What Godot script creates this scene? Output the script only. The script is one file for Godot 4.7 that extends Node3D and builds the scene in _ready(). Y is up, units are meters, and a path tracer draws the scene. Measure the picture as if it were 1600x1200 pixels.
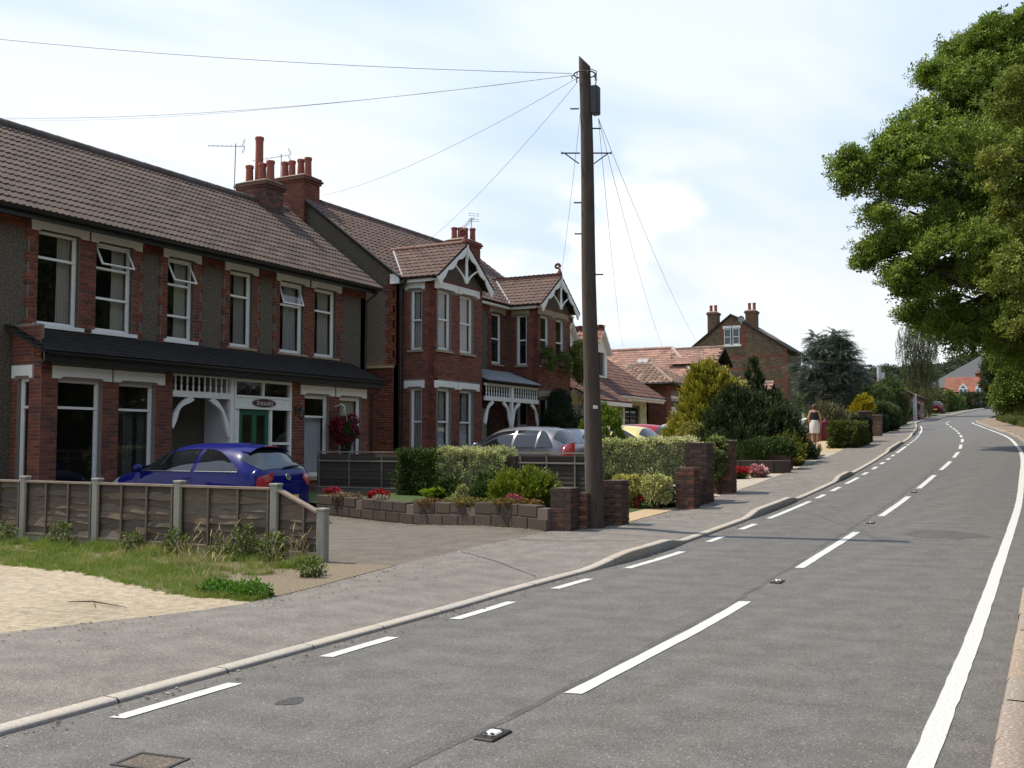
extends Node3D

# ---------------------------------------------------------------- mesh builder
class MB:
	var v := PackedVector3Array()
	var n := PackedVector3Array()
	var c := PackedColorArray()
	var u := PackedVector2Array()
	var ix := PackedInt32Array()
	func tri(a: Vector3, b: Vector3, d: Vector3, col := Color.WHITE) -> void:
		var nn := (d - a).cross(b - a).normalized()
		var k := v.size()
		for p in [a, b, d]:
			v.append(p); n.append(nn); c.append(col); u.append(Vector2(p.x + p.z, p.y))
		ix.append(k); ix.append(k + 1); ix.append(k + 2)
	func quad(a: Vector3, b: Vector3, d: Vector3, e: Vector3, col := Color.WHITE) -> void:
		var nn := (d - a).cross(b - a).normalized()
		if nn == Vector3.ZERO:
			nn = (e - a).cross(d - a).normalized()
		var k := v.size()
		v.append(a); v.append(b); v.append(d); v.append(e)
		for i in 4:
			n.append(nn); c.append(col)
		u.append(Vector2(0, 0)); u.append(Vector2(1, 0)); u.append(Vector2(1, 1)); u.append(Vector2(0, 1))
		ix.append(k); ix.append(k + 1); ix.append(k + 2); ix.append(k); ix.append(k + 2); ix.append(k + 3)
	# box by centre, size, basis; all six faces
	func box(o: Vector3, s: Vector3, col := Color.WHITE, b := Basis()) -> void:
		var x := b.x * s.x * 0.5
		var y := b.y * s.y * 0.5
		var z := b.z * s.z * 0.5
		quad(o - x + y + z, o + x + y + z, o + x - y + z, o - x - y + z, col)
		quad(o + x + y - z, o - x + y - z, o - x - y - z, o + x - y - z, col)
		quad(o + x + y + z, o + x + y - z, o + x - y - z, o + x - y + z, col)
		quad(o - x + y - z, o - x + y + z, o - x - y + z, o - x - y - z, col)
		quad(o - x + y - z, o + x + y - z, o + x + y + z, o - x + y + z, col)
		quad(o - x - y + z, o + x - y + z, o + x - y - z, o - x - y - z, col)
	# box with chamfered vertical and top edges
	func cbox(o: Vector3, s: Vector3, ch: float, col := Color.WHITE, b := Basis()) -> void:
		var hx := s.x * 0.5
		var hy := s.y * 0.5
		var hz := s.z * 0.5
		var rings := []
		for lv in [[-hy, ch, 0.0], [-hy + ch, 0.0, 0.0], [hy - ch, 0.0, 0.0], [hy, ch, 0.0]]:
			var q: float = lv[1]
			var ax := hx - q
			var az := hz - q
			var r := []
			for p in [[-ax, -az + ch], [-ax + ch, -az], [ax - ch, -az], [ax, -az + ch], [ax, az - ch], [ax - ch, az], [-ax + ch, az], [-ax, az - ch]]:
				r.append(o + b.x * p[0] + b.y * lv[0] + b.z * p[1])
			rings.append(r)
		for i in 3:
			for k in 8:
				quad(rings[i + 1][(k + 1) % 8], rings[i + 1][k], rings[i][k], rings[i][(k + 1) % 8], col)
		for e in [0, 3]:
			var r: Array = rings[e]
			for k in range(1, 7):
				if e == 3: tri(r[0], r[k], r[k + 1], col)
				else: tri(r[0], r[k + 1], r[k], col)
	# box between two axis aligned corners
	func bb(a: Vector3, d: Vector3, col := Color.WHITE) -> void:
		box((a + d) * 0.5, (d - a).abs(), col)
	func grid(f: Callable, nu: int, nv: int, colf = null, close_u := false) -> void:
		var k := v.size()
		var P := []
		for j in nv + 1:
			for i in nu + 1:
				P.append(f.call(float(i) / nu, float(j) / nv))
		for j in nv + 1:
			for i in nu + 1:
				var p: Vector3 = P[j * (nu + 1) + i]
				var i0 := maxi(i - 1, 0)
				var i1 := mini(i + 1, nu)
				if close_u and (i == 0 or i == nu):
					i0 = nu - 1
					i1 = 1
				var du: Vector3 = P[j * (nu + 1) + i1] - P[j * (nu + 1) + i0]
				var dv: Vector3 = P[mini(j + 1, nv) * (nu + 1) + i] - P[maxi(j - 1, 0) * (nu + 1) + i]
				var nn := du.cross(dv).normalized()
				v.append(p); n.append(nn)
				c.append(colf.call(float(i) / nu, float(j) / nv) if colf != null else Color.WHITE)
				u.append(Vector2(float(i) / nu, float(j) / nv))
		for j in nv:
			for i in nu:
				var a := k + j * (nu + 1) + i
				ix.append(a); ix.append(a + nu + 1); ix.append(a + 1)
				ix.append(a + 1); ix.append(a + nu + 1); ix.append(a + nu + 2)
	# tube along points with radii
	func tube(pts: Array, rad: Array, sides := 8, col := Color.WHITE, caps := true) -> void:
		var k := v.size()
		var m := pts.size()
		var side := Vector3.ZERO
		for j in m:
			var t: Vector3 = (pts[mini(j + 1, m - 1)] - pts[maxi(j - 1, 0)]).normalized()
			if side == Vector3.ZERO or absf(side.dot(t)) > 0.95:
				side = t.cross(Vector3.UP if absf(t.y) < 0.9 else Vector3.RIGHT).normalized()
			side = (side - t * side.dot(t)).normalized()
			var up := t.cross(side)
			var r: float = rad[j] if j < rad.size() else rad[-1]
			for i in sides + 1:
				var a := TAU * i / sides
				var d := side * cos(a) + up * sin(a)
				v.append(pts[j] + d * r); n.append(d); c.append(col); u.append(Vector2(float(i) / sides, float(j) / maxi(1, m - 1)))
		for j in m - 1:
			for i in sides:
				var a := k + j * (sides + 1) + i
				ix.append(a); ix.append(a + sides + 1); ix.append(a + 1)
				ix.append(a + 1); ix.append(a + sides + 1); ix.append(a + sides + 2)
		if caps:
			for e in [0, m - 1]:
				var ce: Vector3 = pts[e]
				var b0: int = k + e * (sides + 1)
				for i in sides:
					if e == 0: tri(ce, v[b0 + i], v[b0 + i + 1], col)
					else: tri(ce, v[b0 + i + 1], v[b0 + i], col)
	func line(a: Vector3, b: Vector3, r: float, sides := 6, col := Color.WHITE) -> void:
		tube([a, b], [r, r], sides, col)
	# lathe about y, profile [[r, y], ...]
	func lathe(o: Vector3, prof: Array, sides := 16, col := Color.WHITE, b := Basis()) -> void:
		var k := v.size()
		var m := prof.size()
		for j in m:
			var p0: Array = prof[maxi(j - 1, 0)]
			var p1: Array = prof[mini(j + 1, m - 1)]
			var dr: float = p1[0] - p0[0]
			var dy: float = p1[1] - p0[1]
			for i in sides + 1:
				var a := TAU * i / sides
				var d := b.x * cos(a) + b.z * sin(a)
				v.append(o + d * prof[j][0] + b.y * prof[j][1])
				n.append((d * dy - b.y * dr).normalized()); c.append(col); u.append(Vector2(float(i) / sides, float(j) / m))
		for j in m - 1:
			for i in sides:
				var a := k + j * (sides + 1) + i
				ix.append(a); ix.append(a + 1); ix.append(a + sides + 1)
				ix.append(a + 1); ix.append(a + sides + 2); ix.append(a + sides + 1)
	# flat polygon (2D points) extruded: origin o, axes x y, thickness along z
	func prism(pts: PackedVector2Array, o: Vector3, ax: Vector3, ay: Vector3, az: Vector3, col := Color.WHITE) -> void:
		var tr := Geometry2D.triangulate_polygon(pts)
		for i in range(0, tr.size(), 3):
			var a := o + ax * pts[tr[i]].x + ay * pts[tr[i]].y
			var b := o + ax * pts[tr[i + 1]].x + ay * pts[tr[i + 1]].y
			var d := o + ax * pts[tr[i + 2]].x + ay * pts[tr[i + 2]].y
			tri(a + az, b + az, d + az, col)
			tri(a, d, b, col)
		var m := pts.size()
		for i in m:
			var a := o + ax * pts[i].x + ay * pts[i].y
			var b := o + ax * pts[(i + 1) % m].x + ay * pts[(i + 1) % m].y
			quad(a, b, b + az, a + az, col)
	func add(o: MB, t: Transform3D) -> void:
		var k := v.size()
		for i in o.v.size():
			v.append(t * o.v[i]); n.append((t.basis * o.n[i]).normalized()); c.append(o.c[i]); u.append(o.u[i])
		var flip := t.basis.determinant() < 0.0
		for i in range(0, o.ix.size(), 3):
			ix.append(k + o.ix[i]); ix.append(k + o.ix[i + (2 if flip else 1)]); ix.append(k + o.ix[i + (1 if flip else 2)])
	func mesh() -> ArrayMesh:
		var m := ArrayMesh.new()
		if v.is_empty(): return m
		var a := []
		a.resize(Mesh.ARRAY_MAX)
		a[Mesh.ARRAY_VERTEX] = v
		a[Mesh.ARRAY_NORMAL] = n
		a[Mesh.ARRAY_COLOR] = c
		a[Mesh.ARRAY_TEX_UV] = u
		a[Mesh.ARRAY_INDEX] = ix
		m.add_surface_from_arrays(Mesh.PRIMITIVE_TRIANGLES, a)
		return m

# ---------------------------------------------------------------- node helpers
var used := {}
var M := {}
var rng := RandomNumberGenerator.new()

func numbered(called: String) -> String:
	if not used.has(called):
		used[called] = 0
		return called
	used[called] += 1
	return "%s_%03d" % [called, used[called]]

func tag(o: Node, label := "", category := "", group := "", kind := "") -> Node:
	if label: o.set_meta("label", label)
	if category: o.set_meta("category", category)
	if group: o.set_meta("group", group)
	if kind: o.set_meta("kind", kind)
	return o

func thing(called: String, label: String, category: String, at := Vector3.ZERO, group := "", turn := 0.0) -> Node3D:
	var o := Node3D.new()
	o.name = numbered(called)
	add_child(o)
	o.position = at
	o.rotation.y = turn
	tag(o, label, category, group)
	return o

# one mesh node; coordinates of mb are relative to the parent unless world is true
func part(parent: Node, called: String, mb: MB, m: Material, kind := "") -> MeshInstance3D:
	var o := MeshInstance3D.new()
	o.name = called if parent != self else numbered(called)
	o.mesh = mb.mesh()
	o.material_override = m
	parent.add_child(o, true)
	if kind: o.set_meta("kind", kind)
	return o

func inst(parent: Node, called: String, mesh: Mesh, m: Material, t: Transform3D) -> MeshInstance3D:
	var o := MeshInstance3D.new()
	o.name = called if parent != self else numbered(called)
	o.mesh = mesh
	o.material_override = m
	o.transform = t
	parent.add_child(o, true)
	return o

func struct(called: String, mb: MB, m: Material) -> MeshInstance3D:
	return part(self, called, mb, m, "structure")

# ---------------------------------------------------------------- place: x across the street, s along it, y up
func W(x: float, y: float, s: float) -> Vector3:
	return Vector3(x, y, -s)

func interp(K: Array, s: float) -> float:
	var m := K.size()
	if s <= K[0][0]: return K[0][1]
	if s >= K[m - 1][0]: return K[m - 1][1]
	var i := 0
	while s > K[i + 1][0]: i += 1
	var h: float = K[i + 1][0] - K[i][0]
	var t: float = (s - K[i][0]) / h
	var m0 := _tan(K, i)
	var m1 := _tan(K, i + 1)
	var a: float = K[i][1]
	var b: float = K[i + 1][1]
	return a * (1 + 2 * t) * (1 - t) * (1 - t) + m0 * h * t * (1 - t) * (1 - t) + b * t * t * (3 - 2 * t) + m1 * h * t * t * (t - 1)

func _tan(K: Array, i: int) -> float:
	if i <= 0 or i >= K.size() - 1: return 0.0
	var d0: float = (K[i][1] - K[i - 1][1]) / (K[i][0] - K[i - 1][0])
	var d1: float = (K[i + 1][1] - K[i][1]) / (K[i + 1][0] - K[i][0])
	if d0 * d1 <= 0.0: return 0.0
	return 2.0 * d0 * d1 / (d0 + d1)

const PROF := [[-60, 0], [0, 0], [8, 0], [13.6, .13], [20.5, .36], [32.5, 1.0], [51, 1.8], [72, 2.5], [87, 3.1], [109, 3.9], [149, 6.0], [220, 9], [400, 14]]
const CX := [[-60, -2.68], [10, -2.67], [30, -2.66], [37.8, -2.85], [43.8, -3.18], [48.5, -3.47], [54.8, -3.99], [61.5, -4.61], [70, -5.43], [75.3, -6.01], [80.9, -6.64], [87.3, -7.36], [100, -8.1], [109, -8.05], [128, -7.4], [149, -6.2], [190, 0], [240, 14], [300, 40]]
const KL := [[-60, -2.35], [9, -2.3], [13.5, -1.97], [26, -1.95], [40, -2.2], [300, -2.2]]
const ER := [[-60, 2.07], [20, 2.07], [33, 1.92], [300, 1.92]]
const PIN := [[-60, -7.4], [4.5, -7.35], [5.3, -7.2], [7.2, -6.6], [9.8, -6.85], [11, -6.9], [14, -6.75], [14.9, -6.2], [21, -6.15], [32, -6.27], [41, -6.85], [47, -7.2], [69, -8.7], [82, -9.9], [110, -11.6], [149, -9.6], [190, -3.4], [240, 10.6], [300, 36]]
# kerb upstand along the left side: low at the drives
const KH := [[-60, .03], [11.0, .03], [12.3, .12], [13.3, .12], [14.2, .04], [17.3, .04], [18.4, .12], [20.6, .12], [21.5, .035], [25.4, .035], [26.2, .12], [27.2, .12], [28.2, .035], [37, .035], [38.5, .12], [44, .12], [45.5, .04], [53, .04], [55, .12], [300, .12]]

func prof(s: float) -> float:
	return interp(PROF, s)
func cx(s: float) -> float:
	return interp(CX, s)
func kl(s: float) -> float:
	return cx(s) + interp(KL, s)
func er(s: float) -> float:
	return cx(s) + interp(ER, s)
func ss(a: float, b: float, x: float) -> float:
	return smoothstep(a, b, x)
# height of the land
func H(x: float, s: float) -> float:
	var p := prof(s)
	var left := 1.0 - smoothstep(-12.0, -8.5, x)
	var near := 1.0 - smoothstep(-10.5, -7.2, x)
	return p - p * lerpf(0.85 * near, 0.4 * left, smoothstep(18.0, 25.0, s)) * (1.0 - smoothstep(52.0, 64.0, s))
func G(x: float, s: float, dy := 0.0) -> Vector3:
	return W(x, H(x, s) + dy, s)

# ---------------------------------------------------------------- materials
func lin(r: float, g: float, b: float, a := 1.0) -> Color:
	var k := Color(clampf(r, 0, 1), clampf(g, 0, 1), clampf(b, 0, 1)).linear_to_srgb()
	k.a = a
	return k

func noise_bytes(size: int, freq: float, sd: int, type := FastNoiseLite.TYPE_SIMPLEX_SMOOTH, oct := 3) -> PackedByteArray:
	var f := FastNoiseLite.new()
	f.noise_type = type
	f.frequency = freq
	f.seed = sd
	f.fractal_octaves = oct
	if oct <= 1: f.fractal_type = FastNoiseLite.FRACTAL_NONE
	var im := f.get_seamless_image(size, size, false, false, 0.15, true)
	im.convert(Image.FORMAT_L8)
	return im.get_data()

# texture from a function of pixel index giving a linear Color; returns [texture, mean]
func tex(size: int, fn: Callable) -> Array:
	var d := PackedByteArray()
	d.resize(size * size * 3)
	var sum := Color(0, 0, 0)
	for i in size * size:
		var k: Color = fn.call(i)
		sum += k
		var q := k.linear_to_srgb()
		d[i * 3] = int(clampf(q.r, 0, 1) * 255)
		d[i * 3 + 1] = int(clampf(q.g, 0, 1) * 255)
		d[i * 3 + 2] = int(clampf(q.b, 0, 1) * 255)
	var im := Image.create_from_data(size, size, false, Image.FORMAT_RGB8, d)
	return [ImageTexture.create_from_image(im), sum / float(size * size)]

func mat(called: String, col: Color, rough := 0.8, metal := 0.0) -> StandardMaterial3D:
	var m := StandardMaterial3D.new()
	m.resource_name = called
	m.albedo_color = col
	m.roughness = rough
	m.metallic = metal
	m.vertex_color_use_as_albedo = true
	M[called] = m
	return m

# textured, world triplanar, colour normalised so that the mean is (r, g, b)
func tmat(called: String, r: float, g: float, b: float, t: Array, scale: float, rough := 0.9, bump := 0.0, world := true) -> StandardMaterial3D:
	var mean: Color = t[1]
	var m := mat(called, lin(r / mean.r, g / mean.g, b / mean.b), rough)
	m.albedo_texture = t[0]
	m.uv1_triplanar = true
	m.uv1_world_triplanar = world
	m.uv1_scale = Vector3.ONE * scale
	if bump > 0.0:
		m.heightmap_enabled = true
		m.heightmap_texture = t[0]
		m.heightmap_scale = bump
	return m

func leafmat(called: String, r: float, g: float, b: float, through := 0.5, rough := 0.55) -> StandardMaterial3D:
	var m := mat(called, lin(r, g, b), rough)
	m.cull_mode = BaseMaterial3D.CULL_DISABLED
	m.backlight_enabled = true
	m.backlight = lin(r * through * 1.3, g * through * 1.4, b * through * 0.7)
	m.metallic_specular = 0.4
	return m

func jit(r: RandomNumberGenerator, base: float, amt: float) -> Color:
	var k := base * (1.0 + r.randf_range(-amt, amt))
	return Color(k * (1.0 + r.randf_range(-0.06, 0.06)), k, k * (1.0 + r.randf_range(-0.08, 0.08)))

func make_materials() -> void:
	var n1 := noise_bytes(512, 0.01, 1, FastNoiseLite.TYPE_SIMPLEX_SMOOTH, 4)
	var n2 := noise_bytes(512, 0.06, 2, FastNoiseLite.TYPE_SIMPLEX_SMOOTH, 3)
	var n3 := noise_bytes(512, 0.25, 3, FastNoiseLite.TYPE_SIMPLEX_SMOOTH, 2)
	var cell := noise_bytes(512, 0.09, 4, FastNoiseLite.TYPE_CELLULAR, 1)
	var r := RandomNumberGenerator.new()
	r.seed = 11
	var rnd := PackedFloat32Array()
	rnd.resize(512 * 512)
	for i in rnd.size(): rnd[i] = r.randf()
	# asphalt: dark binder with pale and brown stone chips
	var chips := tex(512, func(i: int) -> Color:
		var a := cell[i] / 255.0
		var k := 0.34 + 0.3 * (n3[i] / 255.0 - 0.5) + 0.14 * (n1[i] / 255.0 - 0.5)
		var chip := rnd[(i / 2) % 262144]
		if rnd[(i / 1024) * 256 + (i % 512) / 2] > 0.955: k += 0.55 * rnd[(i / 2 + 77) % 262144]
		if rnd[i] < 0.1: k *= 0.55
		k -= 0.12 * (1.0 - a) * chip
		return Color(k * 1.02, k, k * (0.97 + 0.04 * n2[i] / 255.0)))
	var soft := tex(512, func(i: int) -> Color:
		var k := 0.5 + 0.35 * (n1[i] / 255.0 - 0.5) + 0.2 * (n2[i] / 255.0 - 0.5) + 0.14 * (rnd[i] - 0.5)
		return Color(k, k, k))
	var faint := tex(512, func(i: int) -> Color:
		var k := 0.8 + 0.1 * (n1[i] / 255.0 - 0.5) + 0.06 * (n2[i] / 255.0 - 0.5)
		return Color(k, k, k * 0.99))
	var grain := tex(512, func(i: int) -> Color:
		var k := 0.55 + 0.3 * (n3[i] / 255.0 - 0.5) + 0.25 * (n2[i] / 255.0 - 0.5) + 0.2 * (rnd[i] - 0.5)
		return Color(k, k, k))
	var gravel := tex(512, func(i: int) -> Color:
		var k := 0.45 + 0.4 * (cell[i] / 255.0 - 0.5) + 0.25 * (n3[i] / 255.0 - 0.5) + 0.15 * (rnd[i] - 0.5)
		return Color(k * 1.03, k, k * 0.93))
	# pebbledash: small grey, buff and dark stones
	var pebble := tex(512, func(i: int) -> Color:
		var a := cell[i] / 255.0
		var k := 0.2 + 0.6 * a * (0.5 + n3[i] / 255.0) + 0.15 * (rnd[i] - 0.5)
		var q := n2[i] / 255.0
		return Color(k * (0.92 + 0.2 * q), k, k * (1.06 - 0.25 * q)))
	# wood: streaks along x of the picture
	var streak := noise_bytes(512, 0.05, 7, FastNoiseLite.TYPE_SIMPLEX_SMOOTH, 4)
	var wood := tex(512, func(i: int) -> Color:
		var x := i % 512
		var y := i / 512
		var k := 0.5 + 0.5 * (streak[((y * 3) % 512) * 512 + (x / 10) % 512] / 255.0 - 0.5) + 0.2 * (streak[((y * 9) % 512) * 512 + (x / 6 + 90) % 512] / 255.0 - 0.5) + 0.08 * (rnd[i] - 0.5)
		return Color(k, k * 0.97, k * 0.93))
	var woodv := tex(512, func(i: int) -> Color:
		var y := i % 512
		var x := i / 512
		var k := 0.5 + 0.55 * (streak[((y * 3) % 512) * 512 + (x / 10) % 512] / 255.0 - 0.5) + 0.3 * (streak[((y * 9) % 512) * 512 + (x / 6 + 90) % 512] / 255.0 - 0.5) + 0.08 * (rnd[i] - 0.5)
		return Color(k, k * 0.97, k * 0.93))
	var ribbed := tex(512, func(i: int) -> Color:
		var x := i % 512
		var y := i / 512
		var q := streak[((y * 5) % 512) * 512 + (x / 5) % 512] / 255.0
		var k := 0.5 + 0.32 * (q - 0.5) * (0.2 + n1[i] / 255.0) + 0.3 * (n2[i] / 255.0 - 0.5) + 0.25 * (n3[i] / 255.0 - 0.5) + 0.16 * (rnd[i] - 0.5)
		return Color(k, k * 0.98, k * 0.95))
	tmat("asphalt", .115, .108, .102, chips, 0.45, 0.8, 0.35)
	tmat("pavement_asphalt", .172, .153, .138, chips, 0.5, 0.92, 0.2)
	tmat("drive_asphalt", .125, .103, .085, chips, 0.4, 0.92, 0.3)
	tmat("kerb_concrete", .36, .325, .285, grain, 0.8, 0.9, 0.12)
	tmat("kerb_old", .3, .245, .195, gravel, 1.1, 0.92, 0.25)
	tmat("white_line", .82, .81, .78, grain, 1.3, 0.7, 0.05)
	M["white_line"].albedo_color = Color(1, 1, .985)
	tmat("concrete_tan", .35, .29, .21, ribbed, 0.22, 0.95, 0.5)
	tmat("concrete_post", .28, .275, .23, grain, 1.2, 0.92, 0.15)
	tmat("soil", .13, .088, .055, gravel, 0.7, 1.0, 0.8)
	tmat("soil_pale", .18, .14, .095, gravel, 0.9, 1.0, 0.8)
	tmat("grassland", .075, .1, .03, soft, 0.6, 1.0, 0.5)
	tmat("lawn", .045, .07, .018, grain, 1.0, 1.0, 0.6)
	tmat("gravel", .42, .31, .185, gravel, 1.4, 0.95, 0.6)
	tmat("path_red", .21, .155, .115, gravel, 0.8, 0.95, 0.3)
	tmat("paving", .38, .33, .26, grain, 0.9, 0.92, 0.15)
	tmat("brick", .62, .62, .62, grain, 3.0, 0.9, 0.2)
	M["brick"].albedo_color = Color(1, 1, 1)
	tmat("mortar", .2, .165, .14, grain, 2.0, 0.95, 0.1)
	tmat("mortar_dark", .13, .1, .085, grain, 2.0, 0.95, 0.1)
	tmat("pebbledash", .095, .077, .055, pebble, 0.55, 0.92, 1.5)
	tmat("block", .068, .05, .037, grain, 2.0, 0.95, 0.3)
	tmat("tile", .62, .62, .62, grain, 2.5, 0.85, 0.15)
	M["tile"].albedo_color = Color(1, 1, 1)
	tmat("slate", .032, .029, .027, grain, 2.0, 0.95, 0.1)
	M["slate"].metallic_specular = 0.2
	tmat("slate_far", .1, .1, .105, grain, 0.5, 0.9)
	tmat("fence_wood", .62, .62, .62, wood, 1.2, 0.85, 0.25, false)
	M["fence_wood"].albedo_color = Color(1, 1, 1)
	tmat("pole_wood", .066, .048, .036, woodv, 0.7, 0.9, 0.6, false)
	tmat("bark", .085, .068, .05, pebble, 0.5, 0.95, 2.0)
	tmat("stone_buff", .3, .235, .16, grain, 1.2, 0.9, 0.1)
	tmat("render_cream", .62, .5, .3, soft, 0.5, 0.9, 0.1)
	tmat("flaunch", .24, .2, .15, grain, 2.0, 0.95, 0.3)
	tmat("terracotta", .26, .07, .045, grain, 1.5, 0.8, 0.05)
	tmat("lead", .3, .3, .31, soft, 0.8, 0.55, 0.05)
	tmat("brown_brick_far", .62, .62, .62, grain, 1.5, 0.9, 0.1)
	M["brown_brick_far"].albedo_color = Color(1, 1, 1)
	tmat("white_paint", .72, .71, .67, faint, 0.8, 0.45, 0.02)
	tmat("curtain", .62, .62, .62, grain, 3.0, 0.95, 0.05)
	M["curtain"].albedo_color = Color(1, 1, 1)
	mat("plain", Color(1, 1, 1), 0.7)
	mat("black_paint", lin(.013, .013, .014), 0.35)
	mat("metal_grey", lin(.3, .3, .31), 0.4, 0.8)
	mat("iron", lin(.07, .06, .055), 0.6, 0.5)
	mat("rubber", lin(.015, .015, .016), 0.8)
	mat("wire", lin(.2, .2, .21), 0.6)
	mat("door_green", lin(.008, .1, .055), 0.3)
	mat("dark_room", lin(.02, .018, .016), 0.95)
	mat("room", lin(.09, .08, .07), 0.95)
	var g := mat("glass", lin(.02, .022, .022, .12), 0.02)
	g.transparency = BaseMaterial3D.TRANSPARENCY_ALPHA
	g.metallic_specular = 0.62
	g.vertex_color_use_as_albedo = false
	var g2 := mat("car_glass", lin(.05, .06, .06, .5), 0.02)
	g2.transparency = BaseMaterial3D.TRANSPARENCY_ALPHA
	g2.metallic_specular = 0.65
	g2.vertex_color_use_as_albedo = false
	leafmat("leaf", .62, .62, .62, 0.5)
	M["leaf"].backlight = lin(.42, .48, .1)
	leafmat("leaf_dull", .62, .62, .62, 0.2, 0.75)
	M["leaf_dull"].backlight = lin(.1, .13, .04)
	leafmat("petal", .62, .62, .62, 0.3, 0.7)
	M["petal"].backlight = lin(.25, .12, .1)
	for k in ["leaf", "leaf_dull", "petal"]:
		M[k].albedo_color = Color(1, 1, 1)

# ---------------------------------------------------------------- camera, sky, sun
func make_sky() -> void:
	var cam := Camera3D.new()
	cam.name = "camera"
	add_child(cam)
	cam.position = Vector3(0, 1.55, 0)
	cam.rotation_degrees = Vector3(3.327, 27.8, 0)
	cam.fov = 41.11
	cam.far = 2000.0
	cam.current = true
	var env := Environment.new()
	env.tonemap_mode = Environment.TONE_MAPPER_LINEAR
	env.tonemap_exposure = 1.08
	env.background_mode = Environment.BG_SKY
	env.sdfgi_enabled = true
	env.ssao_enabled = true
	env.ssil_enabled = true
	var sky := Sky.new()
	var pm := PanoramaSkyMaterial.new()
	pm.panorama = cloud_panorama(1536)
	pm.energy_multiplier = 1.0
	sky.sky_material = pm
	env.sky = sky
	var we := WorldEnvironment.new()
	we.name = "world"
	we.environment = env
	add_child(we)
	var sun := DirectionalLight3D.new()
	sun.name = "sun"
	add_child(sun)
	var el := deg_to_rad(58.0)
	var az := deg_to_rad(7.0)
	var d := Vector3(cos(az) * cos(el), -sin(el), -sin(az) * cos(el))
	sun.look_at_from_position(Vector3.ZERO, d, Vector3.UP)
	sun.light_energy = 1.5
	sun.light_color = Color(1.0, 0.955, 0.87)
	sun.light_angular_distance = 0.5
	sun.shadow_enabled = true

# hazy summer sky: pale blue overhead, white haze low down, thin cirrus veils and small heaps of cumulus
func cloud_panorama(w: int) -> ImageTexture:
	var h := w / 2
	var f := FastNoiseLite.new()
	f.seed = 5
	f.frequency = 1.6
	f.fractal_octaves = 5
	var f2 := FastNoiseLite.new()
	f2.seed = 8
	f2.frequency = 5.0
	f2.fractal_octaves = 5
	var f3 := FastNoiseLite.new()
	f3.seed = 21
	f3.frequency = 1.1
	f3.fractal_octaves = 2
	var d := PackedFloat32Array()
	d.resize(w * h * 3)
	# towards the sun
	var el := deg_to_rad(58.0)
	var az := deg_to_rad(7.0)
	var sd := Vector3(-cos(az) * cos(el), sin(el), sin(az) * cos(el))
	for y in h:
		var up := (0.5 - (y + 0.5) / h) * PI
		var sy := sin(up)
		var cy := cos(up)
		for x in w:
			var i := (y * w + x) * 3
			if up < -0.03:
				d[i] = .42; d[i + 1] = .42; d[i + 2] = .4
				continue
			var a := (x + 0.5) / w * TAU
			var dx := sin(a) * cy
			var dz := -cos(a) * cy
			var t := pow(clampf(1.0 - maxf(sy, 0.0), 0, 1), 2.6)
			var cr := lerpf(.34, .92, t)
			var cg := lerpf(.55, .97, t)
			var cb := lerpf(.9, 1.02, t)
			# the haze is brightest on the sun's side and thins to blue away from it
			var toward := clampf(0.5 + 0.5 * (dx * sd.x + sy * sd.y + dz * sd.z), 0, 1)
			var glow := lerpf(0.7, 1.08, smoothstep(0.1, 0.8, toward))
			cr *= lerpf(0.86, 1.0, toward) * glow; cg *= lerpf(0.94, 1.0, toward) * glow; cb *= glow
			# veils on a high layer
			var k := 1.0 / (maxf(sy, 0.0) + 0.22)
			var veil := f.get_noise_3d(dx * k * 0.9 + dz * k * 0.5, 3.0, dz * k * 0.35 - dx * k * 0.2)
			var va := clampf(0.72 + veil * 1.4, 0.1, 1.0) * lerpf(0.45, 0.95, t)
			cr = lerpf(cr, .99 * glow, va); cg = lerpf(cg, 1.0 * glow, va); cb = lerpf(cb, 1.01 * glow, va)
			# cumulus low down
			var q := f2.get_noise_3d(dx, sy * 2.6, dz) + 0.55 * f3.get_noise_3d(dx * 2.0, 7.0 + sy, dz * 2.0)
			var band := smoothstep(0.02, 0.12, sy) * (1.0 - smoothstep(0.2, 0.32, sy))
			var ca := smoothstep(0.16, 0.46, q) * band * 0.75
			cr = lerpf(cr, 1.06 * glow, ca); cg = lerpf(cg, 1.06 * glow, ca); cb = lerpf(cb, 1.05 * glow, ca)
			d[i] = cr; d[i + 1] = cg; d[i + 2] = cb
	var im := Image.create_from_data(w, h, false, Image.FORMAT_RGBF, d.to_byte_array())
	return ImageTexture.create_from_image(im)

# ---------------------------------------------------------------- ground, road, pavement, kerbs, markings
func strip(x0: Callable, x1: Callable, s0: float, s1: float, ds: float, nx: int, dy: Callable, colf = null) -> MB:
	var mb := MB.new()
	var ns := maxi(1, int(ceil((s1 - s0) / ds)))
	mb.grid(func(a: float, b: float) -> Vector3:
		var s := lerpf(s0, s1, b)
		var x := lerpf(x0.call(s), x1.call(s), a)
		return W(x, H(x, s) + dy.call(x, s, a), s), nx, ns,
		(func(a: float, b: float) -> Color:
			var s := lerpf(s0, s1, b)
			return colf.call(lerpf(x0.call(s), x1.call(s), a), s)) if colf != null else null)
	return mb

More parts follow.
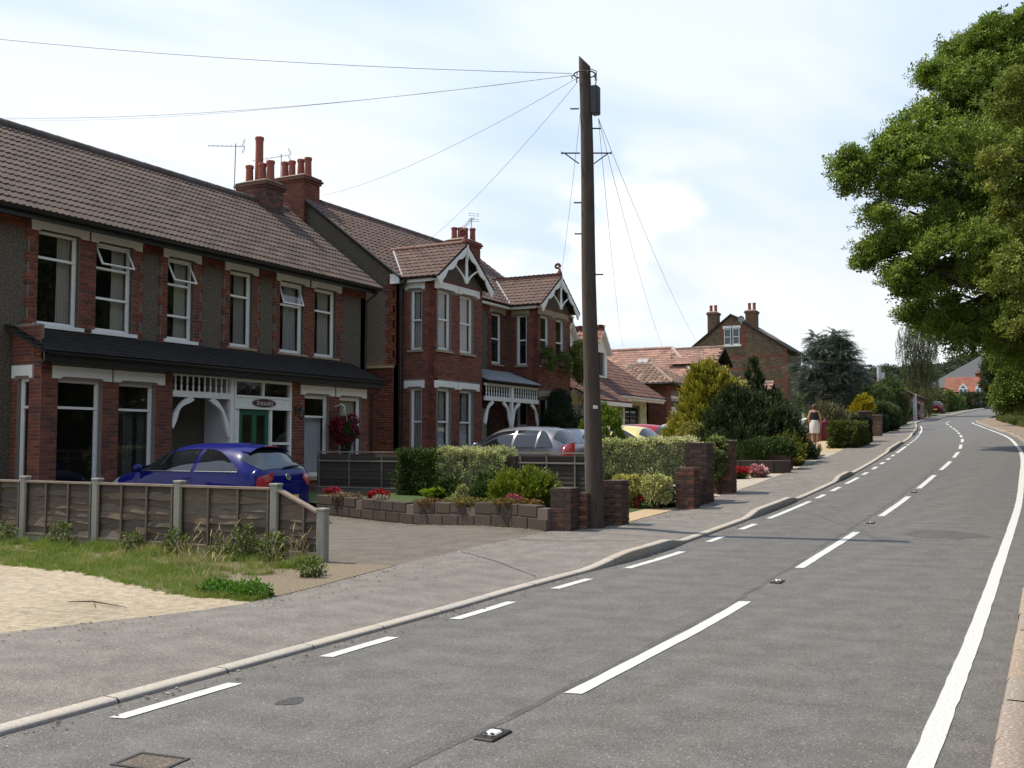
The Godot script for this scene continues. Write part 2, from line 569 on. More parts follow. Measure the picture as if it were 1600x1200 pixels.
func make_ground() -> void:
	var nz := FastNoiseLite.new()
	nz.seed = 3
	nz.frequency = 0.35
	nz.fractal_octaves = 3
	var nz2 := FastNoiseLite.new()
	nz2.seed = 8
	nz2.frequency = 1.3
	# land
	var g := MB.new()
	var xs := []
	var x := -260.0
	while x < 260.0:
		xs.append(x)
		x += 1.0 if absf(x + 9.0) < 14.0 else (3.0 if absf(x + 8) < 40.0 else 20.0)
	var zs := []
	var s := -70.0
	while s < 700.0:
		zs.append(s)
		s += 1.0 if s < 60.0 and s > -5 else (3.0 if s < 170.0 else 20.0)
	g.grid(func(a: float, b: float) -> Vector3:
		var xx: float = xs[int(round(a * (xs.size() - 1)))]
		var sv: float = zs[int(round(b * (zs.size() - 1)))]
		var h := H(xx, sv)
		var off := xx - cx(sv)
		h -= 0.12 * smoothstep(55.0, 70.0, sv) * (1.0 - smoothstep(6.0, 9.0, absf(off)))
		h -= 0.03
		h += smoothstep(200.0, 420.0, sv) * 6.0
		return W(xx, h, sv), xs.size() - 1, zs.size() - 1)
	struct("ground", g, M.grassland)
	# carriageway
	var tone := func(xx: float, sv: float) -> Color:
		var o := xx - cx(sv)
		var k := 1.0 + 0.15 * nz.get_noise_2d(xx * 1.2, sv * 0.12) + 0.12 * nz2.get_noise_2d(xx * 2.4, sv * 0.05) + 0.05 * nz2.get_noise_2d(xx * 1.2 + 40, sv * 1.1)
		var br := nz.get_noise_2d(xx * 1.4 + 50, sv * 0.1)
		return Color(k * (1.0 + 0.08 * br), k, k * (1.0 - 0.09 * br))
	var flat := func(_x: float, _s: float, _a: float) -> float: return 0.0
	var road := MB.new()
	for seg in [[-8.0, 62.0, 0.5, 24], [62.0, 290.0, 2.0, 12]]:
		road.add(strip(func(q: float) -> float: return kl(q) + 0.004, func(q: float) -> float: return er(q) + 0.30, seg[0], seg[1], seg[2], seg[3], flat, tone), Transform3D())
	var rd := struct("road", road, M.asphalt)
	# tarred joint along the middle of the road
	for d in [[-4.0, 13.2, -.1], [13.8, 30.0, -.16]]:
		var jm := MB.new()
		var ja: float = d[0]
		var jb: float = d[1]
		var jo: float = d[2]
		jm.grid(func(p: float, q: float) -> Vector3:
			var sv := lerpf(ja, jb, q)
			var xx := cx(sv) + jo + 0.05 * nz2.get_noise_1d(sv * 0.7) + (p - 0.5) * (0.05 + 0.03 * nz2.get_noise_1d(sv * 4.0 + 9.0))
			return W(xx, H(xx, sv) + 0.002, sv), 1, 90, func(_p: float, q: float) -> Color:
				var k := 0.7 + 0.2 * nz2.get_noise_1d(q * 60.0)
				return Color(k, k, k * 1.03))
		part(rd, "tarred_joint", jm, M.asphalt)
	# painted markings, thin sheets on the road
	var mk := func(called: String, x0f: Callable, wd: float, a: float, b: float) -> void:
		var m := MB.new()
		var n := maxi(2, int((b - a) / 0.2))
		var skew := wd * 0.25
		m.grid(func(p: float, q: float) -> Vector3:
			var sv := lerpf(a, b, q) + (p - 0.5) * skew
			var jx := 0.009 * nz2.get_noise_2d(sv * 5.0, p * 30.0 + x0f.call(0.0))
			var xx: float = x0f.call(sv) + (p - 0.5) * wd + jx
			return W(xx, H(xx, sv) + 0.005, sv), 2, mini(n, 400))
		part(rd, called, m, M.white_line)
	for d in [[-0.6, 3.3], [5.88, 9.9], [12.28, 16.25], [18.74, 22.6], [24.4, 27.9], [29.5, 32.9], [34.8, 38.0], [40.2, 43.6], [46.0, 49.6], [52, 55.5], [58, 61.5], [64, 67.5], [70, 73.5], [76, 79.5], [82, 85.5], [88, 92], [96, 100]]:
		mk.call("centre_dash", cx, 0.11, d[0], d[1])
	var dl := func(q: float) -> float: return kl(q) + 0.26
	for d in [[2.3, 3.2], [4.16, 5.11], [6.04, 6.9], [7.85, 8.93], [9.84, 10.6], [11.5, 13.15], [14.3, 15.0], [16.0, 16.85], [17.75, 21.1], [21.75, 22.6], [23.4, 24.4], [25.2, 26.9], [27.7, 28.5], [29.5, 30.4], [31.4, 32.3], [33.4, 34.3], [35.3, 36.2], [37.2, 42.0], [43, 44], [45, 46], [47, 48], [49, 50], [51, 52], [53, 54], [55, 56]]:
		mk.call("edge_dash", dl, 0.1, d[0], d[1])
	mk.call("edge_line", dl, 0.1, 57.0, 80.0)
	mk.call("edge_line", er, 0.115, -7.0, 70.0)
	mk.call("edge_line", er, 0.115, 71.0, 91.0)
	# pavement on the house side
	var ph := func(_x: float, q: float, a: float) -> float: return lerpf(0.085, interp(KH, q), smoothstep(0.35, 1.0, a))
	var ptone := func(xx: float, sv: float) -> Color:
		var k := 1.0 + 0.09 * nz.get_noise_2d(xx * 1.5, sv) + 0.06 * nz2.get_noise_2d(xx, sv)
		return Color(k, k * 0.995, k * 0.985)
	var pv := MB.new()
	for seg in [[-8.0, 62.0, 0.4, 12], [62.0, 280.0, 2.0, 6]]:
		pv.add(strip(func(q: float) -> float: return interp(PIN, q) - 0.02 + 0.035 * nz2.get_noise_1d(q * 3.0), func(q: float) -> float: return kl(q) - 0.128, seg[0], seg[1], seg[2], seg[3], ph, ptone), Transform3D())
	var pave := struct("pavement", pv, M.pavement_asphalt)
	# tarred seam of an old trench across the pavement
	for e in [[-6.8, 11.5, -5.15, 10.35], [-6.7, 12.9, -5.0, 13.15]]:
		var tm := MB.new()
		tm.grid(func(p: float, q: float) -> Vector3:
			var xx := lerpf(e[0], e[2], q)
			var sv := lerpf(e[1], e[3], q) + (p - 0.5) * (0.022 + 0.012 * nz2.get_noise_1d(q * 40.0)) + 0.02 * nz2.get_noise_1d(q * 8.0)
			var x0 := interp(PIN, sv) - 0.02
			var k := (xx - x0) / (kl(sv) - 0.128 - x0)
			return W(xx, H(xx, sv) + lerpf(0.085, interp(KH, sv), smoothstep(0.35, 1.0, k)) + 0.004, sv), 1, 40, func(_p: float, _q: float) -> Color: return Color(.4, .4, .4))
		part(pave, "tarred_seam", tm, M.pavement_asphalt)
	# kerb stones
	var kerb := Node3D.new()
	kerb.name = "kerb"
	add_child(kerb)
	tag(kerb, "", "", "", "structure")
	kerb.position = G(kl(3.0), 3.0)
	var r := RandomNumberGenerator.new()
	r.seed = 4
	var q := -2.0
	while q < 150.0:
		var len := 0.915 if q < 80.0 else 6.0
		var m := MB.new()
		var a := q + 0.005
		var b := q + len - 0.005
		var tint := jit(r, 1.0, 0.07)
		m.grid(func(p: float, t: float) -> Vector3:
			var sv := lerpf(a, b, t)
			var kh := interp(KH, sv)
			var xx := kl(sv)
			var prf := [[0.0, -0.1], [0.0, kh - 0.018], [-0.018, kh], [-0.125, kh], [-0.125, -0.1]]
			var e: Array = prf[int(round(p * 4))]
			return W(xx + e[0], H(xx, sv) + e[1], sv) - kerb.position, 4, 6, func(_p: float, _t: float) -> Color: return tint)
		part(kerb, "kerb_stone", m, M.kerb_concrete)
		q += len
	var kr := Node3D.new()
	kr.name = "kerb_far_side"
	add_child(kr)
	tag(kr, "", "", "", "structure")
	kr.position = G(er(6.0) + .35, 6.0)
	q = -2.0
	while q < 100.0:
		var len := 0.6 + 0.4 * r.randf() if q < 60.0 else 5.0
		var m := MB.new()
		var a := q + 0.006
		var b := q + len - 0.006
		var tint := jit(r, 1.0, 0.1)
		var lift := r.randf_range(-0.008, 0.008)
		m.grid(func(p: float, t: float) -> Vector3:
			var sv := lerpf(a, b, t)
			var xx := er(sv) + 0.3 + lift
			var prf := [[0.0, -0.1], [0.004, 0.07], [0.03, 0.1 + lift], [0.17, 0.1 + lift], [0.18, 0.02]]
			var e: Array = prf[int(round(p * 4))]
			return W(xx + e[0], H(xx, sv) + e[1], sv) - kr.position, 4, 6, func(_p: float, _t: float) -> Color: return tint)
		part(kr, "kerb_stone", m, M.kerb_old)
		q += len
	# footpath and bank beyond the far kerb
	struct("verge_path", strip(func(t: float) -> float: return er(t) + 0.475, func(t: float) -> float: return er(t) + 2.6, -8.0, 110.0, 0.5, 6, func(_x: float, _s: float, a: float) -> float: return 0.085 + 0.03 * a), M.path_red)
	# drives and yards behind the pavement
	var up := func(d: float) -> Callable: return func(_x: float, _s: float, _a: float) -> float: return d
	var inner := func(t: float) -> float: return interp(PIN, t) - 0.03
	struct("concrete_apron", strip(func(_t: float) -> float: return -30.0, func(t: float) -> float: return interp(PIN, t) + 0.03 + 0.12 * nz2.get_noise_1d(t * 2.0), -8.0, 9.0, 0.3, 30, up.call(0.075), func(xx: float, sv: float) -> Color:
		var k := 1.0 + 0.28 * nz.get_noise_2d(xx * 0.8, sv * 1.6) + 0.12 * nz2.get_noise_2d(xx, sv * 2.0)
		return Color(k, k * 0.99, k * 0.96)), M.concrete_tan)
	var wallx := func(t: float) -> float: return -6.78 - (t - 14.16) / .4436
	struct("driveway", strip(func(_t: float) -> float: return -17.25, func(t: float) -> float: return minf(interp(PIN, t) - 0.03, wallx.call(maxf(t, 14.1)) + .05), 10.1, 18.6, 0.4, 20, func(xx: float, _s: float, _a: float) -> float: return 0.082 - 0.03 * smoothstep(-8.0, -12.0, xx), ptone), M.drive_asphalt)
	struct("front_garden", strip(func(t: float) -> float: return maxf(-17.25, wallx.call(t) + .06), func(t: float) -> float: return interp(PIN, t) - 0.5, 14.45, 20.4, 0.4, 20, func(xx: float, _s: float, _a: float) -> float: return 0.1 + 0.17 * (1.0 - smoothstep(-8.2, -7.2, xx))), M.lawn)
	struct("garden_path", strip(func(_t: float) -> float: return -7.25, func(t: float) -> float: return interp(PIN, t) + 0.06, 15.35, 18.2, 0.3, 6, up.call(0.092)), M.gravel)
	struct("forecourt", strip(func(_t: float) -> float: return -16.6, inner, 21.0, 36.6, 0.5, 18, up.call(0.07)), M.paving)
	struct("bungalow_forecourt", strip(func(_t: float) -> float: return -17.0, inner, 36.7, 58.0, 0.5, 16, up.call(0.07)), M.gravel)

# ---------------------------------------------------------------- building kit
class Fr:   # a wall plane: u along, v up, d outwards
	var o: Vector3
	var u: Vector3
	var n: Vector3
	var up := Vector3.UP
	func _init(oo: Vector3, uu: Vector3, nn: Vector3, vv := Vector3.UP) -> void:
		o = oo; u = uu; n = nn; up = vv
	func p(a: float, b: float, d := 0.0) -> Vector3:
		return o + u * a + up * b + n * d
	func basis() -> Basis:
		return Basis(u, up, n)
	func box(mb: MB, u0: float, u1: float, v0: float, v1: float, d0: float, d1: float, col := Color.WHITE) -> void:
		mb.box(p((u0 + u1) * 0.5, (v0 + v1) * 0.5, (d0 + d1) * 0.5), Vector3(absf(u1 - u0), absf(v1 - v0), absf(d1 - d0)), col, basis())

# facing the road (+x): u is s
func fx(t: Node3D, x: float) -> Fr:
	return Fr.new(W(x, 0, 0) - t.position, Vector3(0, 0, -1), Vector3(1, 0, 0))
# facing back down the street (towards -s): u is x
func fs(t: Node3D, s: float) -> Fr:
	return Fr.new(W(0, 0, s) - t.position, Vector3(1, 0, 0), Vector3(0, 0, 1))
func fsb(t: Node3D, s: float) -> Fr:
	return Fr.new(W(0, 0, s) - t.position, Vector3(1, 0, 0), Vector3(0, 0, -1))

# wall of thickness th with rectangular openings
func wall_holes(mb: MB, f: Fr, u0: float, u1: float, v0: float, v1: float, holes: Array, th := 0.25, col := Color.WHITE) -> void:
	var us := [u0, u1]
	var vs := [v0, v1]
	for h: Rect2 in holes:
		us.append_array([h.position.x, h.end.x])
		vs.append_array([h.position.y, h.end.y])
	us.sort()
	vs.sort()
	for i in us.size() - 1:
		for j in vs.size() - 1:
			var a: float = us[i]
			var b: float = us[i + 1]
			var c: float = vs[j]
			var d: float = vs[j + 1]
			if b - a < 0.001 or d - c < 0.001: continue
			var mid := Vector2((a + b) / 2, (c + d) / 2)
			var open := false
			for h: Rect2 in holes:
				if h.has_point(mid): open = true
			if open: continue
			mb.quad(f.p(a, d), f.p(b, d), f.p(b, c), f.p(a, c), col)
			mb.quad(f.p(b, d, -th), f.p(a, d, -th), f.p(a, c, -th), f.p(b, c, -th), col)
	for h: Rect2 in holes:
		var a := h.position
		var b := h.end
		mb.quad(f.p(a.x, a.y), f.p(a.x, b.y), f.p(a.x, b.y, -th), f.p(a.x, a.y, -th), col)
		mb.quad(f.p(b.x, a.y), f.p(b.x, b.y), f.p(b.x, b.y, -th), f.p(b.x, a.y, -th), col)
		mb.quad(f.p(a.x, a.y), f.p(b.x, a.y), f.p(b.x, a.y, -th), f.p(a.x, a.y, -th), col)
		mb.quad(f.p(a.x, b.y), f.p(b.x, b.y), f.p(b.x, b.y, -th), f.p(a.x, b.y, -th), col)
	mb.quad(f.p(u0, v0), f.p(u0, v1), f.p(u0, v1, -th), f.p(u0, v0, -th), col)
	mb.quad(f.p(u1, v0), f.p(u1, v1), f.p(u1, v1, -th), f.p(u1, v0, -th), col)
	mb.quad(f.p(u0, v1), f.p(u1, v1), f.p(u1, v1, -th), f.p(u0, v1, -th), col)

func brick_col(r: RandomNumberGenerator, pal: Array) -> Color:
	var k: Color = pal[r.randi() % pal.size()]
	var j := r.randf_range(0.8, 1.2)
	return Color(k.r * j / 0.62, k.g * j / 0.62, k.b * j / 0.62)

const RED_BRICK := [Color(.2, .055, .03), Color(.175, .049, .027), Color(.22, .062, .034), Color(.15, .043, .026), Color(.19, .058, .035), Color(.11, .04, .029)]
const DARK_BRICK := [Color(.16, .06, .038), Color(.11, .053, .038), Color(.21, .072, .04), Color(.085, .045, .036), Color(.14, .064, .045)]
const CHIM_BRICK := [Color(.12, .05, .035), Color(.08, .042, .034), Color(.16, .06, .04), Color(.06, .037, .032)]
const PIER_BRICK := [Color(.085, .05, .037), Color(.068, .042, .033), Color(.115, .056, .037), Color(.055, .038, .032)]

# courses of single bricks standing proud of the mortar; holes are left open; tooth makes ragged quoin edges
func bricks(mb: MB, f: Fr, u0: float, u1: float, v0: float, v1: float, holes: Array, r: RandomNumberGenerator, pal: Array, proud := 0.009, tooth := 0.0) -> void:
	var ch := 0.075
	var n := int(floor((v1 - v0) / ch))
	var hh := (v1 - v0) / maxf(n, 1)
	for j in n:
		var a := v0 + j * hh + 0.005
		var b := v0 + (j + 1) * hh - 0.005
		var lo := u0
		var hi := u1
		if tooth > 0.0:
			var t := tooth if (j / 3) % 2 == 0 else -tooth
			lo -= t
			hi += t
		var spans := [[lo, hi]]
		for h: Rect2 in holes:
			if b <= h.position.y + 0.01 or a >= h.end.y - 0.01: continue
			var nx := []
			for sp in spans:
				if h.end.x <= sp[0] or h.position.x >= sp[1]:
					nx.append(sp)
					continue
				if h.position.x > sp[0]: nx.append([sp[0], h.position.x])
				if h.end.x < sp[1]: nx.append([h.end.x, sp[1]])
			spans = nx
		for sp in spans:
			var x: float = sp[0] - (0.1125 if j % 2 else 0.0)
			if (j % 2) == 1: x = sp[0] - 0.1125
			while x < sp[1] - 0.02:
				var p := maxf(x, sp[0]) + 0.005
				var q := minf(x + 0.225, sp[1]) - 0.005
				x += 0.225
				if q - p < 0.02: continue
				one_brick(mb, f, p, q, a, b, proud + r.randf_range(-0.002, 0.002), brick_col(r, pal))

func one_brick(mb: MB, f: Fr, p: float, q: float, a: float, b: float, d: float, k: Color) -> void:
	var e := 0.004
	var A := f.p(p + e, a + e, d)
	var B := f.p(q - e, a + e, d)
	var C := f.p(q - e, b - e, d)
	var D := f.p(p + e, b - e, d)
	mb.quad(D, C, B, A, k)
	mb.quad(C, D, f.p(p, b), f.p(q, b), k)
	mb.quad(A, B, f.p(q, a), f.p(p, a), k)
	mb.quad(D, A, f.p(p, a), f.p(p, b), k)
	mb.quad(B, C, f.p(q, b), f.p(q, a), k)

# sash or casement window in an opening: frame part with panes, curtains as sub-parts
# bars: heights (fractions) of horizontal bars; open_top: angle that the top light hangs open
func window(t: Node3D, f: Fr, u0: float, u1: float, v0: float, v1: float, o := {}) -> MeshInstance3D:
	var rec: float = o.get("rec", 0.09)
	var fw: float = o.get("fw", 0.055)
	var bars: Array = o.get("bars", [0.5])
	var mb := MB.new()
	var col: Color = o.get("col", Color.WHITE)
	f.box(mb, u0, u0 + fw, v0, v1, -rec - 0.06, -rec, col)
	f.box(mb, u1 - fw, u1, v0, v1, -rec - 0.06, -rec, col)
	f.box(mb, u0 + fw, u1 - fw, v1 - fw, v1, -rec - 0.06, -rec, col)
	f.box(mb, u0 + fw, u1 - fw, v0, v0 + fw * 1.4, -rec - 0.06, -rec, col)
	var ys := [v0 + fw * 1.4]
	for k in bars:
		var y := lerpf(v0, v1, k)
		f.box(mb, u0 + fw, u1 - fw, y - 0.025, y + 0.025, -rec - 0.055, -rec + 0.012, col)
		ys.append(y)
	ys.append(v1 - fw)
	if o.has("mull"):
		for k in o.mull:
			var x := lerpf(u0, u1, k)
			f.box(mb, x - 0.025, x + 0.025, v0 + fw, v1 - fw, -rec - 0.05, -rec + 0.004, col)
	# glazing beads inside each light
	for i in ys.size() - 1:
		var a: float = ys[i] + 0.02
		var b: float = ys[i + 1] - 0.02
		if o.get("open_top", 0.0) > 0.0 and i == ys.size() - 2: continue
		for e in [[u0 + fw, u0 + fw + 0.025], [u1 - fw - 0.025, u1 - fw]]:
			f.box(mb, e[0], e[1], a, b, -rec - 0.045, -rec - 0.012, col)
	var w := part(t, o.get("called", "window"), mb, o.get("mat", M.white_paint))
	for i in ys.size() - 1:
		var a: float = ys[i]
		var b: float = ys[i + 1]
		var g := MB.new()
		if o.get("open_top", 0.0) > 0.0 and i == ys.size() - 2:
			var an: float = o.open_top
			var f2 := Fr.new(f.p(0, b, -rec + 0.01), f.u, (f.n * cos(an) + Vector3.UP * sin(an)).normalized(), (Vector3.UP * cos(an) - f.n * sin(an)).normalized())
			var ht := a - b
			var fr := MB.new()
			f2.box(fr, u0 + fw, u0 + fw + 0.035, ht, 0, -0.03, 0.0, col)
			f2.box(fr, u1 - fw - 0.035, u1 - fw, ht, 0, -0.03, 0.0, col)
			f2.box(fr, u0 + fw + .035, u1 - fw - .035, -0.035, 0, -0.03, 0.0, col)
			f2.box(fr, u0 + fw + .035, u1 - fw - .035, ht, ht + 0.035, -0.03, 0.0, col)
			part(w, "top_light", fr, o.get("mat", M.white_paint))
			g.quad(f2.p(u0 + fw, 0, -0.015), f2.p(u1 - fw, 0, -0.015), f2.p(u1 - fw, ht, -0.015), f2.p(u0 + fw, ht, -0.015))
		else:
			g.quad(f.p(u0 + fw, b, -rec - 0.03), f.p(u1 - fw, b, -rec - 0.03), f.p(u1 - fw, a, -rec - 0.03), f.p(u0 + fw, a, -rec - 0.03))
		part(w, "pane", g, M.glass)
	for cu in o.get("curtains", []):   # [from fraction, to fraction, bottom, top, grey, pleats]
		var cm := MB.new()
		var x0 := lerpf(u0, u1, cu[0])
		var x1 := lerpf(u0, u1, cu[1])
		var y0 := lerpf(v0, v1, cu[2])
		var y1 := lerpf(v0, v1, cu[3])
		var kc: Color = cu[4]
		var fq: float = cu[5]
		cm.grid(func(a: float, b: float) -> Vector3:
			return f.p(lerpf(x0, x1, a), lerpf(y0, y1, b), -rec - 0.14 + 0.022 * sin(a * fq * TAU + 0.8 * sin(b * 2.0 + a * 9.0)) * (1.2 - 0.5 * b)), int(fq * 6), 5, func(_a: float, _b: float) -> Color: return kc)
		part(w, "curtain", cm, M.curtain)
	return w

func lintel(t: Node3D, f: Fr, u0: float, u1: float, v0: float, v1: float, m: Material) -> void:
	var mb := MB.new()
	var c := (u1 - u0) * 0.17
	var pts := PackedVector2Array([Vector2(u0 + .008, v0), Vector2(u0 + c * .75, v0), Vector2(u0 + c, v0 + .045), Vector2(u1 - c, v0 + .045), Vector2(u1 - c * .75, v0), Vector2(u1 - .008, v0), Vector2(u1 - .008, v1), Vector2(u0 + .008, v1)])
	mb.prism(pts, f.p(0, 0, -0.12), f.u, f.up, f.n * 0.155)
	part(t, "lintel", mb, m)

func sill(t: Node3D, f: Fr, u0: float, u1: float, v: float, m: Material, h := 0.08, out := 0.07) -> void:
	var mb := MB.new()
	mb.prism(PackedVector2Array([Vector2(-0.12, 0), Vector2(out, 0), Vector2(out, -h), Vector2(-0.12, -h)]), f.p(u0, v), f.n, f.up, f.u * (u1 - u0))
	part(t, "sill", mb, m)

# interlocking tile: w wide, l long exposed; origin at its lower left, x across, y up the slope, z out
func tile_mesh(w: float, l: float, rolls: int, rise: float, th := 0.028) -> MB:
	var mb := MB.new()
	var n := rolls * 5
	var col := Color.WHITE
	var hgt := func(x: float) -> float:
		var k := fposmod(x * rolls, 1.0)
		return rise * pow(maxf(0.0, sin(PI * clampf((k - 0.42) / 0.58, 0, 1))), 0.8)
	for i in n:
		var a := float(i) / n
		var b := float(i + 1) / n
		var za: float = hgt.call(a)
		var zb: float = hgt.call(b)
		mb.quad(Vector3(a * w, l + 0.02, za + 0.004), Vector3(b * w, l + 0.02, zb + 0.004), Vector3(b * w, 0, zb + th), Vector3(a * w, 0, za + th), col)
		mb.quad(Vector3(a * w, 0, za + th), Vector3(b * w, 0, zb + th), Vector3(b * w, 0, 0), Vector3(a * w, 0, 0), col)
	return mb

# covers a roof slope (f: u along the eave, up = up the slope, n = out) with tiles; the first `single` ones are parts of their own
func tiles(parent: Node3D, f: Fr, width: float, slope: float, tw: float, tl: float, rolls: int, rise: float, pal: Array, single: int, keep = null, called := "roof_tile") -> void:
	var base := tile_mesh(tw, tl, rolls, rise)
	var variants := []
	for k in 4:
		var b2 := tile_mesh(tw, tl, rolls, rise)
		for i in b2.c.size():
			var q: Color = pal[k % pal.size()]
			b2.c[i] = Color(q.r / .62, q.g / .62, q.b / .62)
		variants.append(b2.mesh())
	var nu := int(ceil(width / tw))
	var nv := int(ceil(slope / tl))
	var all := MB.new()
	var bs := f.basis()
	var cnt := 0
	for i in nu:
		for j in nv:
			var a := i * tw
			var b := j * tl
			if keep != null and not keep.call(a + tw * 0.5, b + tl * 0.5): continue
			var t := Transform3D(bs * Basis(Vector3(0, 0, 1), rng.randf_range(-0.006, 0.006)), f.p(a, b, rng.randf_range(0.0, 0.005)))
			if cnt < single:
				inst(parent, called, variants[rng.randi() % 4], M.tile, t)
				cnt += 1
			else:
				var q := brick_col(rng, pal)
				for m in base.c.size(): base.c[m] = q
				all.add(base, t)
	if all.v.size():
		part(parent, called + "s" if single == 0 else "further_tiles", all, M.tile, "stuff")

const BROWN_TILE := [Color(.11, .072, .056), Color(.09, .06, .049), Color(.125, .081, .061), Color(.1, .069, .057)]
const RED_TILE := [Color(.135, .081, .063), Color(.118, .07, .056), Color(.155, .09, .068), Color(.127, .08, .066)]
const PINK_TILE := [Color(.33, .18, .135), Color(.3, .165, .13), Color(.36, .2, .15), Color(.31, .175, .14)]

func chimney(t: Node3D, x0: float, x1: float, s0: float, s1: float, y0: float, y1: float, pots: Array, r: RandomNumberGenerator, pal := CHIM_BRICK) -> void:
	var mb := MB.new()
	var o := -t.position
	mb.bb(W(x0, y0, s0) + o, W(x1, y1 - .25, s1) + o)
	var st := part(t, "chimney", mb, M.mortar_dark)
	var bm := MB.new()
	bricks(bm, fs(t, s0), x0, x1, y0, y1 - .25, [], r, pal)
	bricks(bm, fsb(t, s1), x0, x1, y0, y1 - .25, [], r, pal)
	bricks(bm, fx(t, x1), s0, s1, y0, y1 - .25, [], r, pal)
	bricks(bm, Fr.new(W(x0, 0, 0) + o, Vector3(0, 0, -1), Vector3(-1, 0, 0)), s0, s1, y0, y1 - .25, [], r, pal)
	# oversailing courses
	for k in [[0.045, .25, .175], [0.09, .175, .1], [0.05, .1, .03]]:
		var q: float = k[0]
		bm.bb(W(x0 - q, y1 - k[1] + .004, s0 - q) + o, W(x1 + q, y1 - k[2] - .004, s1 + q) + o, brick_col(r, pal))
	part(st, "bricks", bm, M.brick, "stuff")
	var fl := MB.new()
	var a := [W(x0 - .04, y1 - .034, s0 - .04) + o, W(x1 + .04, y1 - .034, s0 - .04) + o, W(x1 + .04, y1 - .034, s1 + .04) + o, W(x0 - .04, y1 - .034, s1 + .04) + o]
	var b := [W(x0 + .15, y1 + .06, s0 + .15) + o, W(x1 - .15, y1 + .06, s0 + .15) + o, W(x1 - .15, y1 + .06, s1 - .15) + o, W(x0 + .15, y1 + .06, s1 - .15) + o]
	for i in 4: fl.quad(b[i], b[(i + 1) % 4], a[(i + 1) % 4], a[i])
	fl.quad(b[0], b[1], b[2], b[3])
	part(st, "flaunching", fl, M.flaunch)
	for p in pots:   # x, s, height, radius
		var pm := MB.new()
		var h: float = p[2]
		var q: float = p[3]
		pm.lathe(W(p[0], y1 - .02, p[1]) + o, [[q * 1.05, 0], [q * 1.08, .04], [q, .07], [q * .92, h * .8], [q * .95, h - .1], [q * 1.08, h - .08], [q * 1.08, h - .02], [q * .98, h], [q * .72, h], [q * .7, h - .3]], 14, jit(r, 1.0, .12))
		part(st, "chimney_pot", pm, M.terracotta)

# thin tv aerial: mast, boom and cross rods
func aerial(label: String, base: Vector3, h: float, dir: Vector3, boom := 1.1, els := 8) -> void:
	var t := thing("tv_aerial", label, "aerial", base)
	var m := MB.new()
	m.line(Vector3(0, -0.3, 0), Vector3(0.04, h, 0), 0.016)
	part(t, "mast", m, M.metal_grey)
	var b := MB.new()
	var o := Vector3(0.04, h - 0.08, 0)
	b.line(o - dir * boom * 0.25, o + dir * boom * 0.75, 0.011)
	part(t, "boom", b, M.metal_grey)
	var side := dir.cross(Vector3.UP).normalized()
	var e := MB.new()
	for k in els:
		var c := o + dir * boom * (-0.12 + 0.86 * k / float(els - 1))
		e.line(c - side * 0.13, c + side * 0.13, 0.006, 5)
	var q := o - dir * boom * 0.22
	for k in [-1, 1]:
		e.line(q + Vector3.UP * 0.06 * k - side * 0.2, q + Vector3.UP * 0.17 * k - side * 0.2, 0.008, 5)
		e.line(q + Vector3.UP * 0.06 * k + side * 0.2, q + Vector3.UP * 0.17 * k + side * 0.2, 0.008, 5)
		e.line(q + Vector3.UP * 0.16 * k - side * 0.22, q + Vector3.UP * 0.16 * k + side * 0.22, 0.008, 5)
		e.line(q + Vector3.UP * 0.07 * k - side * 0.22, q + Vector3.UP * 0.07 * k + side * 0.22, 0.008, 5)
	part(t, "rods", e, M.metal_grey)

func roof_slab(t: Node3D, called: String, pts: Array, th: float, m: Material) -> MeshInstance3D:
	# pts: polygon of world points in order; slab hangs th below
	var mb := MB.new()
	var o := -t.position
	var n := pts.size()
	var nn: Vector3 = ((pts[1] - pts[0]) as Vector3).cross(pts[2] - pts[0]).normalized()
	if nn.y < 0: nn = -nn
	for i in range(1, n - 1):
		mb.tri(pts[0] + o, pts[i] + o, pts[i + 1] + o)
		mb.tri(pts[0] + o - nn * th, pts[i + 1] + o - nn * th, pts[i] + o - nn * th)
	for i in n:
		mb.quad(pts[i] + o, pts[(i + 1) % n] + o, pts[(i + 1) % n] + o - nn * th, pts[i] + o - nn * th)
	return part(t, called, mb, m)

func ridge_tiles(parent: Node3D, a: Vector3, b: Vector3, r := 0.12, col := Color(.2, .12, .1)) -> void:
	var n := maxi(1, int(a.distance_to(b) / 0.45))
	var mb := MB.new()
	for i in n:
		var p := a.lerp(b, (i + 0.01) / n)
		var q := a.lerp(b, (i + 0.99) / n)
		var k := col * rng.randf_range(0.85, 1.15) * 1.6
		mb.tube([p, q], [r, r * 0.95], 10, k)
	part(parent, "ridge_tiles", mb, M.tile, "stuff")

func gutter(t: Node3D, a: Vector3, b: Vector3, m: Material, r := 0.055) -> void:
	var mb := MB.new()
	var n := Vector3.UP.cross(b - a).normalized()
	var prev := []
	for i in 9:
		var an := PI + PI * i / 8.0
		prev.append(n * cos(an) * r + Vector3.UP * sin(an) * r)
	for i in 8:
		mb.quad(a + prev[i], b + prev[i], b + prev[i + 1], a + prev[i + 1])
	mb.quad(a + prev[0] + Vector3.UP * .004, b + prev[0] + Vector3.UP * .004, b + prev[8] + Vector3.DOWN * .01, a + prev[8] + Vector3.DOWN * .01)
	part(t, "gutter", mb, m)

func spindle_profile(h: float, r: float) -> Array:
	return [[r, 0], [r, h * .08], [r * .6, h * .11], [r * .9, h * .2], [r * 1.05, h * .32], [r * .7, h * .44], [r * .5, h * .5], [r * .7, h * .56], [r * 1.0, h * .68], [r * .85, h * .8], [r * .6, h * .89], [r, h * .92], [r, h]]

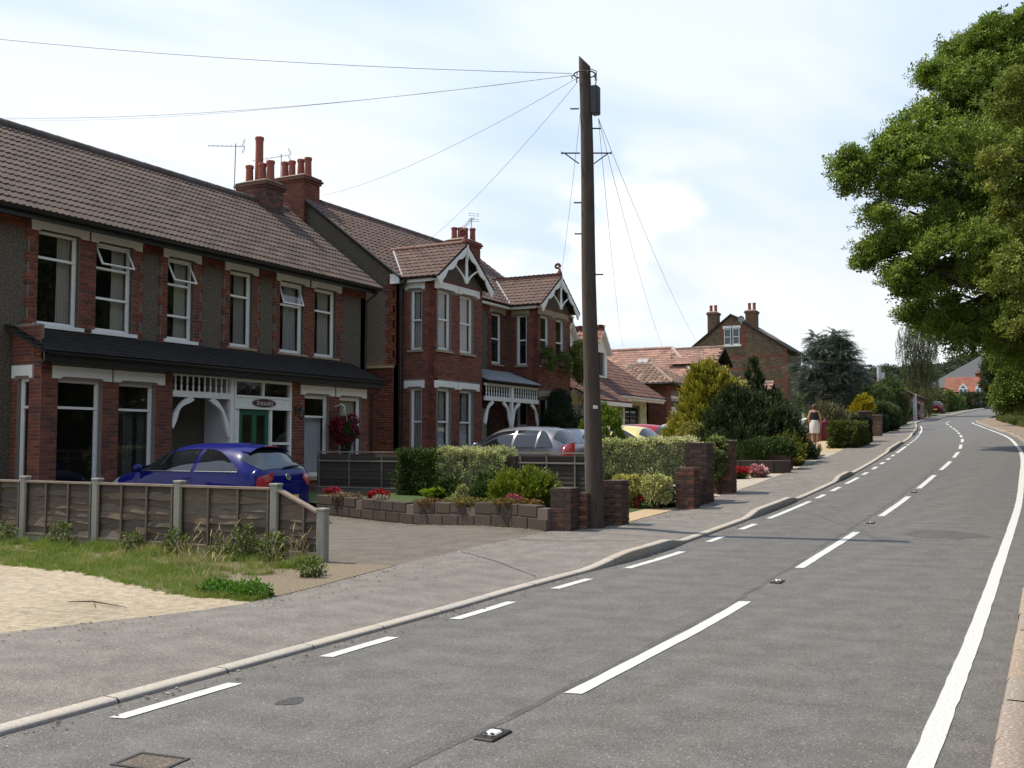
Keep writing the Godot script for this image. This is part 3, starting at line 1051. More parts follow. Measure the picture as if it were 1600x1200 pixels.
# curved timber bracket: from the post (0,0) to the rail; s-shaped; dirs: along, up
func bracket(mb: MB, o: Vector3, along: Vector3, w: float, h: float, th: Vector3) -> void:
	var inn := PackedVector2Array()
	var out := PackedVector2Array()
	for i in 15:
		var k := i / 14.0
		var wob := 0.055 * sin(k * TAU * 1.5)
		var p := Vector2(w * pow(k, 1.35), h * (1.0 - pow(1.0 - k, 1.6)))
		var d := Vector2(-h, w).normalized()
		inn.append(p - d * (0.055 + wob * .6))
		out.append(p + d * (0.055))
	out.reverse()
	inn.append_array(out)
	mb.prism(inn, o, along, Vector3.UP, th)

# ---------------------------------------------------------------- the nearest pair of houses, under one long roof
func make_house_pair() -> void:
	var r := RandomNumberGenerator.new()
	r.seed = 31
	var t := thing("semi_detached_house", "long red brick and pebbledash house under a brown tiled roof, nearest on the left", "house", W(-18.0, 0.1, 18.6))
	var o := -t.position
	var XM := -18.15
	var XB := -17.3
	var f := fx(t, XM)
	var b := fx(t, XB)
	var ups := [[13.75, 14.75], [15.18, 16.18], [17.2, 18.03], [19.25, 20.08], [21.12, 22.12], [22.57, 23.55]]
	var holes := []
	for w in ups: holes.append(Rect2(w[0], 3.97, w[1] - w[0], 1.93))
	var mb := MB.new()
	wall_holes(mb, f, 12.3, 25.0, -0.1, 6.2, holes + [Rect2(13.4, -.05, 3.0, 2.9), Rect2(20.9, -.05, 2.9, 2.9)])
	# gable walls and back
	for s in [12.3, 25.0]:
		var d := 0.25 if s < 20 else -0.25
		var g := PackedVector2Array([Vector2(XM, -.1), Vector2(XM, 6.2), Vector2(-21.3, 8.75), Vector2(-24.5, 6.2), Vector2(-24.5, -.1)])
		mb.prism(g, W(0, 0, s) + o, Vector3.RIGHT, Vector3.UP, Vector3(0, 0, -d))
	mb.bb(W(-24.5, -.1, 12.56) + o, W(-24.25, 6.2, 24.74) + o)
	var wl := part(t, "wall", mb, M.pebbledash)
	# brick dressings on the upper wall
	var bm := MB.new()
	var ho := []
	for w in ups: ho.append(Rect2(w[0], 3.9, w[1] - w[0], 2.0))
	var lint := [[13.58, 14.99], [15.03, 16.44], [17.05, 18.26], [19.05, 20.28], [20.96, 22.35], [22.40, 23.79]]
	for l in lint: ho.append(Rect2(l[0], 5.88, l[1] - l[0], .25))
	var back := MB.new()
	for q in [[13.5, 16.45], [16.98, 18.28], [19.02, 20.32], [20.9, 23.82]]:
		bricks(bm, f, q[0], q[1], 3.84, 5.88, ho, r, RED_BRICK, 0.03, 0.045)
		for h in 2:
			pass
	bricks(bm, f, 12.32, 24.98, 5.88, 6.17, ho, r, RED_BRICK, 0.03)
	part(wl, "brick_dressing", bm, M.brick, "stuff")
	var bt := MB.new()
	for q in [[13.52, 16.43], [17.0, 18.26], [19.04, 20.3], [20.92, 23.8]]:
		wall_holes(bt, Fr.new(f.o + Vector3(.016, 0, 0), f.u, f.n), q[0], q[1], 3.84, 5.88, ho.slice(0, 6).filter(func(h: Rect2) -> bool: return h.position.x > q[0] and h.end.x < q[1]), 0.012)
	part(wl, "mortar", bt, M.mortar)
	for l in lint: lintel(t, f, l[0], l[1], 5.88, 6.12, M.white_paint)
	var pale := Color(.62, .58, .48)
	var opt := [{"bars": [.72], "curtains": [[.62, .98, 0, 1, pale, 5.0]]}, {"bars": [.38, .72], "open_top": .5, "curtains": [[.6, .98, 0, 1, pale, 5.0]]}, {"bars": [.3, .68], "open_top": .5, "curtains": [[.5, .98, 0, 1, pale, 5.0]]},
		{"bars": [.68], "fw": .075, "curtains": [[.45, .93, 0, 1, Color(.5, .47, .43), 6.0]]}, {"bars": [.68], "fw": .075, "open_top": .32, "curtains": [[.4, .93, 0, 1, Color(.55, .54, .53), 6.0]]}, {"bars": [.68], "fw": .075, "curtains": [[.42, .93, 0, 1, Color(.56, .52, .46), 6.0]]}]
	for i in 6:
		window(t, f, ups[i][0], ups[i][1], 3.97, 5.9, opt[i])
		sill(t, f, ups[i][0] - .1, ups[i][1] + .12, 3.98, M.white_paint if i < 3 else M.stone_buff, .08 if i < 3 else .06)
	# ground floor front: brick with two windows each side of the entrances
	var lows := [[13.64, 14.71], [15.13, 16.13], [21.17, 22.19], [22.64, 23.67]]
	var lh := []
	for w in lows: lh.append(Rect2(w[0], .68, w[1] - w[0], 2.14))
	var fm := MB.new()
	wall_holes(fm, b, 13.25, 16.62, -.1, 3.2, lh.slice(0, 2), .22)
	wall_holes(fm, b, 20.66, 24.0, -.1, 3.2, lh.slice(2, 4), .22)
	wall_holes(fm, fs(t, 13.25), XM, XB - .22, -.1, 3.9, [Rect2(-17.98, .68, .34, 2.14)], .22)
	fm.bb(W(XM, -.1, 23.78) + o, W(XB - .222, 3.2, 23.998) + o)
	# porch recess: back wall brick, side walls
	fm.bb(W(XM - .9, -.1, 16.64) + o, W(XM - .7, 3.2, 20.6) + o)
	var low := part(t, "lower_wall", fm, M.mortar)
	var lb := MB.new()
	var llint := [[13.5, 14.93], [14.97, 16.37], [20.98, 22.41], [22.46, 23.88]]
	var lo2 := []
	for w in lows: lo2.append(Rect2(w[0], .62, w[1] - w[0], 2.25))
	for l in llint: lo2.append(Rect2(l[0], 2.83, l[1] - l[0], .25))
	bricks(lb, b, 13.25, 16.62, -.05, 3.2, lo2, r, RED_BRICK)
	bricks(lb, b, 20.66, 24.0, -.05, 3.2, lo2, r, RED_BRICK)
	bricks(lb, fs(t, 13.25), XM, XB, -.05, 3.85, [Rect2(-17.98, .62, .34, 2.25), Rect2(-18.13, 2.83, .62, .25)], r, RED_BRICK)
	bricks(lb, fsb(t, 24.0), XM, XB, -.05, 3.3, [], r, RED_BRICK)
	bricks(lb, fx(t, XM - .7), 16.64, 20.6, -.05, 3.1, [], r, DARK_BRICK)
	part(low, "bricks", lb, M.brick, "stuff")
	for l in llint: lintel(t, b, l[0], l[1], 2.83, 3.08, M.white_paint)
	lintel(t, fs(t, 13.25), -18.13, -17.51, 2.83, 3.08, M.white_paint)
	window(t, fs(t, 13.25), -17.98, -17.64, .68, 2.82, {"bars": [.74]})
	var dk := Color(.12, .115, .11)
	window(t, b, 13.64, 14.71, .68, 2.82, {"bars": [.74], "rec": .12, "curtains": []})
	window(t, b, 15.13, 16.13, .68, 2.82, {"bars": [.74], "rec": .12, "curtains": [[.35, .62, 0, .74, dk, 3.0], [.72, .98, 0, .74, dk, 3.0]]})
	var net := Color(.8, .82, .86)
	window(t, b, 21.17, 22.19, .68, 2.82, {"bars": [.74], "fw": .075, "curtains": [[.04, .96, .02, .73, net, 11.0]]})
	window(t, b, 22.64, 23.67, .68, 2.82, {"bars": [.74], "fw": .075, "curtains": [[.04, .96, .02, .73, net, 11.0], [.3, .97, .75, 1, Color(.6, .56, .45), 6.0]]})
	for w in lows: sill(t, b, w[0] - .08, w[1] + .1, .68, M.stone_buff, .09, .08)
	# porch screen: rails, spindles, post and scalloped brackets
	var ps := MB.new()
	b.box(ps, 18.44, 18.56, .3, 3.18, -.1, 0, Color.WHITE)
	b.box(ps, 16.63, 18.44, 3.08, 3.16, -.09, -.01)
	b.box(ps, 16.63, 18.44, 2.6, 2.74, -.09, -.005)
	bracket(ps, b.p(16.63, 1.92, -.08), b.u, .62, .66, b.n * .07)
	bracket(ps, b.p(18.44, 1.72, -.08), -b.u, .62, .86, b.n * .07)
	var scr := part(t, "porch_screen", ps, M.white_paint)
	for i in 10:
		var sp := MB.new()
		sp.lathe(b.p(16.74 + i * .18, 2.74, -.05), spindle_profile(.34, .028), 10)
		part(scr, "spindle", sp, M.white_paint)
	var pw := MB.new()   # pale boarded side of the porch, and its own front door in the shade
	pw.bb(W(XM - .68, .1, 18.46) + o, W(XB - .12, 3.1, 18.52) + o, Color(.8, .8, .85))
	pw.bb(W(XM - .66, .1, 16.75) + o, W(XM - .6, 3.1, 17.05) + o, Color(.3, .28, .24))
	part(t, "porch_lining", pw, M.white_paint)
	var pd := MB.new()
	pd.cbox(W(XM - .66, 1.25, 17.55) + o, Vector3(.08, 2.1, .85), .01, Color(.06, .04, .035))
	part(t, "door", pd, M.plain)
	# entrance screen with green door
	var es := MB.new()
	for q in [[18.58, 18.64], [20.6, 20.66]]: b.box(es, q[0], q[1], .1, 3.12, -.1, 0)
	b.box(es, 18.64, 20.6, 3.05, 3.12, -.1, 0)
	b.box(es, 19.58, 19.64, 2.72, 3.05, -.09, -.01)
	b.box(es, 18.64, 20.6, 2.66, 2.72, -.1, .0)
	b.box(es, 18.64, 20.6, 2.44, 2.655, -.09, -.015)
	b.box(es, 18.6, 20.64, 2.39, 2.435, -.1, .03)
	b.box(es, 18.64, 18.76, .1, 2.385, -.09, -.02)
	b.box(es, 19.84, 19.92, .1, 2.385, -.1, 0)
	b.box(es, 19.92, 20.6, 1.52, 1.58, -.09, -.01)
	b.box(es, 19.92, 20.6, .1, .75, -.09, -.02)
	var ent := part(t, "entrance_screen", es, M.white_paint)
	var eg := MB.new()
	for q in [[18.64, 19.58, 2.72, 3.05], [19.64, 20.6, 2.72, 3.05], [19.92, 20.6, 1.58, 2.385], [19.92, 20.6, .75, 1.52]]:
		eg.quad(b.p(q[0], q[3], -.06), b.p(q[1], q[3], -.06), b.p(q[1], q[2], -.06), b.p(q[0], q[2], -.06))
	part(ent, "pane", eg, M.glass)
	var dm := MB.new()
	for q in [[18.77, 18.9, .15, 2.37], [19.25, 19.4, .15, 2.37], [19.72, 19.83, .15, 2.37]]: b.box(dm, q[0], q[1], q[2], q[3], -.1, -.05)
	for q in [[18.9, 19.25], [19.4, 19.72]]:
		b.box(dm, q[0], q[1], 2.25, 2.37, -.1, -.05)
		b.box(dm, q[0], q[1], .15, .75, -.1, -.052)
		b.box(dm, q[0], q[1], .95, 1.05, -.1, -.05)
	var dr := tag(part(t, "door", dm, M.door_green), "green door with two tall glazed panels")
	var dg := MB.new()
	for q in [[18.9, 19.25], [19.4, 19.72]]: dg.quad(b.p(q[0], 2.25, -.075), b.p(q[1], 2.25, -.075), b.p(q[1], .75, -.075), b.p(q[0], .75, -.075))
	part(dr, "pane", dg, M.glass)
	var rm := MB.new()   # hall behind the door, closed off
	rm.bb(W(XM - .3, -.1, 18.56) + o, W(XM - .25, 3.1, 20.66) + o)
	part(t, "hall", rm, M.room)
	# floors close the rooms
	var fl := MB.new()
	fl.bb(W(-24.24, 3.2, 12.56) + o, W(XM - .26, 3.45, 24.74) + o)
	fl.bb(W(-24.24, -.05, 12.56) + o, W(XB - .23, .1, 24.74) + o)
	fl.bb(W(-21.3, .1, 12.56) + o, W(-21.15, 6.1, 24.74) + o)
	fl.bb(W(-24.24, 6.0, 12.56) + o, W(XM - .26, 6.15, 24.74) + o)
	part(t, "floors", fl, M.room)
	# lean-to slate roof over the ground floor front
	var lr := roof_slab(t, "lean_to_roof", [W(-16.98, 3.33, 13.05), W(-16.98, 3.33, 24.3), W(XM + .01, 3.87, 24.3), W(XM + .01, 3.87, 13.05)], .05, M.slate)
	var sl := Vector3(XM + .01 + 16.98, 3.87 - 3.33, 0)
	var slf := Fr.new(W(-16.97, 3.34, 13.05) + o, Vector3(0, 0, -1), sl.normalized().cross(Vector3(0, 0, -1)).normalized(), sl.normalized())
	if slf.n.y < 0: slf.n = -slf.n
	var sm := MB.new()
	for j in 9:
		for i in 45:
			var a := i * .25 + (.125 if j % 2 else 0.0)
			var e := minf(a + .244, 11.25)
			if e - a < .05: continue
			var z := .012 + r.randf() * .004
			var k := jit(r, 1.0, .22)
			var y0 := j * .143
			sm.quad(slf.p(a, y0 + .16, .003), slf.p(e, y0 + .16, .003), slf.p(e, y0, z), slf.p(a, y0, z), k)
			sm.quad(slf.p(a, y0, z), slf.p(e, y0, z), slf.p(e, y0, 0), slf.p(a, y0, 0), k)
	part(lr, "slates", sm, M.slate, "stuff")
	var fa := MB.new()
	fa.bb(W(-17.0, 3.13, 13.06) + o, W(-16.96, 3.32, 24.29) + o)
	fa.bb(W(XB, 3.11, 13.06) + o, W(-17.0, 3.13, 24.29) + o)
	part(t, "fascia", fa, M.black_paint)
	gutter(t, W(-16.9, 3.3, 13.05) + o, W(-16.9, 3.3, 24.32) + o, M.black_paint)
	# main roof
	var e0 := W(-17.72, 6.2, 12.05)
	var slab := roof_slab(t, "roof", [e0, W(-17.72, 6.2, 25.1), W(-21.3, 8.92, 25.1), W(-21.3, 8.92, 12.05)], .08, M.dark_room)
	roof_slab(t, "rear_roof", [W(-24.9, 6.2, 12.05), W(-24.9, 6.2, 25.1), W(-21.3, 8.92, 25.1), W(-21.3, 8.92, 12.05)], .08, M.tile)
	var up := (W(-21.3, 8.92, 0) - W(-17.72, 6.2, 0)).normalized()
	var tf := Fr.new(e0 + o + up * -.03, Vector3(0, 0, -1), Vector3(-up.y, up.x, 0).normalized() * -1.0, up)
	if tf.n.y < 0: tf.n = -tf.n
	tiles(slab, tf, 13.05, 4.5, .3, .3, 2, .022, BROWN_TILE, 300)
	ridge_tiles(slab, W(-21.3, 8.93, 12.05) + o, W(-21.3, 8.93, 25.1) + o, .13, Color(.1, .075, .065))
	var eb := MB.new()
	eb.bb(W(-17.8, 6.0, 12.06) + o, W(-17.76, 6.17, 25.09) + o)
	eb.bb(W(XM + .002, 6.13, 12.32) + o, W(-17.8, 6.16, 25.0) + o)
	part(t, "eaves_board", eb, M.black_paint)
	gutter(t, W(-17.69, 6.16, 12.05) + o, W(-17.69, 6.16, 25.12) + o, M.black_paint, .06)
	var dp := MB.new()
	dp.tube([W(-17.7, 6.1, 24.93) + o, W(-17.75, 5.98, 24.93) + o, W(-18.06, 5.75, 24.9) + o, W(-18.08, 3.9, 24.9) + o, W(-18.08, .1, 24.9) + o], [.038], 8)
	dp.tube([W(-16.95, 3.26, 24.2) + o, W(-17.0, 3.1, 24.15) + o, W(-17.22, 2.95, 24.1) + o, W(-17.24, .1, 24.1) + o], [.036], 8)
	part(t, "downpipe", dp, M.black_paint)
	chimney(t, -21.95, -20.82, 23.55, 24.35, 8.2, 9.55, [[-21.75, 23.85, .6, .12], [-21.5, 24.0, 1.5, .13], [-21.28, 23.9, .62, .125], [-21.0, 23.95, .68, .125]], r)
	aerial("tv aerial on a tall mast left of the first chimney stack", W(-22.0, 9.3, 23.45), 1.45, Vector3(-.6, -.1, .75).normalized())
	# name plaque, lantern and hanging basket belong to the front
	var pl := MB.new()
	var el := PackedVector2Array()
	for i in 32: el.append(Vector2(.42 * cos(TAU * i / 32), .1 * sin(TAU * i / 32)))
	pl.prism(el, b.p(19.62, 2.55, -.012), b.u, b.up, b.n * .03, Color(.06, .018, .016))
	var pq := part(t, "name_plaque", pl, M.plain)
	var tm := TextMesh.new()
	var fo := SystemFont.new()
	fo.font_names = PackedStringArray(["Droid Serif"])
	tm.font = fo
	tm.text = "Burnaby"
	tm.font_size = 32
	tm.pixel_size = .0045
	tm.depth = .008
	var wm := mat("plaque_letters", lin(.55, .52, .46), .6)
	inst(pq, "lettering", tm, wm, Transform3D(Basis(b.u, b.up, b.n), b.p(19.62, 2.545, .024)))
	var la := thing("wall_lantern", "black wall lantern beside the right hand ground floor windows", "lantern", W(XB, 2.35, 20.82))
	var lm := MB.new()
	lm.tube([Vector3(.0, .1, 0), Vector3(.1, .22, 0), Vector3(.18, .16, 0)], [.012], 6)
	lm.lathe(Vector3(.18, -.16, 0), [[.01, -.03], [.05, 0], [.055, .02], [.05, .02]], 6)
	lm.lathe(Vector3(.18, .06, 0), [[.1, 0], [.09, .02], [.03, .09], [.012, .12]], 6)
	for i in 6: lm.line(Vector3(.18 + .055 * cos(TAU * i / 6), -.15, .055 * sin(TAU * i / 6)), Vector3(.18 + .085 * cos(TAU * i / 6), .06, .085 * sin(TAU * i / 6)), .006, 4)
	lm.cbox(Vector3(.012, .05, 0), Vector3(.024, .2, .08), .005)
	part(la, "frame", lm, M.black_paint)
	var lg := MB.new()
	lg.lathe(Vector3(.18, -.14, 0), [[.05, 0], [.08, .2]], 6)
	part(la, "pane", lg, M.glass)

# ---------------------------------------------------------------- the second house: two gabled bays, porch between them
func bargeboard(f: Fr, s0: float, s1: float, apex: Vector2, y0: float, d: float) -> MB:
	var mb := MB.new()
	for side in 2:
		var a := Vector2(s0 if side == 0 else s1, y0)
		var along := apex - a
		var nrm := Vector2(-along.y, along.x).normalized() * (-1.0 if side == 0 else 1.0)
		if nrm.y > 0: nrm = -nrm
		var top := PackedVector2Array()
		var bot := PackedVector2Array()
		for i in 41:
			var k := i / 40.0
			var p := a + along * k
			var w := 0.13 + 0.1 * absf(sin(k * PI * 3.0 + .3)) + (0.12 * (1.0 - smoothstep(0.0, 0.14, k)))
			top.append(p)
			var q := p + nrm * w
			if side == 0: q.x = minf(q.x, apex.x)
			else: q.x = maxf(q.x, apex.x)
			bot.append(q)
		bot.reverse()
		top.append_array(bot)
		mb.prism(top, f.p(0, 0, d), f.u, f.up, f.n * .04)
	# fan of three struts
	var base := Vector2(apex.x, y0 + .02)
	for e in [[apex.x, apex.y - .2, 0.0], [apex.x - (apex.x - s0) * .48, lerpf(y0, apex.y, .46), .12], [apex.x + (s1 - apex.x) * .48, lerpf(y0, apex.y, .46), -.12]]:
		var tip := Vector2(e[0], e[1])
		var l := PackedVector2Array()
		var rr := PackedVector2Array()
		for i in 9:
			var k := i / 8.0
			var p := base.lerp(tip, k) + Vector2(e[2] * 1.2 * sin(k * PI) * .9, 0)
			var w := lerpf(.085, .04, k) if absf(e[2]) < .01 else lerpf(.05, .045, k)
			l.append(p + Vector2(-w, 0))
			rr.append(p + Vector2(w, 0))
		rr.reverse()
		l.append_array(rr)
		mb.prism(l, f.p(0, 0, d - .02 - .004 * absf(e[2])), f.u, f.up, f.n * .035)
	var fin := PackedVector2Array([Vector2(apex.x - .04, apex.y), Vector2(apex.x + .04, apex.y), Vector2(apex.x + .03, apex.y - .4), Vector2(apex.x, apex.y - .52), Vector2(apex.x - .03, apex.y - .4)])
	mb.prism(fin, f.p(0, 0, d + .042), f.u, f.up, f.n * .02)
	return mb

func make_gabled_house() -> void:
	var r := RandomNumberGenerator.new()
	r.seed = 57
	var t := thing("gabled_house", "red brick house with two bays under white fretwork gables", "house", W(-18.0, 0.3, 31.3))
	var o := -t.position
	var X := -17.8
	var XB := -16.6
	var f := fx(t, X)
	var b := fx(t, XB)
	var S0 := 26.0
	var S1 := 36.6
	var mid := Rect2(32.15, 4.43, .82, 1.85)
	var mb := MB.new()
	wall_holes(mb, f, S0, S1, -.1, 6.7, [mid, Rect2(30.6, .2, 1.4, 2.6), Rect2(26.7, .2, 2.3, 6.2), Rect2(33.8, .2, 2.3, 6.2)])
	for s in [S0, S1]:
		var d := 0.25 if s < 30 else -0.25
		mb.prism(PackedVector2Array([Vector2(X, -.1), Vector2(X, 6.7), Vector2(-21.3, 9.36), Vector2(-24.8, 6.7), Vector2(-24.8, -.1)]), W(0, 0, s) + o, Vector3.RIGHT, Vector3.UP, Vector3(0, 0, -d))
	mb.bb(W(-24.8, -.1, S0 + .26) + o, W(-24.55, 6.7, S1 - .26) + o)
	var wl := part(t, "wall", mb, M.pebbledash)
	var qm := MB.new()
	bricks(qm, fs(t, S0), X - .3, X, 3.95, 6.7, [], r, RED_BRICK, .02, .04)
	bricks(qm, fs(t, S0), -24.7, X, 0.0, 3.86, [], r, RED_BRICK, .05)
	bricks(qm, f, S0, S0 + .1, 3.95, 6.65, [], r, RED_BRICK, .02)
	bricks(qm, f, 29.36, 33.5, .1, 4.2, [Rect2(30.6, .2, 1.4, 2.6)], r, DARK_BRICK, .02)
	bricks(qm, f, 31.9, 33.3, 4.2, 6.6, [mid, Rect2(32.0, 6.28, 1.2, .2)], r, RED_BRICK, .025, .04)
	bricks(qm, f, 29.36, 33.5, 6.3, 6.65, [Rect2(32.0, 6.28, 1.2, .2)], r, RED_BRICK, .02)
	part(wl, "brickwork", qm, M.brick, "stuff")
	var ld := MB.new()
	ld.bb(W(-24.8, 3.87, S0 - .09) + o, W(X + .01, 3.94, S0 + .01) + o)
	part(t, "ledge", ld, M.stone_buff)
	# bays
	var bays := [[26.4, 29.36, 27.9, [[26.54, 27.4], [27.92, 28.8]], true], [33.5, 36.36, 34.98, [[33.7, 34.5], [35.05, 35.85]], false]]
	for k in bays:
		var a: float = k[0]
		var e: float = k[1]
		var white: bool = k[4]
		var hs := []
		for w in k[3]:
			hs.append(Rect2(w[0], 4.43, w[1] - w[0], 1.86))
			hs.append(Rect2(w[0], 1.2, w[1] - w[0], 2.04))
		var rs := [Rect2(-17.48, 4.43, .43, 1.86), Rect2(-17.47, 1.2, .43, 2.04)]
		var bm := MB.new()
		wall_holes(bm, b, a, e, -.1, 6.62, hs, .22)
		wall_holes(bm, fs(t, a), X, XB, -.1, 6.62, rs, .22)
		bm.bb(W(X, -.1, e - .22) + o, W(XB - .222, 6.62, e - .002) + o)
		bm.bb(W(X - .2, 3.5, a + .23) + o, W(XB - .23, 3.7, e - .23) + o)
		bm.bb(W(X - .2, -.05, a + .23) + o, W(XB - .23, .2, e - .23) + o)
		var bay := part(t, "bay", bm, M.mortar)
		var bk := MB.new()
		var lh := []
		for w in k[3]:
			lh.append(Rect2(w[0], 4.36, w[1] - w[0], 2.0))
			lh.append(Rect2(w[0], 1.12, w[1] - w[0], 2.2))
		lh.append(Rect2(a, 6.3, e - a - .2, .24))
		lh.append(Rect2(a, 3.25, e - a - .2, .23))
		bricks(bk, b, a, e, 0.0, 6.62, lh, r, RED_BRICK)
		bricks(bk, fs(t, a), X, XB, 0.0, 6.62, [Rect2(-17.48, 4.36, .43, 2.0), Rect2(-17.47, 1.12, .43, 2.2), Rect2(-17.68, 6.3, .75, .27), Rect2(-17.69, 3.25, .75, .26)], r, RED_BRICK)
		bricks(bk, fsb(t, e), X, XB, 0.0, 6.62, [], r, RED_BRICK)
		part(bay, "bricks", bk, M.brick, "stuff")
		var lm: Material = M.white_paint if white else M.stone_buff
		for y in [[6.3, 6.54], [3.25, 3.48]]:
			lintel(t, b, a, (a + e - .2) * .5 - .01, y[0], y[1], lm)
			lintel(t, b, (a + e - .2) * .5 + .01, e - .2, y[0], y[1], lm)
			lintel(t, fs(t, a), -17.68, -16.93, y[0], y[1], lm)
		var cur := Color(.66, .64, .6)
		for i in 2:
			var w: Array = k[3][i]
			var cu := [[.05, .95, 0, .5, cur, 7.0], [.5 if i == 0 else .1, .95, .5, 1, cur * .85, 5.0]] if white else []
			window(t, b, w[0], w[1], 4.43, 6.29, {"bars": [.52], "fw": .07, "curtains": cu})
			window(t, b, w[0], w[1], 1.2, 3.24, {"bars": [.5], "fw": .07, "curtains": [[.05, .95, 0, .5, cur, 8.0], [.55, .95, .5, 1, cur * .8, 4.0]] if white else []})
			sill(t, b, w[0] - .06, w[1] + .06, 4.43, M.stone_buff, .07)
			sill(t, b, w[0] - .06, w[1] + .06, 1.2, M.stone_buff, .07)
		window(t, fs(t, a), -17.48, -17.05, 4.43, 6.29, {"bars": [.5], "curtains": [[.1, .9, 0, .5, cur, 4.0], [.1, .5, .5, 1, cur, 3.0]] if white else []})
		window(t, fs(t, a), -17.47, -17.04, 1.2, 3.24, {"bars": [.5], "curtains": [[.1, .9, 0, 1, cur * .8, 4.0]] if white else []})
		sill(t, fs(t, a), -17.54, -16.98, 4.43, M.stone_buff, .07)
		# gable over the bay
		var ap := Vector2(k[2], 7.86)
		var s0: float = a - .3
		var s1: float = e + .3
		var gm := MB.new()
		gm.prism(PackedVector2Array([Vector2(a, 6.62), Vector2(e, 6.62), Vector2(ap.x, 7.68)]), b.p(0, 0, -.2), b.u, b.up, b.n * .2)
		part(bay, "gable", gm, M.pebbledash)
		part(t, "bargeboard", bargeboard(b, s0, s1, ap, 6.6, .26), M.white_paint)
		var so := MB.new()
		so.bb(W(XB + .01, 6.53, s0 + .1) + o, W(XB + .25, 6.56, a + .05) + o)
		part(t, "soffit", so, M.white_paint)
		so = MB.new()
		so.bb(W(X, 6.5, s0 + .1) + o, W(XB + .02, 6.62, s0 + .16) + o)
		part(t, "soffit", so, M.white_paint)
		so = MB.new()
		so.bb(W(X, 6.5, s1 - .16) + o, W(XB + .02, 6.62, s1 - .1) + o)
		part(t, "soffit", so, M.white_paint)
		# roof of the bay running back into the main slope
		var XF := XB + .3
		var back := -19.15
		for sd in 2:
			var se: float = s0 if sd == 0 else s1
			var sl := roof_slab(t, "bay_roof", [W(XF, 6.64, se), W(XF, 7.9, ap.x), W(back, 7.9, ap.x), W(-17.6, 6.64, se)], .06, M.dark_room)
			var up := (W(0, 7.9, ap.x) - W(0, 6.64, se)).normalized()
			var ax := Vector3(-1, 0, 0)
			var nn := up.cross(ax).normalized()
			if nn.y < 0: nn = -nn
			var sf := Fr.new(W(XF, 6.64, se) + o - up * .02, ax, nn, up)
			var sll := Vector2(7.9 - 6.64, ap.x - se).length()
			tiles(sl, sf, 2.9, sll, .2, .25, 1, .025, RED_TILE, 60 if sd == 0 else 0, func(u: float, v: float) -> bool: return u < 1.3 + 1.55 * v / sll + .05)
			if sd == 0:
				var vl := MB.new()
				vl.tube([W(-17.58, 6.68, se) + o, W(back, 7.92, ap.x) + o], [.05], 4)
				part(sl, "valley", vl, M.lead)
		ridge_tiles(t, W(XF - .02, 7.93, ap.x) + o, W(back - .1, 7.93, ap.x) + o, .09, Color(.22, .12, .09))
		var fi := MB.new()
		fi.lathe(W(XF - .1, 7.95, ap.x) + o, [[.12, 0], [.1, .08], [.05, .16], [.045, .25]], 8, Color(.7, .5, .4))
		var pts := []
		for i in 16: pts.append(W(XF - .1 - .09 + (.11 - .004 * i) * cos(-.3 + i * .42), 8.27 + (.11 - .004 * i) * sin(-.3 + i * .42), ap.x) + o)
		fi.tube(pts, [.05, .055, .055, .055, .055, .05, .05, .045, .045, .045, .04, .04, .04, .04, .04, .035], 8, Color(.6, .42, .34))
		part(t, "finial", fi, M.terracotta)
	# middle window
	window(t, f, 32.15, 32.97, 4.43, 6.28, {"bars": [.5], "fw": .07})
	lintel(t, f, 32.0, 33.2, 6.28, 6.5, M.stone_buff)
	sill(t, f, 32.08, 33.04, 4.43, M.stone_buff, .07)
	# floors and door
	var fl := MB.new()
	fl.bb(W(-24.5, 3.5, S0 + .26) + o, W(X - .26, 3.7, S1 - .26) + o)
	fl.bb(W(-24.5, .0, S0 + .26) + o, W(X - .26, .2, S1 - .26) + o)
	fl.bb(W(-21.2, .2, S0 + .26) + o, W(-21.0, 6.5, S1 - .26) + o)
	fl.bb(W(-24.5, 6.4, S0 + .26) + o, W(X - .26, 6.55, S1 - .26) + o)
	part(t, "floors", fl, M.room)
	var dm := MB.new()
	f.box(dm, 30.6, 32.0, .2, 2.8, -.2, -.1, Color(.55, .5, .4))
	f.box(dm, 30.75, 31.5, .3, 2.3, -.1, -.06, Color(.08, .05, .04))
	part(t, "door", dm, M.plain)
	# porch: ribbed canopy, frieze of spindles, posts with brackets, balustrade
	var can := roof_slab(t, "porch_roof", [W(-16.35, 3.62, 29.4), W(-16.35, 3.62, 33.46), W(X + .01, 4.15, 33.46), W(X + .01, 4.15, 29.4)], .04, M.lead)
	var rb := MB.new()
	for i in 17:
		var s := 29.5 + i * .24
		rb.line(W(-16.36, 3.65, s) + o, W(X + .01, 4.18, s) + o, .022, 5)
	part(can, "ribs", rb, M.lead)
	(can as MeshInstance3D).material_override = M.slate
	var pm := MB.new()
	var pf := fx(t, -16.5)
	pf.box(pm, 29.45, 33.4, 3.48, 3.56, -.08, 0)
	pf.box(pm, 29.45, 33.4, 2.98, 3.12, -.08, 0)
	pf.box(pm, 31.25, 31.37, .2, 3.48, -.1, .02)
	for q in [[29.45, 1.0], [33.4, -1.0], [31.37, 1.0], [31.25, -1.0]]:
		bracket(pm, pf.p(q[0], 2.2, -.07), pf.u * q[1], .55, .75, pf.n * .06)
	var scr := part(t, "porch_screen", pm, M.white_paint)
	for i in 22:
		var s := 29.55 + i * .178
		if absf(s - 31.31) < .1: continue
		var sp := MB.new()
		sp.lathe(pf.p(s, 3.12, -.04), spindle_profile(.36, .026), 8)
		part(scr, "spindle", sp, M.white_paint)
	var bl := MB.new()
	pf.box(bl, 29.45, 31.25, 1.38, 1.46, -.08, 0)
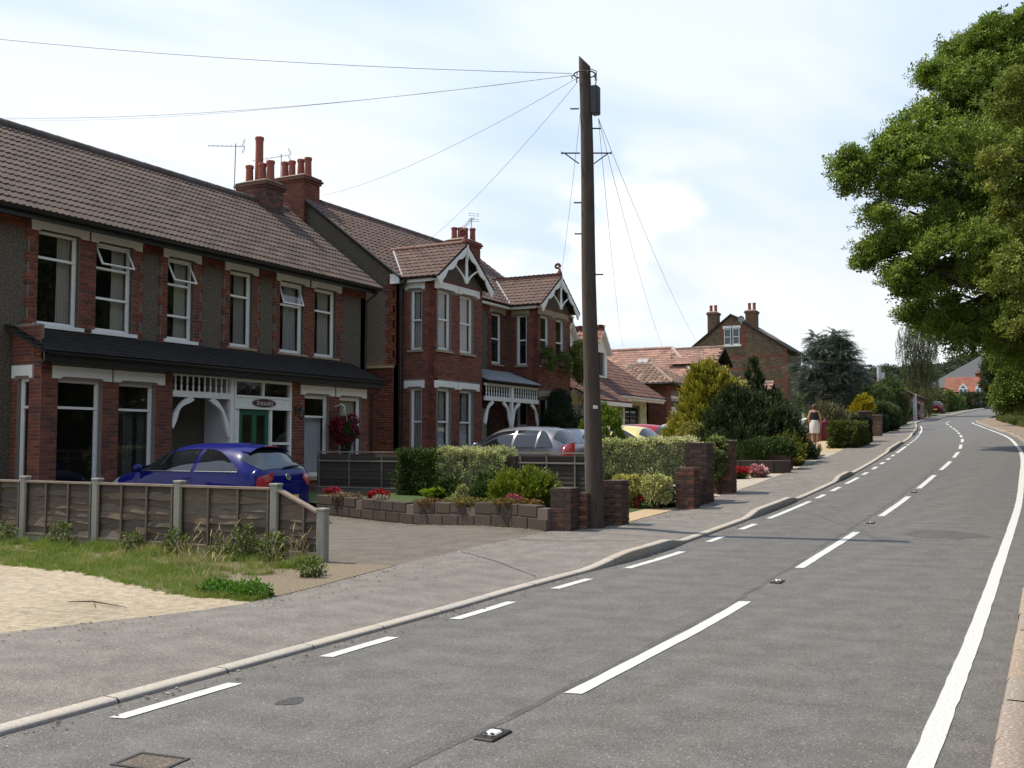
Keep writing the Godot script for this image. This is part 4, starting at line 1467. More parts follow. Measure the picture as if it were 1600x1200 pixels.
	for i in 10: pf.box(bl, 29.5 + i * .18, 29.54 + i * .18, .5, 1.38, -.06, -.02)
	pf.box(bl, 29.45, 29.53, .2, 1.62, -.09, .01)
	part(t, "balustrade", bl, M.white_paint)
	# main roof
	var e0 := W(-17.55, 6.64, S0 - .08)
	var slab := roof_slab(t, "roof", [e0, W(-17.55, 6.64, S1 + .1), W(-21.3, 9.5, S1 + .1), W(-21.3, 9.5, S0 - .08)], .08, M.dark_room)
	roof_slab(t, "rear_roof", [W(-25.0, 6.64, S0 - .08), W(-25.0, 6.64, S1 + .1), W(-21.3, 9.5, S1 + .1), W(-21.3, 9.5, S0 - .08)], .08, M.tile)
	var up2 := (W(-21.3, 9.5, 0) - W(-17.55, 6.64, 0)).normalized()
	var n2 := up2.cross(Vector3(0, 0, -1)).normalized()
	if n2.y < 0: n2 = -n2
	var tf := Fr.new(e0 + o - up2 * .02, Vector3(0, 0, -1), n2, up2)
	tiles(slab, tf, S1 - S0 + .18, 4.72, .26, .28, 1, .03, RED_TILE, 240, func(u: float, v: float) -> bool:
		var s := u + S0 - .08
		for k in bays:
			var half := 1.78 * (1.0 - v / 2.05)
			if v < 2.0 and absf(s - k[2]) < half - .1: return false
		return true)
	ridge_tiles(slab, W(-21.3, 9.51, S0 + .7) + o, W(-21.3, 9.51, S1 + .1) + o, .12, Color(.12, .085, .075))
	var fa := MB.new()
	fa.bb(W(X + .01, 6.5, 29.5) + o, W(-17.6, 6.62, 33.3) + o)
	part(t, "fascia", fa, M.white_paint)
	fa = MB.new()
	fa.bb(W(X - .1, 6.45, S0 - .1) + o, W(X + .22, 6.75, S0 - .04) + o)
	part(t, "fascia", fa, M.white_paint)
	var dp := MB.new()
	dp.tube([W(-17.5, 6.55, 26.2) + o, W(-17.68, 6.3, 26.2) + o, W(-17.7, .1, 26.2) + o], [.045], 8)
	part(t, "downpipe", dp, M.black_paint)
	gutter(t, W(-17.5, 6.6, S0 - .08) + o, W(-17.5, 6.6, 26.35) + o, M.black_paint, .06)
	var vb := MB.new()
	vb.tube([W(-17.56, 6.66, S0 - .1) + o, W(-21.25, 9.46, S0 - .1) + o], [.045], 5, Color(.12, .1, .09))
	part(t, "verge", vb, M.tile)
	chimney(t, -22.55, -21.25, 25.85, 26.65, 8.6, 10.3, [[-22.35, 26.2, .62, .12], [-22.05, 26.2, .62, .12], [-21.72, 26.25, .64, .12], [-21.42, 26.25, .66, .12]], r, RED_BRICK)
	chimney(t, -21.4, -20.5, 34.9, 36.1, 8.6, 9.75, [[-21.2, 35.2, .55, .12], [-21.0, 35.35, .55, .12], [-20.95, 35.65, .58, .12], [-20.75, 35.9, .6, .12]], r, RED_BRICK)
	aerial("tv aerial behind the pots of the second chimney stack", W(-22.9, 9.6, 26.6), 1.75, Vector3(-.85, -.18, .5).normalized(), 1.3)
	aerial("wide tv aerial over the far chimney of the gabled house", W(-20.9, 9.6, 36.0), 1.2, Vector3(-.75, -.12, -.65).normalized(), 1.3, 9)
	# window boxes of greenery on the right bay are added with the plants

# ---------------------------------------------------------------- bungalow, garage, chalet, tall brick house and the far ones
func frame_on(a: Vector3, b: Vector3, c: Vector3, o: Vector3) -> Fr:   # slope frame: a -> b along the eave, c above a
	var u := (b - a).normalized()
	var up := (c - a)
	up = (up - u * up.dot(u)).normalized()
	var n := u.cross(up)
	if n.y < 0: n = -n
	return Fr.new(a + o, u, n, up)

func plain_tiles(parent: Node3D, f: Fr, width: float, slope: float, tw: float, tl: float, pal: Array, keep = null, called := "roof_tiles") -> void:
	var mb := MB.new()
	for j in int(ceil(slope / tl)):
		for i in int(ceil(width / tw)) + 1:
			var a := i * tw - (tw * .5 if j % 2 else 0.0)
			if keep != null and not keep.call(a + tw * .5, (j + .5) * tl): continue
			if keep == null and (a < -.01 or a + tw > width + .02): continue
			var q := brick_col(rng, pal)
			var z := .02 + rng.randf() * .006
			mb.quad(f.p(a, (j + 1) * tl + .01, .004), f.p(a + tw * .97, (j + 1) * tl + .01, .004), f.p(a + tw * .97, j * tl, z), f.p(a, j * tl, z), q)
			mb.quad(f.p(a, j * tl, z), f.p(a + tw * .97, j * tl, z), f.p(a + tw * .97, j * tl, 0), f.p(a, j * tl, 0), q)
	part(parent, called, mb, M.tile, "stuff")

func make_bungalow() -> void:
	var t := thing("bungalow", "cream bungalow with two white dormers and a brown tiled roof", "house", W(-19.0, H(-17, 42), 42.8))
	var o := -t.position
	var g := H(-17.0, 42.0) - .3
	var f := fx(t, -17.6)
	var mb := MB.new()
	wall_holes(mb, f, 37.5, 47.8, g, 3.85, [Rect2(41.6, g + .3, 1.7, 2.3), Rect2(44.6, g + .3, 2.0, 2.5), Rect2(38.4, g + 1.1, 1.4, 1.3)], .25)
	for s in [37.5, 47.8]:
		mb.prism(PackedVector2Array([Vector2(-17.6, g), Vector2(-17.6, 3.85), Vector2(-21.2, 6.4), Vector2(-25, 3.85), Vector2(-25, g)]), W(0, 0, s) + o, Vector3.RIGHT, Vector3.UP, Vector3(0, 0, -.25 if s < 40 else .25))
	mb.bb(W(-25, g, 37.8) + o, W(-24.8, 3.85, 47.5) + o)
	mb.bb(W(-21.5, g, 37.8) + o, W(-21.4, 3.85, 47.5) + o)
	part(t, "wall", mb, M.render_cream)
	for q in [[41.6, 43.3, g + .3, g + 2.6], [44.6, 46.6, g + .3, g + 2.8], [38.4, 39.8, g + 1.1, g + 2.4]]:
		window(t, f, q[0], q[1], q[2], q[3], {"bars": [.78], "mull": [.5], "col": Color(.12, .1, .09), "fw": .09})
	var rf := roof_slab(t, "roof", [W(-16.9, 3.72, 37.2), W(-16.9, 3.72, 48.1), W(-21.2, 6.62, 48.1), W(-21.2, 6.62, 37.2)], .1, M.dark_room)
	roof_slab(t, "rear_roof", [W(-25.5, 3.72, 37.2), W(-25.5, 3.72, 48.1), W(-21.2, 6.62, 48.1), W(-21.2, 6.62, 37.2)], .1, M.tile)
	var e0 := W(-16.88, 3.73, 37.2)
	tiles(rf, frame_on(e0, W(-16.88, 3.73, 48.1), W(-21.2, 6.64, 37.2), o), 10.9, 5.2, .3, .33, 2, .025, [Color(.17, .085, .062), Color(.14, .07, .055), Color(.2, .1, .07), Color(.16, .085, .07)], 0)
	ridge_tiles(rf, W(-21.2, 6.66, 37.2) + o, W(-21.2, 6.66, 48.1) + o)
	var fa := MB.new()
	fa.bb(W(-16.93, 3.5, 37.2) + o, W(-16.88, 3.7, 48.1) + o)
	part(t, "fascia", fa, M.white_paint)
	gutter(t, W(-16.82, 3.66, 37.2) + o, W(-16.82, 3.66, 48.1) + o, M.white_paint)
	# porch lean-to roof in front of the left half
	var pr := roof_slab(t, "porch_roof", [W(-15.9, 3.28, 37.4), W(-15.9, 3.28, 41.2), W(-17.3, 3.98, 41.2), W(-17.3, 3.98, 37.4)], .06, M.dark_room)
	tiles(pr, frame_on(W(-15.9, 3.29, 37.4), W(-15.9, 3.29, 41.2), W(-17.3, 3.99, 37.4), o), 3.8, 1.5, .3, .3, 2, .025, [Color(.17, .085, .062), Color(.14, .07, .055), Color(.2, .1, .07), Color(.16, .085, .07)], 0)
	var pf := MB.new()
	pf.bb(W(-15.95, 3.1, 37.4) + o, W(-15.9, 3.26, 41.2) + o)
	part(t, "porch_fascia", pf, M.white_paint)
	var pw := MB.new()
	pw.bb(W(-17.3, g, 37.5) + o, W(-16.2, 3.1, 37.7) + o)
	pw.bb(W(-17.3, g, 40.9) + o, W(-16.2, 3.1, 41.1) + o)
	pw.bb(W(-16.4, g, 37.71) + o, W(-16.2, 3.1, 38.2) + o)
	part(t, "porch_wall", pw, M.render_cream)
	# dormers
	for k in [[38.6, 40.0], [42.0, 43.5]]:
		var a: float = k[0]
		var b: float = k[1]
		var m: float = (a + b) / 2
		var xf := -18.0
		var df := fx(t, xf)
		var dm := MB.new()
		wall_holes(dm, df, a, b, 4.4, 5.75, [Rect2(a + .3, 4.62, b - a - .6, 1.05)], .1)
		dm.prism(PackedVector2Array([Vector2(a, 5.75), Vector2(b, 5.75), Vector2(m, 6.6)]), df.p(0, 0, -.1), df.u, df.up, df.n * .1)
		dm.bb(W(xf - .1, 4.4, a) + o, W(xf - 2.2, 5.75, a + .08) + o)
		dm.bb(W(xf - .1, 4.4, b - .08) + o, W(xf - 2.2, 5.75, b) + o)
		var d := part(t, "dormer", dm, M.white_paint)
		var wd := MB.new()
		df.box(wd, a + .3, b - .3, 4.62, 4.66, -.08, .0, Color(.1, .08, .07))
		df.box(wd, m - .03, m + .03, 4.66, 5.67, -.08, .0, Color(.1, .08, .07))
		var wn := part(d, "window", wd, M.plain)
		wn.name = "window_frame"
		var pg := MB.new()
		pg.quad(df.p(a + .3, 5.67, -.05), df.p(b - .3, 5.67, -.05), df.p(b - .3, 4.62, -.05), df.p(a + .3, 4.62, -.05))
		part(d, "pane", pg, M.glass)
		for sd in 2:
			var se: float = a - .2 if sd == 0 else b + .2
			var rs := roof_slab(t, "dormer_roof", [W(xf + .2, 5.6, se), W(xf + .2, 6.72, m), W(-21.3, 6.72, m), W(-19.7, 5.6, se)], .05, M.white_paint)
			var rf2 := frame_on(W(xf + .2, 5.61, se), W(-21, 5.61, se), W(xf + .2, 6.73, m), o)
			tiles(rs, rf2, 3.4, 1.45, .25, .28, 1, .03, [Color(.28, .13, .09), Color(.22, .1, .075), Color(.34, .17, .12), Color(.18, .09, .07)], 0, func(u: float, v: float) -> bool: return u < 1.8 + 1.4 * v / 1.45)
	# gable vent panel of red tile on the nearer dormer
	for s in [40.9, 43.9]:
		var hb := thing("hanging_basket", "dark hanging basket on the cream wall, %s patio door" % ("left of the first" if s < 42 else "left of the second"), "basket", W(-17.35, g + 1.75, s), "baskets on the bungalow wall")
		var bm := MB.new()
		bm.lathe(Vector3.ZERO, [[.02, -.18], [.14, -.12], [.2, 0], [.19, .01]], 10, Color(.05, .035, .03))
		bm.line(Vector3(-.25, .5, 0), Vector3(0, .5, 0), .012)
		bm.line(Vector3(0, .5, 0), Vector3(.19, 0, 0), .006)
		bm.line(Vector3(0, .5, 0), Vector3(-.19, 0, 0), .006)
		part(hb, "bowl", bm, M.plain)
		foliage(hb, "plant", [[Vector3(0, .05, 0), Vector3(.25, .18, .25)]], 260, "small", "leaf_dull", [.5, .8], Color(.03, .06, .02), Color(.09, .03, .04), 77)

func make_garage() -> void:
	var r := RandomNumberGenerator.new()
	r.seed = 12
	var g := H(-17.0, 50.0) - .2
	var t := thing("garage", "hip roofed brick garage with a tall white door", "garage", W(-18.5, H(-18.5, 51), 51.5))
	var o := -t.position
	var f := fx(t, -17.3)
	var mb := MB.new()
	wall_holes(mb, f, 49.7, 53.4, g, 4.6, [Rect2(50.4, g + .1, 2.4, 2.9)], .25)
	mb.bb(W(-21.5, g, 49.7) + o, W(-17.55, 4.6, 49.95) + o)
	mb.bb(W(-21.5, g, 53.15) + o, W(-17.55, 4.6, 53.4) + o)
	mb.bb(W(-21.5, g, 49.96) + o, W(-21.3, 4.6, 53.14) + o)
	var w := part(t, "wall", mb, M.mortar)
	var bm := MB.new()
	bricks(bm, f, 49.7, 53.4, g + .05, 4.6, [Rect2(50.4, g + .1, 2.4, 3.3)], r, RED_BRICK)
	bricks(bm, fs(t, 49.7), -21.5, -17.3, g + .05, 4.6, [], r, RED_BRICK)
	part(w, "bricks", bm, M.brick, "stuff")
	var dm := MB.new()
	f.box(dm, 50.4, 52.8, g + .1, g + 3.0, -.16, -.1)
	for i in 5: f.box(dm, 50.5 + i * .46, 50.9 + i * .46, g + .2, g + 2.5, -.1, -.085)
	f.box(dm, 50.3, 52.9, g + 3.0, g + 3.15, -.1, .03)
	var dr := part(t, "door", dm, M.white_paint)
	var dl := MB.new()
	f.box(dl, 50.5, 52.7, g + 2.6, g + 2.9, -.1, -.08, Color(.05, .05, .05))
	part(dr, "dark_lights", dl, M.plain)
	# hipped roof
	var c := [W(-16.8, 4.62, 49.2), W(-16.8, 4.62, 53.9), W(-22.0, 4.62, 53.9), W(-22.0, 4.62, 49.2)]
	var ra := W(-18.7, 5.75, 51.5)
	var rb := W(-20.1, 5.75, 51.5)
	var pal := [Color(.25, .15, .1), Color(.2, .12, .085), Color(.3, .19, .13), Color(.17, .11, .085)]
	var s1 := roof_slab(t, "roof", [c[3], c[0], ra, rb], .08, M.tile)
	var fr := frame_on(c[3], c[0], rb, o)
	var L := 5.2
	tiles(s1, frame_on(c[3], c[0], W(-22.0, 5.75, 51.5), o), L, 2.6, .3, .32, 1, .045, pal, 0, func(u: float, v: float) -> bool: return u > v / 2.56 * 1.9 and u < L - v / 2.56 * 1.9)
	var s2 := roof_slab(t, "hip_roof", [c[0], c[1], ra], .08, M.tile)
	tiles(s2, frame_on(c[0], c[1], W(-18.7, 5.75, 49.2), o), 4.7, 2.2, .3, .32, 1, .045, pal, 0, func(u: float, v: float) -> bool: return u > v / 2.21 * 2.35 and u < 4.7 - v / 2.21 * 2.35)
	roof_slab(t, "rear_roof", [c[1], c[2], rb, ra], .08, M.tile)
	ridge_tiles(t, ra + o, c[0] + o, .1, Color(.26, .19, .14))
	ridge_tiles(t, rb + o, ra + o, .1, Color(.26, .19, .14))
	gutter(t, W(-16.74, 4.58, 49.2) + o, W(-16.74, 4.58, 53.9) + o, M.black_paint)
	gutter(t, W(-22, 4.58, 49.13) + o, W(-16.75, 4.58, 49.13) + o, M.black_paint)
	var sf := MB.new()
	sf.bb(W(-17.29, 4.5, 49.25) + o, W(-16.82, 4.53, 53.85) + o)
	part(t, "soffit", sf, M.black_paint)
	# small dark stack behind it with an aerial
	var k := thing("chimney_stack", "small dark brick stack with an aerial, behind the garage roof", "chimney", W(-16.9, H(-17, 54), 54.6))
	chimney(k, -17.15, -16.65, 54.3, 54.85, g, 5.75, [[-16.9, 54.6, .25, .1]], r, PIER_BRICK)
	aerial("tv aerial on the small dark brick stack", W(-17.1, 5.6, 54.4), 1.15, Vector3(-.8, 0, .4).normalized(), 1.0)
	# white wall beyond the garage
	var ww := thing("white_wall", "plain white rendered wall right of the garage", "wall", W(-16.6, H(-16.6, 56), 56.0))
	var wm := MB.new()
	wm.cbox(Vector3(0, 1.5, 0), Vector3(.25, 3.4, 3.0), .02)
	part(ww, "wall", wm, M.white_paint)

func make_chalet() -> void:
	var g := H(-20, 58.0) - .3
	var t := thing("chalet_bungalow", "bungalow under a broad pink tiled hipped roof with a skylight", "house", W(-22.0, H(-22, 60), 60.0))
	var o := -t.position
	var rt := 7.4
	var ev := 4.3
	var ra := W(-20.5, rt, 60.0)
	var rb := W(-30.0, rt, 60.0)
	var c := [W(-16.9, ev, 56.2), W(-16.9, ev, 63.8), W(-33.0, ev, 63.8), W(-33.0, ev, 56.2)]
	var mb := MB.new()
	mb.bb(W(-32.5, g, 56.7) + o, W(-17.4, ev, 63.3) + o)
	part(t, "wall", mb, M.white_paint)
	var s1 := roof_slab(t, "roof", [c[3], c[0], ra, rb], .1, M.dark_room)
	var fr := frame_on(c[3], c[0], W(-33.0, rt, 60.0), o)
	plain_tiles(s1, fr, 16.1, 4.9, .34, .24, PINK_TILE, func(u: float, v: float) -> bool: return u < 16.1 - v / 4.9 * 3.6 and u > 5.0)
	var s2 := roof_slab(t, "hip_roof", [c[0], c[1], ra], .1, M.dark_room)
	plain_tiles(s2, frame_on(c[0], c[1], W(-20.5, rt, 56.2), o), 7.6, 4.75, .34, .24, PINK_TILE, func(u: float, v: float) -> bool: return u > v / 4.75 * 3.8 and u < 7.6 - v / 4.75 * 3.8)
	roof_slab(t, "rear_roof", [c[1], c[2], rb, ra], .1, M.tile)
	ridge_tiles(t, ra + o, c[0] + o, .11, Color(.5, .4, .34))
	ridge_tiles(t, rb + o, ra + o, .12, Color(.42, .25, .2))
	var sk := MB.new()
	var q := fr
	var uu := 10.6
	q.box(sk, uu, uu + .75, 2.75, 3.75, .02, .09, Color(.25, .25, .27))
	var sp := part(t, "skylight", sk, M.plain)
	var sg := MB.new()
	q.box(sg, uu + .07, uu + .68, 2.83, 3.67, .091, .1)
	part(sp, "pane", sg, M.lead)
	# dormer on the hipped end
	var dm := MB.new()
	var a := 58.6
	var b := 61.4
	dm.bb(W(-19.8, 5.2, a) + o, W(-17.6, 6.35, b) + o, Color(.06, .045, .04))
	var d := part(t, "dormer", dm, M.plain)
	var df := fx(t, -17.59)
	dm = MB.new()
	for i in 3: df.box(dm, 59.2 + i * .55, 59.65 + i * .55, 5.35, 6.2, 0, .03, Color(.75, .75, .75))
	part(d, "window_panel", dm, M.lead)
	for sd in 2:
		var se: float = a - .35 if sd == 0 else b + .35
		var rs := roof_slab(t, "dormer_roof", [W(-17.2, 6.25, se), W(-17.2, 7.3, 60.0), W(-20.6, 7.3, 60.0), W(-20.0, 6.25, se)], .06, M.dark_room)
		plain_tiles(rs, frame_on(W(-20.3, 6.26, se), W(-17.2, 6.26, se), W(-20.3, 7.31, 60.0), o), 3.1, 2.05, .34, .24, PINK_TILE)
	ridge_tiles(t, W(-20.4, 7.32, 60) + o, W(-17.2, 7.32, 60) + o, .1, Color(.46, .34, .28))
	# small outbuilding with the same tiles
	var h := thing("outbuilding", "small outbuilding with a pink tiled gable roof amid the shrubs", "outbuilding", W(-16.8, H(-16.8, 65), 65.0))
	o = -h.position
	var hm := MB.new()
	hm.prism(PackedVector2Array([Vector2(64.2, 1.6), Vector2(64.2, 4.5), Vector2(65.3, 5.35), Vector2(66.4, 4.5), Vector2(66.4, 1.6)]), W(-15.9, 0, 0) + o, Vector3(0, 0, -1), Vector3.UP, Vector3(-2.2, 0, 0), Color(.5, .42, .25))
	part(h, "wall", hm, M.plain)
	for sd in 2:
		var se: float = 63.8 if sd == 0 else 66.8
		var rs := roof_slab(h, "roof", [W(-15.6, 4.4, se), W(-15.6, 5.42, 65.3), W(-18.3, 5.42, 65.3), W(-18.3, 4.4, se)], .06, M.dark_room)
		plain_tiles(rs, frame_on(W(-18.3, 4.41, se), W(-15.6, 4.41, se), W(-18.3, 5.43, 65.3), o), 2.7, 1.82, .34, .24, PINK_TILE)
	ridge_tiles(h, W(-18.3, 5.44, 65.3) + o, W(-15.6, 5.44, 65.3) + o, .1, Color(.5, .4, .34))
	var hw := MB.new()
	fs(h, 64.19).box(hw, -17.3, -16.9, 3.2, 4.2, 0, .03, Color(.1, .08, .06))
	part(h, "window", hw, M.plain)

func make_brick_house() -> void:
	var r := RandomNumberGenerator.new()
	r.seed = 90
	var t := thing("tall_brick_house", "tall brown brick house seen gable end on, with two chimney stacks", "house", W(-20.3, H(-20, 75), 76.0))
	var o := -t.position
	var g := prof(74) - .5
	var pal := [Color(.17, .115, .06), Color(.14, .095, .055), Color(.2, .14, .075), Color(.12, .08, .055)]
	var red := [Color(.25, .075, .04), Color(.22, .065, .04)]
	var f := fs(t, 74.0)
	var poly := PackedVector2Array([Vector2(-24.0, g), Vector2(-24.0, 8.55), Vector2(-22.6, 9.35), Vector2(-20.76, 11.0), Vector2(-18.7, 9.8), Vector2(-16.7, 8.4), Vector2(-16.7, g)])
	var mb := MB.new()
	mb.prism(poly, f.p(0, 0, 0), f.u, f.up, Vector3(0, 0, -4.6))
	var w := part(t, "wall", mb, M.mortar_dark)
	var bm := MB.new()
	var win := Rect2(-21.3, 8.75, 1.2, 1.45)
	var n := 0
	var y := g
	while y < 10.9:
		var lo := -24.0
		var hi := -16.7
		if y > 8.5: lo = lerpf(-24.0, -20.9, clampf((y - 8.55) / 2.4, 0, 1))
		if y > 8.4: hi = lerpf(-16.7, -20.6, clampf((y - 8.4) / 2.55, 0, 1))
		var band := absf(y - 7.85) < .12 or absf(y - 6.98) < .1 or absf(y - 5.95) < .1
		var x := lo + (.11 if n % 2 else 0.0)
		while x < hi - .1:
			var e := minf(x + .225, hi) - .01
			if not (win.has_point(Vector2(x + .1, y + .03))):
				var p: Array = red if band or x > -17.05 or (absf(x - win.get_center().x) < .95 and y > 8.6 and y < 10.3) else pal
				one_brick(bm, f, x, e, y, y + .066, .01, brick_col(r, p))
			x += .225
		y += .075
		n += 1
	bricks(bm, fx(t, -16.7), 74.0, 78.6, g, 8.4, [], r, pal, .01)
	part(w, "bricks", bm, M.brick, "stuff")
	for k in [[-21.28, -20.78], [-20.64, -20.14]]:
		var wm := MB.new()
		f.box(wm, k[0], k[1], 8.8, 10.0, -.02, .004, Color(.12, .14, .18))
		f.box(wm, k[0], k[0] + .045, 8.8, 10.0, .001, .03)
		f.box(wm, k[1] - .045, k[1], 8.8, 10.0, .001, .03)
		f.box(wm, k[0] + .07, k[1] - .07, 8.8, 8.88, .001, .03)
		f.box(wm, k[0] + .07, k[1] - .07, 9.95, 10.0, .001, .03)
		f.box(wm, k[0] + .07, k[1] - .07, 9.37, 9.42, .001, .04)
		var wn := part(t, "window", wm, M.white_paint)
		lintel(t, f, k[0] - .1, k[1] + .1, 10.0, 10.22, M.white_paint)
	sill(t, f, -21.4, -20.0, 8.8, M.white_paint, .12)
	for k in [[W(-24.2, 8.45, 73.85), W(-20.76, 11.1, 73.85), W(-20.76, 11.1, 78.8), W(-24.2, 8.45, 78.8)], [W(-16.3, 8.2, 73.85), W(-20.76, 11.1, 73.85), W(-20.76, 11.1, 78.8), W(-16.3, 8.2, 78.8)]]:
		roof_slab(t, "roof", k, .12, M.slate)
	chimney(t, -22.55, -21.85, 74.05, 74.9, 9.0, 11.35, [[-22.4, 74.5, .55, .12], [-22.05, 74.5, .55, .12]], r, [Color(.15, .1, .06), Color(.13, .08, .05), Color(.2, .09, .05)])
	chimney(t, -19.7, -18.95, 74.05, 74.9, 8.8, 11.3, [[-19.5, 74.5, .6, .12], [-19.15, 74.5, .6, .12]], r, [Color(.15, .1, .06), Color(.13, .08, .05), Color(.2, .09, .05)])
	var sd := thing("satellite_dish", "small satellite dish beside the right hand chimney stack", "dish", W(-19.95, 10.55, 73.8))
	var dm := MB.new()
	dm.lathe(Vector3(0, .1, 0), [[.0, -.06], [.12, -.04], [.22, .0], [.25, .03]], 14, Color(.3, .3, .3), Basis(Vector3(1, .4, .2).normalized(), 1.9))
	dm.line(Vector3(0, .1, 0), Vector3(0, -.25, -.15), .02)
	part(sd, "reflector", dm, M.plain)

func make_distant_houses() -> void:
	# long brown roofed house behind the birch
	var t := thing("long_house", "low red brick house with a long brown roof behind the weeping tree", "house", W(-13.0, prof(104), 104.0))
	var o := -t.position
	var mb := MB.new()
	mb.prism(PackedVector2Array([Vector2(-17.5, 3.0), Vector2(-17.5, 6.2), Vector2(-14.5, 7.6), Vector2(-11.5, 6.2), Vector2(-11.5, 3.0)]), W(0, 0, 100) + o, Vector3.RIGHT, Vector3.UP, Vector3(0, 0, -12), Color(.3, .1, .075))
	part(t, "wall", mb, M.plain)
	for k in [[-11.1, -14.5], [-17.9, -14.5]]:
		var rs := roof_slab(t, "roof", [W(k[0], 6.0, 99.6), W(k[0], 6.0, 112.4), W(k[1], 7.75, 112.4), W(k[1], 7.75, 99.6)], .12, M.dark_room)
		if k[0] > -12: plain_tiles(rs, frame_on(W(k[0], 6.02, 99.6), W(k[0], 6.02, 112.4), W(k[1], 7.77, 99.6), o), 12.8, 3.8, .5, .35, [Color(.2, .13, .1), Color(.17, .11, .085), Color(.23, .15, .115), Color(.19, .13, .1)])
	for i in 4:
		var wm := MB.new()
		fx(t, -11.49).box(wm, 101 + i * 2.8, 102.2 + i * 2.8, 4.4, 5.6, 0, .04, Color(.6, .6, .58))
		fx(t, -11.44).box(wm, 101.1 + i * 2.8, 102.1 + i * 2.8, 4.5, 5.5, 0, .02, Color(.05, .05, .06))
		part(t, "window", wm, M.plain)
	var pm := MB.new()
	pm.bb(W(-11.3, 3.0, 100.6) + o, W(-11.0, 6.1, 100.9) + o, Color(.62, .6, .56))
	part(t, "white_post", pm, M.plain)
	# red brick house with arched white windows further up the road
	t = thing("red_brick_house", "far red brick house with pointed white dormer windows", "house", W(-10.0, prof(150), 152.0))
	o = -t.position
	var f := fs(t, 150.0)
	var w := MB.new()
	w.prism(PackedVector2Array([Vector2(-14, 5.5), Vector2(-14, 8.6), Vector2(-6.5, 8.6), Vector2(-6.5, 5.5)]), f.p(0, 0), f.u, f.up, Vector3(0, 0, -6), Color(.34, .085, .055))
	part(t, "wall", w, M.plain)
	var rr := roof_slab(t, "roof", [W(-14.3, 8.4, 149.7), W(-6.2, 8.4, 149.7), W(-8.4, 11.3, 153.0), W(-14.3, 11.3, 153.0)], .15, M.dark_room)
	plain_tiles(rr, frame_on(W(-14.3, 8.42, 149.7), W(-6.2, 8.42, 149.7), W(-14.3, 11.32, 153), o), 8.1, 4.4, .6, .45, [Color(.27, .1, .06), Color(.24, .088, .055), Color(.3, .115, .07), Color(.25, .098, .062)], func(u: float, v: float) -> bool: return u < 8.1 - v / 4.4 * 2.2)
	roof_slab(t, "rear_roof", [W(-14.3, 8.4, 156.3), W(-6.2, 8.4, 156.3), W(-8.4, 11.3, 153.0), W(-14.3, 11.3, 153.0)], .15, M.tile)
	roof_slab(t, "hip_roof", [W(-6.2, 8.4, 149.7), W(-6.2, 8.4, 156.3), W(-8.4, 11.3, 153.0)], .15, M.terracotta)
	for x in [-11.2, -8.3]:
		var dm := MB.new()
		dm.prism(PackedVector2Array([Vector2(x - .75, 7.2), Vector2(x - .75, 9.2), Vector2(x, 10.1), Vector2(x + .75, 9.2), Vector2(x + .75, 7.2)]), f.p(0, 0, .02), f.u, f.up, f.n * .25, Color(.8, .8, .8))
		var d := part(t, "dormer", dm, M.plain)
		for k in [-.38, .38]:
			var gm := MB.new()
			f.box(gm, x + k - .26, x + k + .26, 7.4, 8.9, .271, .3, Color(.1, .11, .13))
			part(d, "pane", gm, M.plain)
		dm = MB.new()
		dm.prism(PackedVector2Array([Vector2(x - .4, 9.15), Vector2(x, 9.7), Vector2(x + .4, 9.15)]), f.p(0, 0, .271), f.u, f.up, f.n * .03, Color(.12, .1, .1))
		part(d, "panel", dm, M.plain)
	for x in [-8.3, -11.2]:
		var gm := MB.new()
		f.box(gm, x - .7, x + .7, 5.7, 6.6, .0, .05, Color(.75, .75, .75))
		f.box(gm, x - .55, x - .05, 5.8, 6.5, .051, .07, Color(.1, .1, .12))
		f.box(gm, x + .05, x + .55, 5.8, 6.5, .051, .07, Color(.1, .1, .12))
		part(t, "window", gm, M.plain)
	chimney(t, -9.2, -8.0, 153.2, 154.2, 10.2, 12.2, [[-8.9, 153.7, .5, .14], [-8.3, 153.7, .5, .14]], rng, RED_BRICK)
	t.scale = Vector3.ONE * .88
	t.position = W(-11.9, prof(187), 187.4)
	# slate roofed hall behind it
	t = thing("slate_roofed_hall", "big dark slate roof rising behind the far red house", "house", W(-11.0, prof(212), 214.0))
	o = -t.position
	w = MB.new()
	w.bb(W(-21, 6, 208) + o, W(-4.0, 12.2, 222) + o, Color(.28, .08, .055))
	part(t, "wall", w, M.plain)
	var q := [W(-21.6, 12.0, 207.4), W(-3.4, 12.0, 207.4), W(-3.4, 12.0, 222.6), W(-21.6, 12.0, 222.6)]
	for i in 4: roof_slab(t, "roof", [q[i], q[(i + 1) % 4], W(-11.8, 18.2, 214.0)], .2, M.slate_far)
	# white gabled cottage at the bend
	t = thing("white_cottage", "tiny white gabled cottage beside the trees at the far bend", "house", W(-6.2, prof(196), 201.0))
	o = -t.position
	w = MB.new()
	w.prism(PackedVector2Array([Vector2(-7.4, 6.5), Vector2(-7.4, 9.4), Vector2(-6.2, 11.8), Vector2(-5.0, 9.4), Vector2(-5.0, 6.5)]), W(0, 0, 199) + o, Vector3.RIGHT, Vector3.UP, Vector3(0, 0, -4), Color(.75, .75, .74))
	part(t, "wall", w, M.plain)
	for k in [[-7.7, -6.2], [-4.7, -6.2]]:
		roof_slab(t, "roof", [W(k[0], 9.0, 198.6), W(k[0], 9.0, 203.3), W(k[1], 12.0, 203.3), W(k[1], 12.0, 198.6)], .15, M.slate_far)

# ---------------------------------------------------------------- pole, wires, fence, walls, small things in the road
func wirecurve(a: Vector3, b: Vector3, sag: float, n := 14) -> Array:
	var p := []
	for i in n + 1:
		var k := float(i) / n
		p.append(a.lerp(b, k) + Vector3.DOWN * sag * 4.0 * k * (1.0 - k))
	return p

